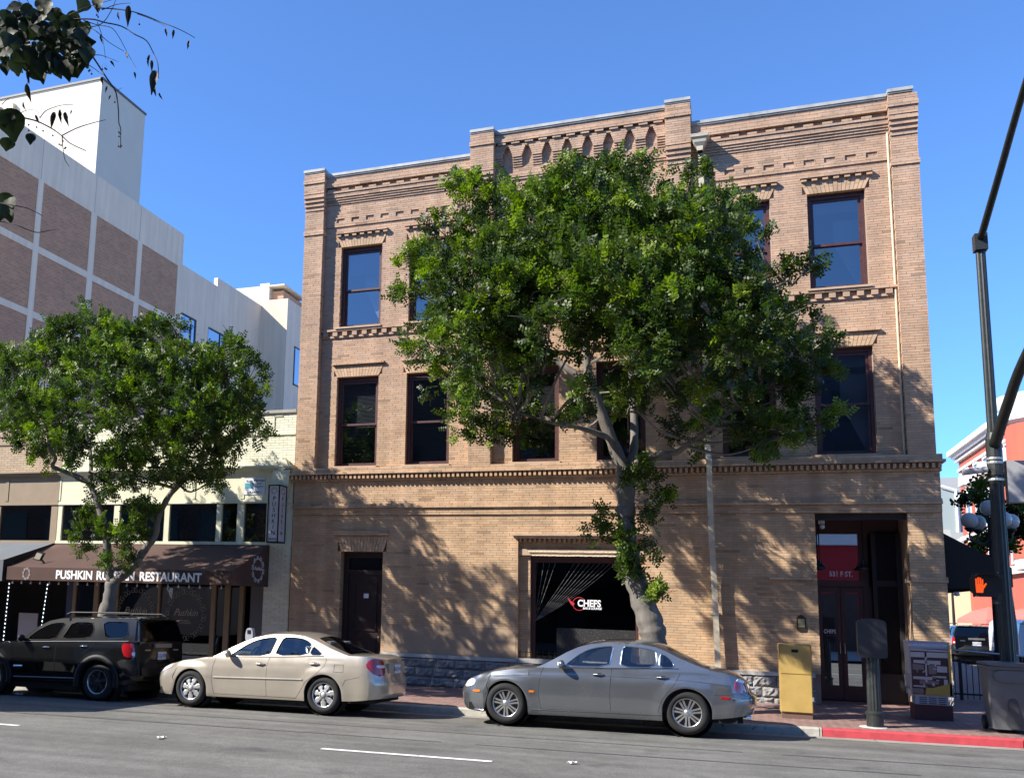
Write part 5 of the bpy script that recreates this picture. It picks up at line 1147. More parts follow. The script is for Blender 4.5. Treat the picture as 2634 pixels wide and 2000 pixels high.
def wheel(root, x, y, z, Rw, style, side, width=0.21):
    w = empty('wheel', (x, y, z)); w.parent = root; s = side
    t = MB(); rr = Rw*0.66
    t.lathe([(rr, s*0.0-s*0.01), (rr+0.012, s*0.008), (Rw-0.055, s*0.012), (Rw-0.02, s*-0.004), (Rw, s*-0.04), (Rw, s*-(width-0.04)), (Rw-0.02, s*-(width-0.005)), (rr, s*-width)], 36, 'y'); t.build('tyre', TYRE, w, smooth=True)
    r = MB(); r.lathe([(rr*0.995, -s*0.004), (rr*0.96, -s*0.004), (rr*0.93, -s*0.03), (rr*0.90, -s*0.11)], 36, 'y')
    rim = r.build('rim', ALLOY, w, smooth=True)
    d = MB(); d.lathe([(rr*0.92, -s*0.09), (0.0, -s*0.085)], 24, 'y'); d.build('brake_disc', mat('wheel_dark', (0.03, 0.03, 0.032), 0.6), w)
    sp = MB(); n = style[1]
    for k in range(n):
        a = 2*math.pi*(k+0.25)/n
        if style[0] == 'cap':      # broad paddle spokes of a wheel cover
            pr = [(0.06, 0.035), (0.1, 0.03), (rr*0.62, 0.052), (rr*0.95, 0.04)]
            for (r0, w0), (r1, w1) in zip(pr, pr[1:]):
                V = []
                for rad_, ww in ((r0, w0), (r1, w1)):
                    yy = -s*(0.012+0.02*(rad_/rr)**2) if rad_ > 0.09 else -s*0.008
                    for q_, dy in ((-1, 0.012), (-0.6, 0), (0.6, 0), (1, 0.012)): V.append((rad_*math.cos(a)-q_*ww*math.sin(a), yy-s*dy, rad_*math.sin(a)+q_*ww*math.cos(a)))
                sp.add(V, [(0, 1, 5, 4), (1, 2, 6, 5), (2, 3, 7, 6)])
        elif style[0] == 'twin':
            for q_ in (-1, 1):
                V = []
                for rad_, off_, ww in ((0.05, 0.018, 0.014), (rr*0.55, 0.022, 0.013), (rr*0.97, 0.03, 0.016)):
                    for e in (-1, 1):
                        for dy in (0.012, 0.045): 
                            tt = q_*off_+e*ww; V.append((rad_*math.cos(a)-tt*math.sin(a), -s*(dy+0.01*(rad_/rr)), rad_*math.sin(a)+tt*math.cos(a)))
                for i in (0, 4): sp.add(V[i:i+8], [(0, 4, 6, 2), (0, 1, 5, 4), (2, 6, 7, 3)])
        else:
            V = []
            for rad_, ww in ((0.05, 0.03), (rr*0.95, 0.022)):
                for e in (-1, 1):
                    for dy in (0.02, 0.06): V.append((rad_*math.cos(a)-e*ww*math.sin(a), -s*dy, rad_*math.sin(a)+e*ww*math.cos(a)))
            sp.add(V, [(0, 4, 6, 2), (0, 1, 5, 4), (2, 6, 7, 3)])
    sp.build('spokes', style[2] if len(style) > 2 else ALLOY, w)
    h = MB(); h.lathe([(0.0, -s*0.0), (0.035, -s*0.002), (0.045, -s*0.012), (0.06, -s*0.02), (0.065, -s*0.06)], 16, 'y'); h.build('hub', style[2] if len(style) > 2 else ALLOY, w, smooth=True)
    return w
def make_car(name, label, loc, S):
    root = tag(empty(name, loc), label, 'car', S.get('group')); root.rotation_euler = (S.get('roll', 0), S.get('pitch', 0), 0)
    L, Wh = S['L'], S['W']/2; body_m = S['paint']
    # plan half-outline from nose centre round the side to tail centre, as (x, y)
    fr, rr_ = S['front_r'], S['rear_r']
    plan = []; e = 2.6
    for i in range(15):
        a = math.pi/2*i/14; plan.append((fr*(1-math.sin(a)**(2/e)) if False else fr*(1-math.cos(math.pi/2-a)**(2/e)), Wh*S['front_w']*(math.sin(a)**0.0 if False else 1)*math.cos(math.pi/2-a)**0 * (1-(1-math.sin(a))**1)))
    plan = [(fr*(1-math.cos(t)**(2/e))*1.0, 0) for t in ()]
    N1 = 16
    for i in range(N1+1):
        t = math.pi/2*i/N1; plan.append((fr*(1-abs(math.sin(t))**(2/e)) if False else fr*(1-math.cos(math.pi/2-t)) , Wh*S['front_w']*math.sin(t)**(2/e)))
    # x runs 0..fr while y runs 0..W*front_w (superellipse corner)
    plan = [(fr*(1-math.cos(math.pi/2*i/N1)**(2/e)), Wh*S['front_w']*math.sin(math.pi/2*i/N1)**(2/e)) for i in range(N1+1)]
    tail = [(L-rr_*(1-math.cos(math.pi/2*i/N1)**(2/e)), Wh*S['rear_w']*math.sin(math.pi/2*i/N1)**(2/e)) for i in range(N1+1)][::-1]
    xf, xr, Ra, zc = S['xf'], S['xr'], S['Ra'], S['Rw']
    mids = set()
    x = fr+0.05
    while x < L-rr_-0.03: mids.add(round(x, 3)); x += 0.055
    for xw in (xf, xr):
        mids = {m for m in mids if abs(m-xw) > Ra+0.012}
        for i in range(25):
            xx = xw-Ra*math.cos(math.pi*i/24)
            if fr < xx < L-rr_: mids.add(round(xx, 4))
        mids |= {xw-Ra-0.006, xw+Ra+0.006}
    for dl in S['cuts']: mids |= {dl-0.004, dl+0.004}
    def wmid(x): return Wh*interp([(fr, S['front_w']), (fr+0.7, 1.0), (L-rr_-0.8, 1.0), (L-rr_, S['rear_w'])], x)
    curve = plan + [(x, wmid(x)) for x in sorted(mids) if fr < x < L-rr_] + tail
    # arc length parameter s, s = x at mid car
    acc = [0.0]
    for a, b in zip(curve, curve[1:]): acc.append(acc[-1]+math.hypot(b[0]-a[0], b[1]-a[1]))
    im = min(range(len(curve)), key=lambda i: abs(curve[i][0]-L/2)); sh = curve[im][0]-acc[im]; ss = [a+sh for a in acc]
    def C2(s):
        if s <= ss[0]: return curve[0]
        for i in range(len(ss)-1):
            if s <= ss[i+1]:
                t = (s-ss[i])/max(1e-9, ss[i+1]-ss[i]); a, b = curve[i], curve[i+1]; return (a[0]+(b[0]-a[0])*t, a[1]+(b[1]-a[1])*t)
        return curve[-1]
    def P(s, z, off=0.0, side=-1):
        x, y = C2(s)
        xx = x + interp(S['nose'], z)*max(0, 1-x/0.75)**1.3 - interp(S['tail'], z)*max(0, 1-(L-x)/0.75)**1.3
        ins = interp(S['section'], z); bul = 0.0
        for xw in (xf, xr):          # wheel arch swell
            d = math.hypot(x-xw, z-zc); bul += S.get('swell', 0.018)*max(0, 1-abs(d-Ra-0.02)/0.16)
        yy = y*(1-ins/Wh) + (bul if y > 0.75*Wh else 0)
        yy += off*(1 if y > 0.3*Wh else 0.3); xx += (-off if x < fr*0.6 else off if x > L-rr_*0.6 else 0)
        return Vector((xx, side*yy, z))
    def ztop(s): return interp(S['shoulder'], C2(s)[0])
    def zlow(s):
        x = C2(s)[0]; z = interp(S['lower'], x)
        for xw in (xf, xr):
            d = abs(x-xw)
            if d < Ra: z = max(z, zc+math.sqrt(max(0, Ra*Ra-d*d)))
        return z
    M = 16
    def colz(s):
        a, b = zlow(s), ztop(s); return [a+(b-a)*(k/M) for k in range(M+1)]
    cz = [colz(s) for s in ss]
    names = S['panels']       # list of (s_end, part name)
    def part_of(s, z):
        for nm, poly in S.get('polypanels', []):
            if inpoly(s, z, poly): return nm
        for e_, nm in names:
            if s < e_: return nm
        return names[-1][1]
    for side in (-1, 1):
        bins = {}
        for i in range(len(ss)-1):
            for k in range(M):
                sm = (ss[i]+ss[i+1])/2; zm = (cz[i][k]+cz[i+1][k+1])/2
                mb = bins.setdefault(part_of(sm, zm), MB())
                q4 = [P(ss[i], cz[i][k], 0, side), P(ss[i+1], cz[i+1][k], 0, side), P(ss[i+1], cz[i+1][k+1], 0, side), P(ss[i], cz[i][k+1], 0, side)]
                mb.add(q4 if side < 0 else q4[::-1], [(0, 1, 2, 3)])
        for nm, mb in bins.items():
            o = mb.build(nm, body_m, root, smooth=True, fix=False); auto_smooth(o, 50)
        lip = MB()   # wheel arch lip and jamb turned inwards
        for xw in (xf, xr):
            pts = [P(xw-Ra*math.cos(math.pi*i/24)+0 if False else 0, 0) for i in ()]
            for i in range(24):
                a0, a1 = math.pi*i/24, math.pi*(i+1)/24
                q4 = []
                for a in (a0, a1):
                    xx, z = xw-Ra*math.cos(a), max(zc+Ra*math.sin(a), interp(S['lower'], xw))
                    s_ = xx + (0 if fr < xx < L-rr_ else 0); p = P(s_, z, 0, side); q4 += [p, p+Vector((0, -side*0.12, 0))]
                lip.add([q4[0], q4[1], q4[3], q4[2]], [(0, 1, 2, 3)])
        lip.build('wheel_arch_lip', S.get('lip', CBLACK), root, fix=False)
    # top caps: bonnet and boot lid
    g = S['green']       # dict: cowl x, rf, rb, deck x, rail [(x,z)]
    def capmesh(nm, cond):
        mb = MB(); K2 = 12; rows = []
        for i, s in enumerate(ss):
            x, y = curve[i]
            if not cond(x): continue
            p = P(s, ztop(s)); cr_ = S['crown']*min(1, abs(p.y)/(0.8*Wh))
            rows.append([Vector((p.x, p.y*(1-2*j/K2), p.z+cr_*(1-(1-2*j/K2)**2)**0.7)) for j in range(K2+1)])
        V = [v for r in rows for v in r]; n = K2+1
        mb.add(V, [(a*n+j, (a+1)*n+j, (a+1)*n+j+1, a*n+j+1) for a in range(len(rows)-1) for j in range(K2)])
        o = mb.build(nm, body_m, root, smooth=True); return o
    capmesh('bonnet', lambda x: x <= g['cowl']+0.12); capmesh('boot_lid' if S.get('boot', True) else 'rear_deck', lambda x: x >= g['deck']-0.12)
    # cabin side surface
    wb0, zb0, tum = Wh-interp(S['section'], S['belt_z'])-0.006, S['belt_z'], S['tumble']
    def wcab(x, z): return (wb0 - tum*(z-zb0) - 0.10*tum*max(0, z-zb0-0.25)) * (1-0.0) * interp([(g['cowl']-0.2, 0.965), (g['cowl']+0.6, 1.0), (g['deck']-1.0, 1.0), (g['deck'], 0.94)], x)
    rail = g['rail']
    def zr_(x): return interp2(rail, x)
    def interp2(pts, x):
        if x <= pts[0][0]: return pts[0][1]
        for (a, fa), (b, fb) in zip(pts, pts[1:]):
            if x <= b: return fa+(fb-fa)*(x-a)/(b-a)
        return pts[-1][1]
    bot = [(x, interp(S['shoulder'], x)-0.012) for x in [rail[-1][0]-(rail[-1][0]-rail[0][0])*i/30 for i in range(31)]]
    outline = rail + bot[1:-1]
    wins = {k: rounded(v, 1) for k, v in S['windows'].items()}
    for side in (-1, 1):
        vv, F = cdt(outline, list(wins.values())); mb = MB()
        V = [(x, side*wcab(x, z), z) for x, z in vv]; mb.add(V, F)
        # inner skin for thickness
        mb.add([(x, y-side*0.03, z) for x, y, z in V], F)
        o = mb.build('cabin_frame', S.get('pillar', body_m), root, fix=True); auto_smooth(o, 40)
        for nm, poly in wins.items():
            vv2, F2 = cdt(poly, step=0.12); mb = MB(); mb.add([(x, side*(wcab(x, z)-0.012), z) for x, z in vv2], F2); mb.build('side_window', S['glass'], root, smooth=True)
            tr = MB(); pl = [(x, side*(wcab(x, z)+0.002), z) for x, z in dense(poly, 0.06)]; tr.tube(pl+[pl[0]], S.get('trim_r', 0.007), 5, cap=False); tr.build('window_trim', S['trim'], root, smooth=True, fix=False)
    # roof, windscreen, rear window
    def across(x, j, K2, crown):
        z = zr_(x); w_ = wcab(x, z); u = 1-2*j/K2; return Vector((x, -w_*u, z+crown*(1-u*u)))
    def strip(nm, xa, xb, m, crown, n, j0, j1, lift=0.0, bulge=0.0):
        mb = MB(); K2 = 16; V = []
        for i in range(n+1):
            x = xa+(xb-xa)*i/n
            for j in range(j0, j1+1):
                p = across(x, j, K2, interp(crown, x)); u = 1-2*j/K2; p.z += lift; p.x -= bulge*(1-u*u); V.append(p)
        k = j1-j0+1; mb.add(V, [(i*k+j, (i+1)*k+j, (i+1)*k+j+1, i*k+j+1) for i in range(n) for j in range(k-1)])
        return mb.build(nm, m, root, smooth=True)
    cr_ = g['crown']
    strip('roof', g['rf'], g['rb'], body_m, cr_, 24, 0, 16)
    x0, x1 = rail[0][0], rail[-1][0]
    strip('windscreen', x0, g['rf'], S['glass'], cr_, 12, 1, 15)
    for j0, j1 in ((0, 1), (15, 16)): strip('a_pillar', x0, g['rf'], S.get('pillar', body_m), cr_, 12, j0, j1)
    if S.get('boot', True):
        strip('rear_window', g['rb'], x1, S['rglass'], cr_, 12, 2, 14)
        for j0, j1 in ((0, 2), (14, 16)): strip('c_pillar', g['rb'], x1, body_m, cr_, 12, j0, j1)
    # rear face for hatchbacks handled by caller
    # underbody, wheel wells
    ub = MB(); ub.box((0.25, -Wh+0.14, 0.2), (L-0.3, Wh-0.14, 0.32)); ub.box((xf+0.42, -Wh+0.12, 0.17), (xr-0.42, Wh-0.12, 0.3))
    for xw in (xf, xr):
        for side in (-1, 1):
            prof = [(Ra+0.02, side*(Wh-0.09)), (Ra+0.02, side*(Wh-0.34)), (0.0, side*(Wh-0.36))]
            ub.lathe(prof, 24, 'y', (xw, 0, zc))
    o = ub.build('underbody', UNDER, root, fix=False)
    for xw in (xf, xr):
        for side in (-1, 1): wheel(root, xw, side*(Wh-S.get('winset', 0.035)), S['Rw'], S['Rw'], S['wheel'], side)
    # cabin interior
    it = MB(); it.box((g['cowl']+0.35, -Wh+0.16, 0.3), (g['deck']-0.35, Wh-0.16, 0.42)); it.box((g['cowl']+0.05, -Wh+0.14, 0.55), (g['cowl']+0.55, Wh-0.14, S['belt_z']-0.03)); it.box((g['deck']-0.75, -Wh+0.16, 0.4), (g['deck']-0.1, Wh-0.16, S['belt_z']-0.02)); it.build('dashboard', S.get('inner', SEAT), root)
    for xs_, w_ in ((S['seats'][0], 0.5), (S['seats'][1], 1.25)):
        for yc in ((-0.37, 0.37) if w_ < 1 else (0,)):
            st = MB(); zt = S['belt_z']+0.10
            st.prism(rounded([(xs_-0.08, 0.35), (xs_+0.12, 0.35), (xs_+0.3, zt-0.02), (xs_+0.24, zt+0.03), (xs_+0.14, zt)], 1), yc-w_/2, yc+w_/2)
            st.prism(rounded([(xs_-0.5, 0.38), (xs_+0.05, 0.38), (xs_+0.05, 0.55), (xs_-0.5, 0.6)], 1), yc-w_/2, yc+w_/2)
            for yh in ((yc,) if w_ < 1 else (-0.37, 0.37)): st.prism(rounded([(xs_+0.2, zt+0.05), (xs_+0.33, zt+0.05), (xs_+0.36, zt+0.2), (xs_+0.25, zt+0.22)], 2), yh-0.13, yh+0.13)
            st.build('seat', S.get('inner', SEAT), root)
    sw = MB(); cxs = S['seats'][0]-0.42; ring = [Vector((cxs+0.07*math.sin(a), -0.37+0.18*math.cos(a), S['belt_z']-0.01+0.17*math.sin(a))) for a in [2*math.pi*i/18 for i in range(19)]]
    sw.tube(ring, 0.016, 6, cap=False); sw.tube([(cxs, -0.37, S['belt_z']-0.01), (cxs-0.25, -0.37, S['belt_z']-0.1)], 0.03, 6); sw.build('steering_wheel', CBLACK, root, smooth=True)
    # door gap lines, mouldings, handles, mirror
    def line(nm, pts, r, m, off=0.0, sides=(-1, 1)):
        for side in sides:
            mb = MB(); mb.tube([P(s, z, off, side) for s, z in dense(pts, 0.05, False)], r, 4, cap=False); mb.build(nm, m, root, fix=False)
    for gp in S['gaps']: line('panel_gap', gp, 0.0048, S.get('gapm', CBLACK), -0.0012)
    for nm, pts, r, m in S.get('lines', []): line(nm, pts, r, m, 0.004)
    for s, z in S['handles']:
        for side in (-1, 1):
            h = MB(); a = P(s-0.085, z, 0.012, side); b = P(s, z+0.006, 0.035, side); c_ = P(s+0.085, z+0.004, 0.012, side); h.tube(smoothpath([a, a.lerp(b, 0.6), b, b.lerp(c_, 0.4), c_], [0.013, 0.015, 0.016, 0.015, 0.013], 3)[0], 0.014, 8); h.build('door_handle', S.get('handle', body_m), root, smooth=True)
            h = MB(); h.prism(rounded([(s-0.06, z-0.02), (s+0.06, z-0.02), (s+0.06, z+0.03), (s-0.06, z+0.03)], 2), 0, 0.002); 
            o = h.build('handle_recess', CBLACK, root); pz = P(s, z, 0.0015, side); o.location = (0, pz.y-0.001, 0)
    for side in (-1, 1):
        mx_, mz_ = S['mirror']; yb_ = wcab(mx_, mz_)
        m_ = MB(); pr = [(0, -0.13), (0.07, -0.115), (0.1, -0.05), (0.105, 0.02), (0.09, 0.09), (0.05, 0.12), (0, 0.125)]
        V = []; n = 12
        for k in range(9):                      # rounded shell
            u = k/8; yy = yb_+0.04+0.2*u
            rad_ = math.sin(math.pi*(0.12+0.8*u))**0.6
            for j in range(n):
                a = 2*math.pi*j/n; V.append((mx_+0.02+0.06*rad_*math.cos(a)+0.03*u, side*yy, mz_+0.075*rad_*math.sin(a)))
        m_.add(V, [(k*n+j, k*n+(j+1) % n, (k+1)*n+(j+1) % n, (k+1)*n+j) for k in range(8) for j in range(n)] + [tuple(range(n-1, -1, -1)), tuple(8*n+j for j in range(n))])
        m_.tube([(mx_+0.02, side*(yb_-0.01), mz_-0.03), (mx_+0.02, side*(yb_+0.08), mz_-0.02)], 0.03, 6)
        m_.build('wing_mirror', S.get('mirror_m', body_m), root, smooth=True)
    def patch(nm, poly, m, off=0.006, sides=(-1, 1), step=0.05):
        vv, F = cdt(rounded(poly, 1), step=step)
        for side in sides:
            mb = MB(); mb.add([P(s, z, off, side) for s, z in vv], F)
            lp = rounded(poly, 1); n = len(lp); V = [P(s, z, off, side) for s, z in lp]+[P(s, z, -0.01, side) for s, z in lp]; mb.add(V, [(i, (i+1) % n, (i+1) % n+n, i+n) for i in range(n)])
            o = mb.build(nm, m, root); auto_smooth(o, 30)
    for a in S.get('patches', []): patch(*a)
    return root, P, wcab, ss
SLAT = glass('car_glass', (0.45, 0.5, 0.5), 0.06); DGLASS = glass('tinted_car_glass', (0.16, 0.18, 0.2), 0.1)
# ---------------------------------------------------------------- beige saloon
BEIGE = paint('beige_paint', (0.48, 0.425, 0.345), 0.55, 0.3)
camry = dict(L=4.84, W=1.80, front_r=0.62, rear_r=0.5, front_w=0.955, rear_w=0.965, xf=0.96, xr=3.68, Ra=0.36, Rw=0.325, paint=BEIGE,
  nose=[(0.15, 0.1), (0.28, 0.03), (0.45, 0.0), (0.56, 0.03), (0.66, 0.12), (0.8, 0.3)], tail=[(0.2, 0.1), (0.35, 0.02), (0.55, 0.0), (0.64, 0.04), (0.7, 0.06), (1.0, 0.12)],
  section=[(0.17, 0.06), (0.25, 0.03), (0.4, 0.012), (0.55, 0.0), (0.7, 0.008), (0.85, 0.03), (0.95, 0.055), (1.05, 0.09)],
  shoulder=[(0, 0.60), (0.18, 0.68), (0.45, 0.76), (0.9, 0.845), (1.3, 0.90), (1.6, 0.925), (2.6, 0.955), (3.6, 0.995), (4.1, 1.02), (4.5, 1.015), (4.7, 0.99), (4.84, 0.965)],
  lower=[(0, 0.2), (0.4, 0.19), (1.4, 0.195), (3.3, 0.205), (4.2, 0.24), (4.84, 0.3)], cuts=[1.44, 2.56],
  panels=[(0.55, 'front_bumper'), (1.44, 'front_wing'), (2.56, 'front_door'), (3.3, 'rear_door'), (4.55, 'rear_quarter'), (9, 'rear_bumper')],
  polypanels=[('rear_door', [(2.57, 0.2), (3.18, 0.2), (3.26, 0.4), (3.34, 0.54), (3.55, 0.69), (3.69, 0.83), (3.72, 0.94), (3.68, 1.05), (2.57, 1.05)])],
  crown=0.035, belt_z=0.95, tumble=0.42, boot=True,
  green=dict(cowl=1.42, rf=2.3, rb=3.42, deck=4.14, crown=[(1.4, 0.03), (2.2, 0.07), (2.9, 0.06), (3.5, 0.07), (4.1, 0.03)],
    rail=[(1.40, 0.915), (1.55, 0.985), (1.74, 1.085), (1.99, 1.205), (2.22, 1.295), (2.47, 1.345), (2.74, 1.362), (3.0, 1.36), (3.2, 1.34), (3.42, 1.275), (3.62, 1.19), (3.81, 1.115), (4.02, 1.045), (4.14, 1.015)]),
  windows=dict(a=[(1.76, 0.95), (1.9, 1.045), (2.05, 1.145), (2.22, 1.23), (2.4, 1.28), (2.66, 1.305), (2.62, 1.16), (2.57, 0.975)], b=[(2.68, 0.98), (2.73, 1.16), (2.79, 1.305), (2.97, 1.31), (3.15, 1.295), (3.28, 1.255), (3.37, 1.19), (3.33, 1.01)], c=[(3.37, 1.015), (3.41, 1.165), (3.51, 1.1), (3.61, 1.02)]),
  glass=SLAT, rglass=DGLASS, trim=CBLACK, seats=(2.45, 3.3), gaps=[[(1.48, 0.9), (1.43, 0.74), (1.42, 0.51), (1.47, 0.25)], [(2.60, 0.95), (2.555, 0.83), (2.55, 0.57), (2.56, 0.25)], [(3.68, 1.0), (3.72, 0.94), (3.69, 0.83), (3.55, 0.69), (3.34, 0.54), (3.26, 0.4), (3.15, 0.25)], [(1.47, 0.25), (3.15, 0.25)], [(0.62, 0.68), (0.55, 0.52), (0.58, 0.45)], [(4.38, 0.66), (4.1, 0.6), (4.06, 0.5)], [(3.88, 0.86), (4.05, 0.86), (4.05, 0.73), (3.88, 0.73), (3.88, 0.86)]],
  lines=[('side_moulding', [(1.46, 0.545), (3.28, 0.575)], 0.017, BEIGE), ('belt_trim', [(1.72, 0.93), (2.6, 0.955), (3.66, 0.997)], 0.006, CBLACK)],
  handles=[(2.42, 0.815), (3.5, 0.855)], handle=BEIGE, mirror=(1.74, 0.985), wheel=('cap', 7, mat('silver_cover', (0.42, 0.42, 0.41), 0.45, 0.5)), gapm=mat('beige_gap', (0.1, 0.085, 0.065), 0.8),
  patches=[('tail_lamp', [(4.5, 0.86), (4.56, 0.945), (4.66, 0.985), (4.84, 0.975), (4.95, 0.93), (4.95, 0.7), (4.78, 0.68), (4.62, 0.73)], REDL), ('tail_lamp_lens', [(4.72, 0.875), (4.95, 0.87), (4.95, 0.825), (4.74, 0.82)], CLEARL, 0.009), ('headlamp', [(-0.08, 0.60), (0.1, 0.63), (0.3, 0.70), (0.46, 0.745), (0.5, 0.71), (0.3, 0.63), (0.1, 0.55), (-0.06, 0.54)], CLEARL), ('fog_grille', [(-0.1, 0.38), (0.1, 0.38), (0.12, 0.3), (-0.1, 0.3)], CBLACK)])
cr0, cP, cW, cS = make_car('beige_sedan', 'beige saloon car parked at the kerb between the other two cars', (-10.59, -5.05, zroad(-8.2, -5.5)-0.005), dict(camry, pitch=-0.0141, roll=R(-1.4)))
def rear_plate(root, x, z, w_=0.31, h_=0.155, txt=None, tilt=0.0, yc=0.0):
    b = MB(); b.box((x, yc-w_/2, z-h_/2), (x+0.008, yc+w_/2, z+h_/2)); o = b.build('number_plate', PLATE, root)
    if txt: text_mesh('plate_lettering', txt, 0.1, mat('plate_blue', (0.03, 0.05, 0.2), 0.6), root, (x+0.01, yc, z-0.005), (R(90), 0, R(90)), extrude=0.0005, squash=0.85)
b = MB(); b.box((4.73, -0.42, 0.73), (4.765, 0.42, 0.9)); b.build('plate_recess', mat('beige_shadow_panel', (0.33, 0.28, 0.21), 0.5), cr0); rear_plate(cr0, 4.77, 0.8, txt='6BQD419')
# ---------------------------------------------------------------- grey saloon
GREY = paint('grey_paint', (0.2, 0.212, 0.225), 0.75, 0.26)
jag = dict(L=4.82, W=1.81, front_r=0.62, rear_r=0.52, front_w=0.93, rear_w=0.93, xf=0.91, xr=3.79, Ra=0.375, Rw=0.335, paint=GREY, swell=0.025,
  nose=[(0.15, 0.1), (0.3, 0.03), (0.5, 0.0), (0.58, 0.05), (0.7, 0.12), (0.85, 0.28)], tail=[(0.2, 0.16), (0.35, 0.05), (0.48, 0.0), (0.6, 0.0), (0.66, 0.08), (0.85, 0.12), (1.0, 0.2)],
  section=[(0.17, 0.07), (0.22, 0.03), (0.27, 0.025), (0.3, 0.012), (0.5, 0.0), (0.7, 0.006), (0.8, 0.018), (0.83, 0.034), (0.95, 0.06), (1.05, 0.1)],
  shoulder=[(0, 0.60), (0.15, 0.70), (0.4, 0.785), (0.7, 0.85), (1.1, 0.905), (1.5, 0.94), (2.6, 0.965), (3.4, 0.99), (3.75, 1.0), (4.1, 0.995), (4.4, 0.965), (4.62, 0.905), (4.75, 0.83), (4.82, 0.77)],
  lower=[(0, 0.2), (0.4, 0.175), (1.3, 0.18), (3.4, 0.195), (4.2, 0.26), (4.82, 0.33)], cuts=[1.47, 2.62],
  panels=[(0.55, 'front_bumper'), (1.47, 'front_wing'), (2.62, 'front_door'), (3.35, 'rear_door'), (4.5, 'rear_quarter'), (9, 'rear_bumper')],
  polypanels=[('rear_door', [(2.63, 0.25), (3.35, 0.25), (3.37, 0.39), (3.42, 0.51), (3.49, 0.62), (3.62, 0.77), (3.69, 0.91), (3.73, 1.05), (2.63, 1.05)])],
  crown=0.05, belt_z=0.97, tumble=0.44,
  green=dict(cowl=1.42, rf=2.2, rb=3.5, deck=4.16, crown=[(1.4, 0.03), (2.1, 0.06), (2.9, 0.065), (3.6, 0.09), (4.16, 0.04)],
    rail=[(1.40, 0.93), (1.55, 1.0), (1.71, 1.085), (1.91, 1.2), (2.1, 1.29), (2.3, 1.345), (2.54, 1.372), (2.82, 1.378), (3.1, 1.365), (3.33, 1.325), (3.5, 1.26), (3.66, 1.18), (3.85, 1.1), (4.02, 1.035), (4.16, 0.995)]),
  windows=dict(a=[(1.88, 0.985), (1.98, 1.065), (2.1, 1.165), (2.27, 1.26), (2.47, 1.305), (2.67, 1.325), (2.64, 1.17), (2.6, 0.995)], b=[(2.78, 1.0), (2.8, 1.17), (2.82, 1.33), (3.05, 1.315), (3.22, 1.29), (3.35, 1.255), (3.34, 1.005)], c=[(3.385, 1.01), (3.4, 1.235), (3.49, 1.195), (3.58, 1.115), (3.62, 1.02)]),
  glass=glass('clear_car_glass', (0.62, 0.66, 0.66), 0.05), rglass=DGLASS, trim=CHROME, trim_r=0.009, seats=(2.4, 3.25), inner=mat('dark_leather', (0.06, 0.065, 0.075), 0.6),
  gaps=[[(1.55, 0.95), (1.51, 0.87), (1.475, 0.7), (1.47, 0.5), (1.5, 0.28)], [(2.65, 0.97), (2.63, 0.79), (2.615, 0.56), (2.62, 0.28)], [(3.73, 1.0), (3.69, 0.91), (3.62, 0.77), (3.49, 0.62), (3.42, 0.51), (3.37, 0.39), (3.35, 0.29)], [(1.5, 0.28), (3.35, 0.29)], [(0.62, 0.8), (0.56, 0.62), (0.6, 0.52)], [(4.2, 0.62), (4.4, 0.63), (4.6, 0.66)], [(0.7, 0.768), (1.48, 0.83), (2.64, 0.842), (3.69, 0.83), (4.5, 0.77)]],
  lines=[('belt_trim', [(1.8, 0.955), (2.6, 0.968), (3.4, 0.992), (3.68, 1.0)], 0.009, CHROME), ('bumper_chrome', [(4.45, 0.585), (4.7, 0.59), (5.0, 0.585)], 0.013, CHROME), ('sill_step', [(1.33, 0.262), (3.38, 0.285)], 0.01, GREY), ('lower_chrome', [(0.05, 0.215), (0.5, 0.2)], 0.012, CHROME)],
  handles=[(2.44, 0.862), (3.43, 0.855)], handle=GREY, mirror=(1.82, 1.01), wheel=('twin', 7), gapm=mat('grey_gap', (0.02, 0.02, 0.023), 0.8),
  patches=[('tail_lamp', [(4.55, 0.74), (4.6, 0.83), (4.68, 0.885), (4.82, 0.85), (4.86, 0.76), (4.84, 0.68), (4.6, 0.66)], REDL), ('tail_lamp_lens', [(4.6, 0.835), (4.68, 0.885), (4.82, 0.855), (4.84, 0.81)], CLEARL, 0.009), ('rear_marker', [(4.29, 0.605), (4.43, 0.6), (4.43, 0.565), (4.29, 0.57)], REDL), ('front_marker', [(0.32, 0.535), (0.46, 0.535), (0.46, 0.5), (0.32, 0.5)], AMBER), ('side_repeater', [(1.31, 0.57), (1.40, 0.57), (1.40, 0.535), (1.31, 0.535)], AMBER), ('headlamp', [(0.0, 0.66), (0.12, 0.7), (0.24, 0.72), (0.33, 0.68), (0.3, 0.6), (0.12, 0.57), (0.0, 0.58)], CLEARL)])
jr0, jP, jW, jS = make_car('grey_sedan', 'dark grey saloon car with alloy wheels and chrome trim parked before the brick building', (-4.57, -4.87, zroad(-2.2, -5.4)-0.002), dict(jag, pitch=-0.0141, roll=R(-1.4)))
b = MB(); b.tube([(4.6, -0.55, 0.29), (4.72, -0.55, 0.285)], 0.04, 10); b.build('exhaust_tip', CHROME, jr0); rear_plate(jr0, 4.78, 0.75, txt='5EKV812')
b = MB(); b.tube([(3.7, -0.25, 0.2), (4.6, -0.55, 0.29)], 0.03, 8); b.box((4.0, -0.6, 0.2), (4.6, 0.6, 0.34)); b.build('silencer', UNDER, jr0)
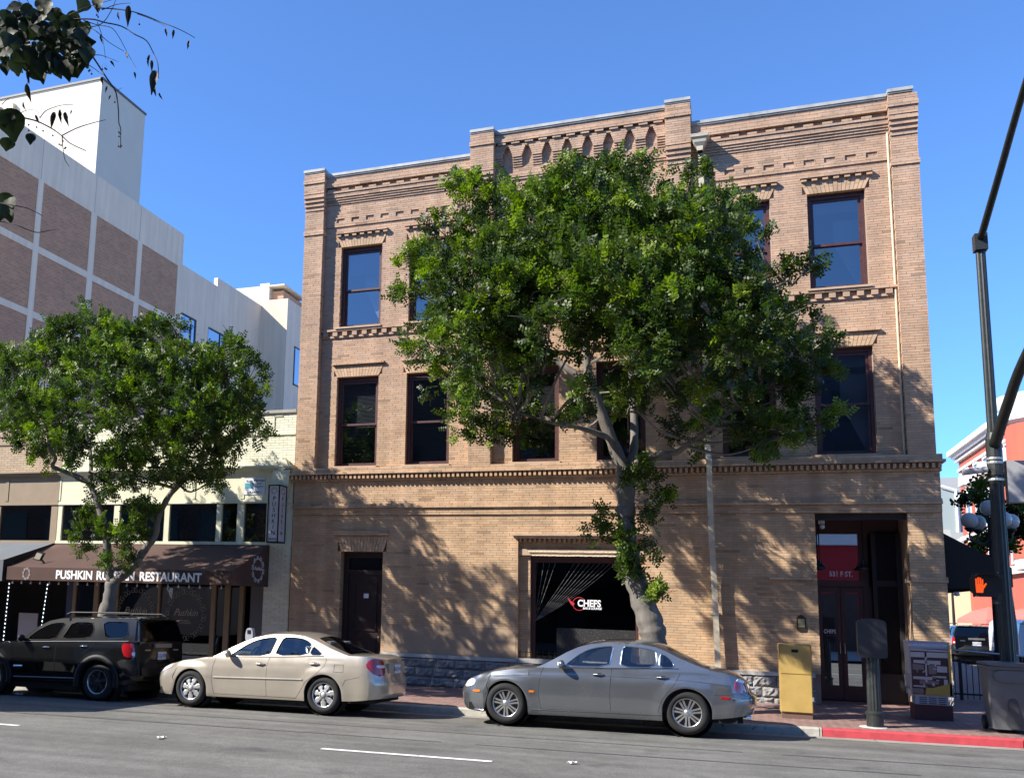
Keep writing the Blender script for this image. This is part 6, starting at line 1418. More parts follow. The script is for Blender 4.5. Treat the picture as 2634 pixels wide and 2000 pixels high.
# ---------------------------------------------------------------- black off-roader
BLACKP = mat('black_paint', (0.003, 0.0035, 0.004), 0.3, 0.0, noise=0.02, scale=3, coat=0.8, spec=0.08)
TGL = glass('privacy_glass', (0.03, 0.035, 0.04), 0.0)
suv = dict(L=4.52, W=1.82, front_r=0.5, rear_r=0.36, front_w=0.95, rear_w=0.96, xf=0.93, xr=3.55, Ra=0.42, Rw=0.355, paint=BLACKP, swell=0.03, boot=False,
  nose=[(0.2, 0.08), (0.4, 0.0), (0.7, 0.02), (0.9, 0.08), (1.0, 0.16)], tail=[(0.3, 0.06), (0.45, 0.0), (0.68, 0.0), (0.72, 0.06), (1.15, 0.1)],
  section=[(0.28, 0.06), (0.36, 0.03), (0.5, 0.01), (0.75, 0.0), (1.0, 0.012), (1.1, 0.03), (1.2, 0.06)],
  shoulder=[(0, 0.82), (0.2, 0.93), (0.6, 1.0), (1.2, 1.05), (1.6, 1.08), (3.0, 1.12), (4.3, 1.155), (4.52, 1.16)],
  lower=[(0, 0.36), (1.4, 0.33), (3.1, 0.36), (4.0, 0.42), (4.52, 0.42)], cuts=[1.45, 2.52],
  panels=[(0.5, 'front_bumper'), (1.45, 'front_wing'), (2.52, 'front_door'), (3.2, 'rear_door'), (4.1, 'rear_quarter'), (9, 'rear_bumper')],
  crown=0.05, belt_z=1.11, tumble=0.30,
  green=dict(cowl=1.5, rf=2.26, rb=4.3, deck=4.44, crown=[(1.5, 0.03), (2.2, 0.05), (4.4, 0.05)],
    rail=[(1.5, 1.07), (1.62, 1.16), (1.76, 1.27), (1.96, 1.40), (2.2, 1.52), (2.49, 1.575), (3.32, 1.6), (4.1, 1.605), (4.3, 1.585), (4.36, 1.45), (4.44, 1.16)]),
  windows=dict(a=[(1.74, 1.12), (1.8, 1.2), (1.95, 1.315), (2.17, 1.43), (2.33, 1.48), (2.62, 1.495), (2.53, 1.3), (2.44, 1.14)], b=[(2.6, 1.155), (2.69, 1.31), (2.77, 1.505), (3.27, 1.515), (3.31, 1.43), (3.35, 1.36), (3.28, 1.185)], c=[(3.51, 1.53), (4.06, 1.54), (4.1, 1.5), (4.17, 1.22), (3.66, 1.195), (3.59, 1.34)]),
  glass=TGL, rglass=TGL, trim=CBLACK, trim_r=0.008, seats=(2.4, 3.2),
  gaps=[[(1.4, 1.05), (1.42, 0.64), (1.47, 0.36)], [(2.56, 1.1), (2.51, 1.02), (2.51, 0.68), (2.55, 0.38)], [(3.46, 1.13), (3.35, 1.03), (3.16, 0.87)]], gapm=mat('black_gap', (0.002, 0.002, 0.002), 0.9),
  lines=[('belt_trim', [(1.7, 1.085), (3.0, 1.125), (4.25, 1.16)], 0.008, mat('satin_trim', (0.2, 0.2, 0.2), 0.35)), ('sill_trim', [(1.5, 0.38), (3.1, 0.405)], 0.012, MATS['satin_trim']), ('wing_badge', [(1.5, 0.59), (1.72, 0.595)], 0.022, MATS['alloy'])],
  handles=[(2.28, 0.985), (3.2, 1.03)], handle=CHROME, mirror=(1.66, 1.16), mirror_m=CBLACK, wheel=('star', 6, mat('dark_wheel', (0.02, 0.02, 0.021), 0.5)),
  patches=[('tail_lamp', [(4.1, 1.11), (4.36, 1.125), (4.47, 1.1), (4.47, 0.86), (4.2, 0.845), (4.12, 0.98)], REDL, 0.012), ('tail_lamp_lens', [(4.34, 0.95), (4.46, 0.95), (4.46, 0.88), (4.35, 0.88)], CLEARL, 0.016), ('bumper_cap', [(4.0, 0.8), (4.6, 0.82), (5.0, 0.82), (5.0, 0.48), (4.25, 0.48), (4.1, 0.62)], CBLACK, 0.02)])
sv = dict(suv, pitch=-0.0141, roll=R(-1.4))
sr0, sP, sW, sS = make_car('black_offroader', 'black off-road estate car with red tail lamps parked in front of the shops', (-15.4, -4.89, zroad(-13.1, -5.5)-0.03), sv)
def suv_rear(root):
    b = MB(); zs = [0.5, 0.82, 1.16]
    b.prism([(4.30, 0.5), (4.46, 0.5), (4.45, 0.8), (4.43, 1.16), (4.40, 1.16), (4.28, 1.16)], -0.78, 0.78); b.build('tailgate', BLACKP, root)
    b = MB(); b.add([(4.445, -0.76, 1.17), (4.445, 0.76, 1.17), (4.34, 0.66, 1.56), (4.34, -0.66, 1.56)], [(0, 1, 2, 3)]); b.build('rear_window', TGL, root)
    b = MB(); b.prism([(4.25, 1.555), (4.4, 1.57), (4.46, 1.6), (4.3, 1.625)], -0.62, 0.62); b.build('rear_spoiler', BLACKP, root)
    for sd in (-1, 1):
        b = MB(); b.add([(4.35, sd*0.84, 1.17), (4.448, sd*0.76, 1.17), (4.343, sd*0.66, 1.56), (4.28, sd*0.71, 1.57)], [(0, 1, 2, 3)]); b.build('d_pillar', BLACKP, root)
    b = MB(); b.box((4.44, -0.3, 1.04), (4.485, 0.3, 1.12)); b.build('tailgate_handle', mat('satin_bar', (0.35, 0.34, 0.32), 0.3, 0.7), root)
    b = MB(); b.box((4.44, -0.6, 0.98), (4.455, -0.42, 1.005)); b.box((4.44, 0.42, 0.98), (4.455, 0.6, 1.005)); b.build('badge', MATS['alloy'], root)
    rear_plate(root, 4.45, 0.88, txt='6CLJ-9780')
    for sd in (-1, 1):
        b = MB(); b.tube([(2.5, sd*0.6, 1.66), (2.6, sd*0.6, 1.70), (4.0, sd*0.6, 1.71), (4.1, sd*0.6, 1.665)], 0.016, 6); b.build('roof_rail', CBLACK, root)
    for sd in (-1, 1):            # black wheel arch flares
        for xw in (0.93, 3.55):
            b = MB(); V = []
            for i in range(19):
                a = math.pi*(-0.06+1.12*i/18)
                for rr2, dy in ((0.415, 0.0), (0.43, 0.035), (0.52, 0.03), (0.535, 0.0)):
                    V.append((xw-rr2*math.cos(a), sd*(0.912+dy), 0.355+rr2*math.sin(a)))
            b.add(V, [(i*4+j, i*4+j+1, (i+1)*4+j+1, (i+1)*4+j) for i in range(18) for j in range(3)]); o = b.build('arch_flare', CBLACK, root, smooth=True)
suv_rear(sr0)
# ================================================================ STREET FURNITURE
POLEM = mat('dark_green_grey_metal', (0.028, 0.033, 0.032), 0.45, 0.3, noise=0.2, scale=6)
GALV = mat('galvanised_band', (0.45, 0.46, 0.46), 0.4, 0.7)
def fluted(mb, c, prof, n=16, depth=0.09):
    V = []; c = Vector(c); m_ = n*2
    for r, h in prof:
        for k in range(m_):
            a = 2*math.pi*k/m_; q_ = r*(1-depth*(k % 2)); V.append(c+Vector((q_*math.cos(a), q_*math.sin(a), h)))
    mb.add(V, [(i*m_+k, i*m_+(k+1) % m_, (i+1)*m_+(k+1) % m_, (i+1)*m_+k) for i in range(len(prof)-1) for k in range(m_)])
PXX, PYY = 4.23, -2.6
zs = zwalk(PXX, PYY)
sp_, spO, spA = mkroot('signal_pole', (PXX, PYY, zs), 'tall dark fluted traffic signal pole with two mast arms at the corner', 'pole')
w_ = MB(); w_.lathe([(0.26, 0.0), (0.26, 0.1), (0.2, 0.16), (0.2, 0.5), (0.17, 0.6), (0.145, 0.62)], 16, 'z', (PXX, PYY, zs)); spA(w_, 'base', POLEM, smooth=False)
w_ = MB(); fluted(w_, (PXX, PYY, zs), [(0.122, 0.6), (0.108, 4.6), (0.086, 4.9), (0.078, 8.6)], 12); spA(w_, 'shaft', POLEM)
w_ = MB(); w_.lathe([(0.125, 4.45-zs), (0.125, 5.08-zs), (0.1, 5.2-zs)], 14, 'z', (PXX, PYY, zs)); spA(w_, 'arm_clamp', POLEM)
w_ = MB(); w_.box((PXX-0.1, PYY-0.12, 8.52), (PXX+0.1, PYY+0.1, 8.82)); spA(w_, 'top_clamp', POLEM)
def armtube(nm, pts, rs):
    w_ = MB(); P_, R_ = smoothpath(pts, rs, 4); w_.tube(P_, R_, 10); spA(w_, nm, POLEM, smooth=True)
armtube('luminaire_arm', [(PXX, PYY, 8.7), (PXX, -4.2, 9.3), (PXX, -5.85, 9.92), (PXX, -8.5, 10.7), (PXX, -10.0, 10.9)], [0.065, 0.058, 0.053, 0.048, 0.045])
w_ = MB(); w_.prism(rounded([(-10.7, 10.86), (-10.0, 10.84), (-9.9, 11.0), (-10.6, 11.02)], 1), PXX-0.12, PXX+0.18, axis='x'); spA(w_, 'luminaire', POLEM)
armtube('mast_arm', [(PXX, PYY, 4.95), (PXX, -3.7, 5.5), (PXX, -4.8, 5.96), (PXX, -7.5, 6.65), (PXX, -10.5, 6.95)], [0.095, 0.085, 0.08, 0.07, 0.06])
for z in (4.72, 4.65, 4.35):
    w_ = MB(); w_.lathe([(0.127, 0), (0.13, 0.02), (0.127, 0.04)], 16, 'z', (PXX, PYY, z)); spA(w_, 'band', GALV)
w_ = MB(); w_.tube([(PXX-0.52, PYY-0.1, 4.5), (PXX-0.14, PYY-0.08, 4.55)], 0.055, 10); spA(w_, 'detector', mat('grey_housing', (0.3, 0.3, 0.31), 0.5))
w_ = MB(); w_.box((PXX+0.16, PYY-0.05, 3.98), (PXX+0.42, PYY+0.15, 4.7)); spA(w_, 'sign_cabinet', MATS['grey_housing'])
# pedestrian signal
pg, pgO, pgA = mkroot('pedestrian_signal', (3.77, -3.6, 2.35), 'black pedestrian signal box showing a lit orange hand beside the signal pole', 'signal')
w_ = MB(); w_.prism(rounded([(3.56, 2.34), (3.96, 2.34), (3.96, 2.7), (3.56, 2.7)], 1), -3.74, -3.5); pgA(w_, 'housing', MATS['black_iron'])
w_ = MB(); w_.box((3.55, -3.86, 2.7), (3.97, -3.74, 2.715)); w_.box((3.55, -3.86, 2.33), (3.565, -3.74, 2.7)); pgA(w_, 'visor', MATS['black_iron'])
w_ = MB(); w_.tube([(3.9, -3.6, 2.31), (3.9, -3.4, 2.25), (4.14, -2.7, 2.25)], 0.022, 6); pgA(w_, 'lower_bracket', POLEM); w_ = MB(); w_.tube([(3.92, -3.6, 2.72), (4.14, -2.7, 2.76)], 0.022, 6); pgA(w_, 'upper_bracket', POLEM)
hx, hz = 3.655, 2.5; w_ = MB(); LIT = emit('orange_led', (1.0, 0.1, 0.01), 0.45)
w_.prism([(hx-0.055, hz-0.1), (hx+0.04, hz-0.1), (hx+0.055, hz-0.01), (hx+0.045, hz+0.04), (hx-0.06, hz+0.04)], -3.748, -3.742)
for i, (dx, l_) in enumerate(((-0.048, 0.085), (-0.018, 0.105), (0.012, 0.1), (0.04, 0.075))): w_.prism([(hx+dx-0.011, hz+0.042), (hx+dx+0.011, hz+0.042), (hx+dx+0.011, hz+0.042+l_), (hx+dx-0.011, hz+0.042+l_)], -3.748, -3.742)
w_.prism([(hx+0.058, hz-0.03), (hx+0.1, hz+0.045), (hx+0.085, hz+0.058), (hx+0.05, hz+0.02)], -3.748, -3.742)
pgA(w_, 'hand_symbol', LIT)
# fluted post with a dark rounded board (pay station seen from behind)
zp = zwalk(2.09, -3.4)
fp, fpO, fpA = mkroot('board_post', (2.09, -3.4, zp), 'dark rounded board on a short fluted post at the red kerb', 'post')
w_ = MB(); w_.lathe([(0.13, 0), (0.13, 0.2), (0.145, 0.22), (0.145, 0.245), (0.125, 0.26), (0.11, 0.27)], 20, 'z', (2.09, -3.4, zp)); fpA(w_, 'base', POLEM)
w_ = MB(); fluted(w_, (2.09, -3.4, zp), [(0.108, 0.27), (0.098, 1.25)], 14); fpA(w_, 'shaft', POLEM)
w_ = MB(); w_.prism([(1.9, 1.28), (2.28, 1.28), (2.31, 1.31), (2.31, 1.86), (2.28, 1.9), (2.2, 1.925), (2.09, 1.935), (1.98, 1.925), (1.9, 1.9), (1.87, 1.86), (1.87, 1.31)], -3.56, -3.36); o = fpA(w_, 'board', mat('dark_slate_paint', (0.022, 0.024, 0.03), 0.5)); auto_smooth(o, 25)
w_ = MB(); w_.lathe([(0.22, 0.0), (0.2, 0.012), (0.0, 0.014)], 18, 'z', (2.06, -3.42, zp-0.002)); fpA(w_, 'footing', mat('pale_footing', (0.45, 0.42, 0.38), 0.9))
# yellow utility cabinet
zy = zwalk(0.93, -2.8)
yc, ycO, ycA = mkroot('utility_cabinet', (0.93, -2.7, zy), 'tall mustard yellow metal utility cabinet on the sidewalk before the brick wall', 'cabinet')
YEL = mat('mustard_paint', (0.42, 0.285, 0.085), 0.5, noise=0.12, scale=4, grime=((0.3, 0.2, 0.07), 3, 0.63))
w_ = MB(); w_.box((0.66, -2.8, zy+0.1), (1.2, -2.35, 1.43)); o = ycA(w_, 'body', YEL)
bm = bmesh.new(); bm.from_mesh(o.data); bmesh.ops.bevel(bm, geom=bm.edges[:], offset=0.012, segments=2, affect='EDGES'); bm.to_mesh(o.data); bm.free()
w_ = MB(); w_.box((0.68, -2.812, zy+0.12), (1.18, -2.801, 0.9)); ycA(w_, 'lower_door', YEL)
w_ = MB(); w_.box((0.68, -2.812, 0.915), (1.18, -2.801, 1.41)); ycA(w_, 'upper_door', YEL)
w_ = MB(); w_.box((0.87, -2.818, 1.29), (0.98, -2.811, 1.34)); ycA(w_, 'slot', CBLACK)
w_ = MB(); w_.box((1.18, -2.83, 0.45), (1.21, -2.78, 0.52)); ycA(w_, 'latch', GALV)
w_ = MB(); w_.box((0.68, -2.78, zy-0.02), (1.18, -2.37, zy+0.1)); ycA(w_, 'plinth', mat('plinth_brown', (0.14, 0.08, 0.06), 0.8))
# leaflet kiosk with a photographic panel
zk = zwalk(3.2, -1.9)
kk, kO, kA = mkroot('leaflet_kiosk', (3.18, -1.8, zk), 'leaflet kiosk with a sepia street picture panel and a red-brown base by the corner pier', 'kiosk')
w_ = MB(); w_.box((2.86, -1.9, zk+0.42), (3.5, -1.35, 1.55)); kA(w_, 'body', mat('kiosk_cream', (0.42, 0.38, 0.36), 0.5))
w_ = MB(); w_.add([(2.8, -1.7, 1.57), (2.86, -1.9, 1.55), (2.86, -1.9, 0.6), (2.84, -1.7, 0.45)], [(0, 1, 2, 3)]); kA(w_, 'side_flap', MATS['kiosk_cream'])
SEP = mat('sepia_picture', (0.3, 0.25, 0.24), 0.5); t_ = SEP.node_tree; N_ = t_.nodes; L_ = t_.links
tc_ = N_.new('ShaderNodeTexCoord'); vo = N_.new('ShaderNodeTexVoronoi'); vo.feature = 'F1'; vo.distance = 'MANHATTAN'; vo.inputs['Scale'].default_value = 9; mp = N_.new('ShaderNodeMapping'); mp.inputs['Scale'].default_value = (0.8, 1, 1.6); L_.new(tc_.outputs['Object'], mp.inputs[0]); L_.new(mp.outputs[0], vo.inputs[0])
rp = N_.new('ShaderNodeValToRGB'); rp.color_ramp.interpolation = 'CONSTANT'; rp.color_ramp.elements[0].color = (0.035, 0.012, 0.014, 1); rp.color_ramp.elements[1].color = (0.5, 0.44, 0.43, 1); rp.color_ramp.elements[1].position = 0.52
e_ = rp.color_ramp.elements.new(0.8); e_.color = (0.22, 0.16, 0.15, 1)
sepc = N_.new('ShaderNodeSeparateColor'); L_.new(vo.outputs['Color'], sepc.inputs[0]); L_.new(sepc.outputs[0], rp.inputs[0]); L_.new(rp.outputs[0], N_['Principled BSDF'].inputs['Base Color'])
w_ = MB(); w_.box((2.88, -1.915, 0.62), (3.46, -1.905, 1.42)); kA(w_, 'picture_panel', mat('picture_dark', (0.05, 0.02, 0.022), 0.5))
rk = random.Random(6); tones = [mat('picture_pale', (0.46, 0.4, 0.39), 0.5), mat('picture_mid', (0.2, 0.145, 0.14), 0.5)]
for ti, rects in enumerate(([(2.88, 3.46, 1.27, 1.36), (2.88, 3.46, 1.385, 1.42), (2.92, 3.34, 1.17, 1.22), (3.1, 3.125, 0.95, 1.36), (2.9, 3.2, 0.885, 0.93), (3.2, 3.42, 0.93, 0.95), (3.28, 3.44, 1.02, 1.13), (2.9, 3.08, 0.75, 0.775), (3.38, 3.44, 0.8, 0.9)], [(2.9, 3.08, 1.05, 1.15), (3.15, 3.27, 0.98, 1.14), (3.0, 3.3, 0.8, 0.87), (2.88, 3.05, 0.64, 0.72)])):
    for x0, x1, z0, z1 in rects:
        w_ = MB(); w_.prism([(x0, z0), (x1, z0+rk.uniform(-.02, .01)), (x1, z1+rk.uniform(-.02, .01)), (x0, z1)], -1.9175-0.0006*ti, -1.9155); kA(w_, 'picture_shape', tones[ti])
for i in range(22):
    x, z = rk.uniform(2.9, 3.4), rk.uniform(0.66, 1.24); w_ = MB(); w_.prism([(x, z), (x+rk.uniform(.01, .06), z), (x+rk.uniform(.01, .05), z+rk.uniform(.01, .07)), (x, z+rk.uniform(.01, .05))], -1.9195, -1.9185); kA(w_, 'picture_shape', tones[rk.random() < 0.4])
w_ = MB(); w_.box((2.88, -1.915, 1.43), (3.46, -1.904, 1.54)); kA(w_, 'header', mat('header_lilac', (0.3, 0.33, 0.45), 0.5))
text_mesh('header_lettering', '#EXPLOREDOWNTOWN', 0.06, SIGNW, kk, Vector((3.19, -1.918, 1.485))-kO, FRONT, extrude=0.001)
w_ = MB(); w_.prism([(3.08, 0.62), (3.5, 0.62), (3.5, 0.84), (3.38, 0.8), (3.2, 0.74), (3.1, 0.74)], -1.922, -1.916); w_.box((3.465, -1.922, 0.62), (3.5, -1.904, 1.5)); kA(w_, 'yellow_corner', mat('kiosk_yellow', (0.42, 0.28, 0.06), 0.5))
w_ = MB(); w_.box((2.92, -1.9, zk+0.27), (3.44, -1.5, zk+0.42)); kA(w_, 'leaflet_tray', mat('tray_grey', (0.36, 0.38, 0.42), 0.5))
for r in range(4):
    for c_ in range(3):
        w_ = MB(); w_.box((2.98+c_*0.15, -1.904, zk+0.285+r*0.033), (3.1+c_*0.15, -1.901, zk+0.303+r*0.033)); kA(w_, 'tray_slot', mat('tray_slot', (0.08, 0.09, 0.12), 0.6))
w_ = MB(); w_.box((2.9, -1.88, zk), (3.5, -1.4, zk+0.27)); kA(w_, 'base', mat('redbrown_base', (0.09, 0.03, 0.03), 0.7))
w_ = MB(); w_.tube([(2.84, -1.8, 0.98), (2.78, -1.84, 0.95), (2.79, -1.84, 0.75), (2.85, -1.8, 0.7)], 0.012, 6); kA(w_, 'handle', GALV)
# wheeled bin
zb = zwalk(4.1, -3.1)
bn, bnO, bnA = mkroot('wheeled_bin', (4.1, -3.1, zb), 'grey plastic wheeled bin with closed lid standing at the corner pole', 'bin')
BING = mat('grey_plastic', (0.1, 0.105, 0.11), 0.5, noise=0.1, scale=5, bump=0.1)
def taper(mb, x0, x1, y0, y1, z0, z1, t):
    mb.add([(x0+t, y0+t, z0), (x1-t, y0+t, z0), (x1-t, y1-t, z0), (x0+t, y1-t, z0), (x0, y0, z1), (x1, y0, z1), (x1, y1, z1), (x0, y1, z1)], [(0, 1, 5, 4), (1, 2, 6, 5), (2, 3, 7, 6), (3, 0, 4, 7), (3, 2, 1, 0), (4, 5, 6, 7)])
w_ = MB(); taper(w_, 3.76, 4.4, -3.4, -2.75, zb+0.06, 1.18, 0.06); bnA(w_, 'body', BING)
w_ = MB(); taper(w_, 3.74, 4.42, -3.43, -2.72, 1.18, 1.23, -0.0); w_.prism(rounded([(3.72, 1.235), (4.44, 1.235), (4.4, 1.29), (3.76, 1.29)], 1), -3.46, -2.7); bnA(w_, 'lid', BING)
w_ = MB(); w_.prism(rounded([(3.86, 0.98), (4.3, 0.98), (4.34, 1.17), (3.82, 1.17)], 1), -3.42, -3.395); bnA(w_, 'lip', BING)
w_ = MB(); w_.prism(rounded([(3.97, zb+0.08), (4.2, zb+0.08), (4.16, zb+0.4), (4.14, 0.72), (4.03, 0.72), (4.01, zb+0.4)], 1), -3.385, -3.365); bnA(w_, 'moulded_recess', mat('bin_recess', (0.04, 0.042, 0.045), 0.6))
for x in (3.8, 4.36):
    w_ = MB(); w_.lathe([(0.0, -0.03), (0.11, -0.03), (0.12, 0.0), (0.11, 0.03), (0.0, 0.03)], 16, 'x', (x, -2.78, zb+0.12)); bnA(w_, 'wheel', TYRE)
# parking meter
zm = zwalk(-9.63, -3.6)
pm, pmO, pmA = mkroot('parking_meter', (-9.63, -3.6, zm), 'grey parking meter head on a slim post behind the beige saloon', 'parking meter')
w_ = MB(); w_.tube([(-9.63, -3.6, zm), (-9.63, -3.6, 1.06)], 0.03, 8); pmA(w_, 'post', POLEM)
w_ = MB(); w_.prism(rounded([(-9.71, 1.05), (-9.55, 1.05), (-9.54, 1.2), (-9.57, 1.33), (-9.69, 1.33), (-9.72, 1.2)], 1), -3.66, -3.54); pmA(w_, 'head', mat('meter_grey', (0.4, 0.42, 0.45), 0.4, 0.3))
w_ = MB(); w_.box((-9.67, -3.668, 1.21), (-9.59, -3.661, 1.29)); pmA(w_, 'display', CBLACK)
# ================================================================ RIGHT SIDE: awning, railing, cross street
IRON = MATS['black_iron']
BKC = mat('black_awning_canvas', (0.011, 0.011, 0.012), 0.85)
ba, baO, baA = mkroot('black_awning', (4.5, 4, 2.6), 'black canvas awning along the side wall at the building corner', 'awning')
w_ = MB(); V = []
for y in (0.4, 9.0): V += [(3.84, y, 3.72), (5.05, y, 3.0), (5.05, y, 2.62), (3.84, y, 2.56)]
w_.add(V, [(0, 1, 5, 4), (1, 2, 6, 5)]); baA(w_, 'canopy', BKC)
w_ = MB(); w_.add(V[:4], [(0, 1, 2, 3)]); baA(w_, 'side_panel', BKC); w_ = MB(); w_.add(V[4:], [(3, 2, 1, 0)]); baA(w_, 'side_panel', BKC)
w_ = MB(); w_.lathe([(0.0, 0.0), (0.04, 0.01), (0.06, -0.06), (0.0, -0.08)], 10, 'z', (4.1, 0.5, 2.5)); baA(w_, 'lamp', mat('small_lamp', (0.5, 0.5, 0.5), 0.4))
rf, rfO, rfA = mkroot('patio_railing', (5.5, 3.1, 0.25), 'black iron patio railing with a bright top rail on the side street', 'railing')
w_ = MB(); w_.tube([(3.95, 3.0, 1.32), (7.3, 3.3, 1.12)], 0.018, 8); rfA(w_, 'top_rail', GALV)
w_ = MB(); w_.box((3.95, 3.08, 1.04), (7.4, 3.12, 1.08)); w_.box((3.95, 3.08, 0.32), (7.4, 3.12, 0.36)); rfA(w_, 'rail', IRON)
for i in range(30):
    w_ = MB(); w_.box((3.97+i*0.115, 3.09, 0.24), (3.985+i*0.115, 3.11, 1.06)); rfA(w_, 'baluster', IRON)
for x in (4.55, 5.5, 6.5, 7.4):
    w_ = MB(); w_.box((x-0.03, 3.07, 0.2), (x+0.03, 3.13, 1.12)); rfA(w_, 'post', IRON)
GLOBE = mat('lamp_globe', (0.4, 0.4, 0.39), 0.25, spec=0.5)
def five_globe(x, y, label, sc_=1.0):
    z0 = zwalk(min(x, 8), 0)
    r, O, A = mkroot('street_lamp', (x, y, z0), label, 'street lamp', 'globe street lamps on the side street')
    w_ = MB(); w_.lathe([(0.22, 0), (0.22, 0.15), (0.16, 0.3), (0.16, 0.8), (0.1, 0.95)], 14, 'z', (x, y, z0)); A(w_, 'base', IRON)
    w_ = MB(); fluted(w_, (x, y, z0), [(0.095, 0.9), (0.065, 4.0), (0.07, 4.5)], 10); A(w_, 'shaft', IRON)
    for k in range(4):
        a = math.pi*k/2+0.35; dx, dy = math.cos(a)*0.55*sc_, math.sin(a)*0.55*sc_
        w_ = MB(); w_.tube(smoothpath([(x, y, z0+3.9), (x+dx*0.5, y+dy*0.5, z0+3.75), (x+dx, y+dy, z0+3.9), (x+dx, y+dy, z0+4.1)], [0.03]*4, 4)[0], 0.024, 6); w_.lathe([(0.05, 0), (0.13, 0.08), (0.14, 0.12)], 12, 'z', (x+dx, y+dy, z0+4.08)); A(w_, 'arm', IRON)
        w_ = MB(); w_.lathe([(0.1, 0.0), (0.19, 0.08), (0.215, 0.2), (0.19, 0.31), (0.1, 0.39), (0.0, 0.41)], 16, 'z', (x+dx, y+dy, z0+4.2)); A(w_, 'globe', GLOBE, smooth=True)
    w_ = MB(); w_.lathe([(0.1, 0.0), (0.2, 0.1), (0.22, 0.22), (0.19, 0.33), (0.1, 0.4), (0.0, 0.42)], 16, 'z', (x, y, z0+4.55)); A(w_, 'globe', GLOBE, smooth=True)
five_globe(6.45, 8.5, 'black street lamp with white globes near the black awning')
pl_ = at_y(2450, 1530, 52); five_globe(pl_.x, 52, 'distant black street lamp with white globes down the side street')
# ---------------------------------------------------------------- far buildings on the side street
RB = mat('victorian_red_brick', (0.42, 0.1, 0.06), 0.85, noise=0.1, scale=1); WT = MATS['white_trim']
vb, vO, vA = mkroot('red_brick_hotel', (20, 55, 0), 'red brick Victorian building with white cornices down the side street', 'building')
w_ = MB(); w_.box((17, 40, -0.2), (32, 67.2, 14.9)); vA(w_, 'wall', RB)
for z0, z1, d in ((14.55, 14.75, 0.25), (14.85, 15.1, 0.45), (15.1, 15.5, 0.7), (13.75, 13.95, 0.15), (11.55, 11.85, 0.25), (8.2, 8.5, 0.2), (5.0, 5.5, 0.3)):
    w_ = MB(); w_.box((17-d, 40, z0), (17.2, 67.2+d, z1)); vA(w_, 'cornice', WT)
w_ = MB(); w_.lathe([(2.2, 5.0), (2.2, 13.6), (2.5, 13.8), (2.5, 14.0), (2.3, 14.2), (2.6, 14.9), (2.7, 15.3), (2.3, 15.4), (0, 15.5)], 24, 'z', (17.6, 45.2, 0)); vA(w_, 'turret', WT, smooth=False)
w_ = MB(); w_.lathe([(2.24, 5.6), (2.24, 8.2)], 24, 'z', (17.6, 45.2, 0)); w_.lathe([(2.24, 8.6), (2.24, 13.6)], 24, 'z', (17.6, 45.2, 0)); vA(w_, 'turret_brick', RB)
for i in range(6):
    y0 = 48.5+i*3.05
    for z0, z1 in ((12.1, 13.55), (8.8, 11.2), (5.8, 7.9)):
        wn = empty('window', (17, y0, z0)); wo = Vector((17, y0, z0)); wn.parent = vb; wn.location = wo-vO
        f = MB(); f.box((16.9, y0-0.12, z0-0.12), (17.0, y0+1.32, z0)); f.box((16.9, y0-0.12, z1), (17.0, y0+1.32, z1+0.15)); f.box((16.92, y0-0.12, z0), (17.0, y0, z1)); f.box((16.92, y0+1.2, z0), (17.0, y0+1.32, z1)); f.box((16.94, y0, (z0+z1)/2-0.04), (17.0, y0+1.2, (z0+z1)/2+0.04)); o = f.build('frame', WT, wn); o.location = -wo
        f = MB(); f.quad((16.97, y0, z0), (16.97, y0+1.2, z0), (16.97, y0+1.2, z1), (16.97, y0, z1)); o = f.build('pane', mat('far_pane', (0.12, 0.14, 0.16), 0.15), wn); o.location = -wo
    if i % 2 == 0:
        f = MB(); f.prism([(y0-0.3, 11.95), (y0+1.5, 11.95), (y0+1.3, 12.6), (y0+0.6, 12.9), (y0-0.1, 12.6)], 15.9, 16.9, axis='x'); vA(f, 'window_awning', mat('grey_white_canvas', (0.55, 0.55, 0.55), 0.8))
gbd, gO, gA = mkroot('grey_block', (20, 85, 0), 'pale grey modern block with glass gable beyond the red brick building', 'building')
A_ = at_y(2424, 1228, 80); B_ = at_y(2492, 1222, 80)
w_ = MB(); w_.box((A_.x-2, 80, -0.3), (B_.x+3, 100, A_.z)); gA(w_, 'wall', mat('pale_grey_wall', (0.34, 0.345, 0.34), 0.8, noise=0.05))
c1, c2, c3 = at_y(2420, 1250, 79.5), at_y(2460, 1262, 79.5), at_y(2466, 1370, 79.5)
w_ = MB(); w_.add([(c1.x, 79.6, c1.z), (c2.x-1.0, 79.6, c2.z+0.2), (c2.x, 79.6, c2.z), (c3.x, 79.6, c3.z), (c1.x, 79.6, c3.z)], [(0, 1, 2, 3, 4)]); gA(w_, 'glass_gable', mat('far_green_glass', (0.3, 0.35, 0.34), 0.3))
for a, b in ((c1, c2), (c2, c3)):
    w_ = MB(); w_.tube([(a.x, 79.5, a.z), (b.x, 79.5, b.z)], 0.16, 5); gA(w_, 'white_edge', WT)
w_ = MB(); w_.box((c1.x-0.5, 78.6, c3.z-0.8), (c3.x+0.3, 80, c3.z)); gA(w_, 'ledge', MATS['pale_grey_wall'])
d1 = at_y(2445, 1440, 60)
lb, lO, lA = mkroot('white_lowrise', (17, 72, 0), 'low white building with dark openings behind the far street lamp', 'building')
w_ = MB(); w_.box((15.5, 72, -0.3), (17.0, 79, 9.5)); w_.box((17.001, 68, -0.3), (24, 78.4, 8.5)); lA(w_, 'wall', mat('white_far_wall', (0.42, 0.42, 0.41), 0.8))
for i in range(3):
    w_ = MB(); w_.box((15.7+i*0.45, 71.9, 5.9), (16.0+i*0.45, 72, 7.6)); lA(w_, 'opening', mat('far_dark', (0.06, 0.065, 0.07), 0.6))
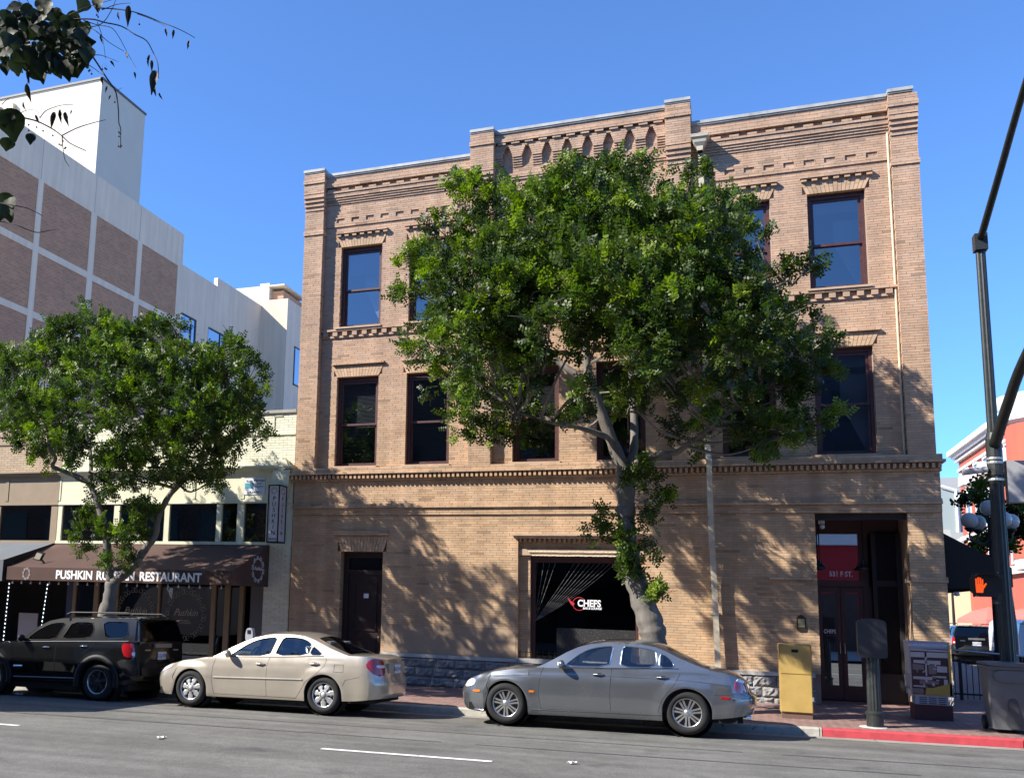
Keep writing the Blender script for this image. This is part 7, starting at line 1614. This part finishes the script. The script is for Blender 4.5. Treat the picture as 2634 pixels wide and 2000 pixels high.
cb, cO, cA = mkroot('cream_far_shop', (16, 60, 0), 'far cream shop front with striped awning below the red umbrellas', 'shop')
w_ = MB(); w_.box((15.2, 66, 0), (17.0, 71, 5.6)); cA(w_, 'wall', mat('far_cream', (0.6, 0.55, 0.36), 0.8))
for i in range(7):
    w_ = MB(); w_.box((15.1, 66.2+i*0.7, 2.6), (15.2, 66.5+i*0.7, 5.0)); cA(w_, 'pilaster', WT)
    w_ = MB(); w_.add([(15.2, 66.1+i*0.35, 2.9), (15.2, 66.45+i*0.35, 2.9), (13.8, 66.45+i*0.35, 2.2), (13.8, 66.1+i*0.35, 2.2)], [(0, 1, 2, 3)]); cA(w_, 'awning_stripe', (WT if i % 2 else mat('awning_red', (0.4, 0.04, 0.03), 0.8)))
# umbrellas
UMB = mat('coral_canvas', (0.62, 0.14, 0.11), 0.8)
for pxx, yy, rad_, lab in ((2545, 46, 1.75, 'coral red market umbrella left of the signal pole on the far pavement'), (2650, 44, 1.9, 'coral red market umbrella right of the signal pole on the far pavement'), (2590, 49, 1.3, 'smaller coral red market umbrella between the two larger ones')):
    P = at_y(pxx, 1560, yy)
    r, O, A = mkroot('market_umbrella', (P.x, yy, 0.3), lab, 'umbrella', 'red umbrellas on the far pavement')
    w_ = MB(); w_.lathe([(rad_, P.z-1.0), (rad_*0.97, P.z-0.75), (rad_*0.5, P.z-0.25), (0.02, P.z)], 10, 'z', (P.x, yy, 0)); A(w_, 'canopy', UMB)
    w_ = MB(); w_.tube([(P.x, yy, 0.25), (P.x, yy, P.z)], 0.03, 6); A(w_, 'pole', IRON)
# vehicles on the side street
b5, *_ = make_car('blue_sedan', 'dark blue saloon parked on the side street beyond the patio railing', (9.9, 26.0, zroad(9, -4)), dict(camry, paint=paint('navy_paint', (0.012, 0.022, 0.07), 0.2)))
b5.rotation_euler = (0, 0, R(-90)); b5.location = (9.35, 34.0, zroad(9, -4))
vn, vnO, vnA = mkroot('white_van', (9.9, 20, zroad(9.9, -4)), 'white service van with a blue round logo on its rear seen past the bin', 'van')
zv = zroad(9.9, -4); w_ = MB(); w_.prism(rounded([(9.55, zv+0.35), (11.45, zv+0.35), (11.45, zv+1.7), (11.2, zv+1.95), (9.8, zv+1.95), (9.55, zv+1.7)], 1), 20.0, 24.6); vnA(w_, 'body', mat('van_white', (0.62, 0.64, 0.68), 0.35, coat=0.5))
w_ = MB(); w_.box((9.75, 19.985, zv+1.3), (11.25, 19.999, zv+1.72)); vnA(w_, 'rear_window', TGL)
w_ = MB(); w_.lathe([(0.2, 0), (0.2, -0.012), (0, -0.012)], 8, 'y', (9.95, 19.99, zv+1.05)); vnA(w_, 'logo', mat('logo_blue', (0.01, 0.09, 0.35), 0.5))
text_mesh('logo_lettering', 'ADT', 0.2, SIGNW, vn, Vector((9.95, 19.975, zv+1.05))-vnO, FRONT, extrude=0.001, squash=0.8)
w_ = MB(); w_.box((9.6, 19.95, zv+0.35), (11.4, 20.02, zv+0.55)); vnA(w_, 'bumper', CBLACK)
w_ = MB(); w_.box((9.6, 19.986, zv+1.75), (11.4, 19.998, zv+1.8)); vnA(w_, 'stripe', mat('van_green', (0.25, 0.45, 0.05), 0.5))
for x in (9.7, 11.3):
    for y in (20.8, 23.8):
        w_ = MB(); w_.lathe([(0.0, -0.11), (0.3, -0.11), (0.34, -0.05), (0.34, 0.05), (0.3, 0.11), (0.0, 0.11)], 20, 'x', (x, y, zv+0.34)); vnA(w_, 'wheel', TYRE)
bk = copyo = None
b6, *_ = make_car('dark_estate', 'dark estate car parked between the blue saloon and the white van', (0, 0, 0), dict(suv, paint=paint('ink_paint', (0.006, 0.007, 0.01), 0.1)))
suv_rear(b6); b6.rotation_euler = (0, 0, R(-90)); b6.location = (9.3, 30.0, zroad(9, -4))
# side street tree
Yt = 11.0; gt = Vector((7.3, Yt, zwalk(7.3, 0)))
st = tag(empty('ficus_tree', gt), 'dark leafed street tree behind the signal pole on the side street', 'tree')
w_ = MB(); top_ = at_y(2585, 1330, Yt); w_.tube(smoothpath([gt, gt+Vector((0.05, 0, 1.5)), gt+Vector((0.0, 0, 2.8)), top_], [0.16, 0.13, 0.11, 0.05])[0], smoothpath([gt]*4, [0.16, 0.13, 0.11, 0.05])[1], 8); o = w_.build('trunk', BARK, st, smooth=True); o.location = -gt
gg = np.random.default_rng(3); cen = []; rad = []
for x, y, r in ((2497, 1292, 24), (2530, 1275, 32), (2572, 1262, 36), (2612, 1268, 38), (2540, 1332, 30), (2602, 1330, 38), (2640, 1300, 36), (2560, 1392, 30), (2622, 1392, 32), (2592, 1432, 28), (2525, 1410, 16), (2548, 1246, 22), (2660, 1360, 40), (2590, 1380, 30)):
    P = at_y(x, y, Yt+gg.uniform(-1.2, 1.2)); cen.append(np.array(P)); rad.append(r*(P-Vector(CAM)).dot(fwd)/FPX)
V, T = pinnate(cen, rad, 230, gg, 0.12, 0.075, 3)
o = mesh_np('crown', V, 6, T*0.5, LEAF, st); o.location = -gt  # leaf tint halved: the crown's shade is put into its colour
# delivery truck standing in the travel lane outside the view (throws the hard shadow beside the black off-roader)
zt = zroad(-16, -9)
tk, tkO, tkA = mkroot('delivery_truck', (-16.5, -9.1, zt), 'white box truck standing in the travel lane just beyond the view', 'truck')
w_ = MB(); w_.box((-19.0, -9.7, zt+0.75), (-13.8, -7.5, zt+3.15)); tkA(w_, 'cargo_box', MATS['van_white'])
w_ = MB(); w_.prism(rounded([(-21.0, zt+0.5), (-19.1, zt+0.5), (-19.1, zt+2.4), (-20.2, zt+2.4), (-20.8, zt+1.5)], 1), -9.6, -7.6); tkA(w_, 'cab', MATS['van_white'])
w_ = MB(); w_.box((-19.2, -9.3, zt+0.5), (-13.85, -7.9, zt+0.75)); tkA(w_, 'chassis', CBLACK)
for x in (-20.2, -15.2):
    for y in (-9.5, -7.7):
        w_ = MB(); w_.lathe([(0.0, -0.13), (0.38, -0.13), (0.43, -0.07), (0.43, 0.07), (0.38, 0.13), (0.0, 0.13)], 24, 'y', (x, y, zt+0.43)); tkA(w_, 'wheel', TYRE)
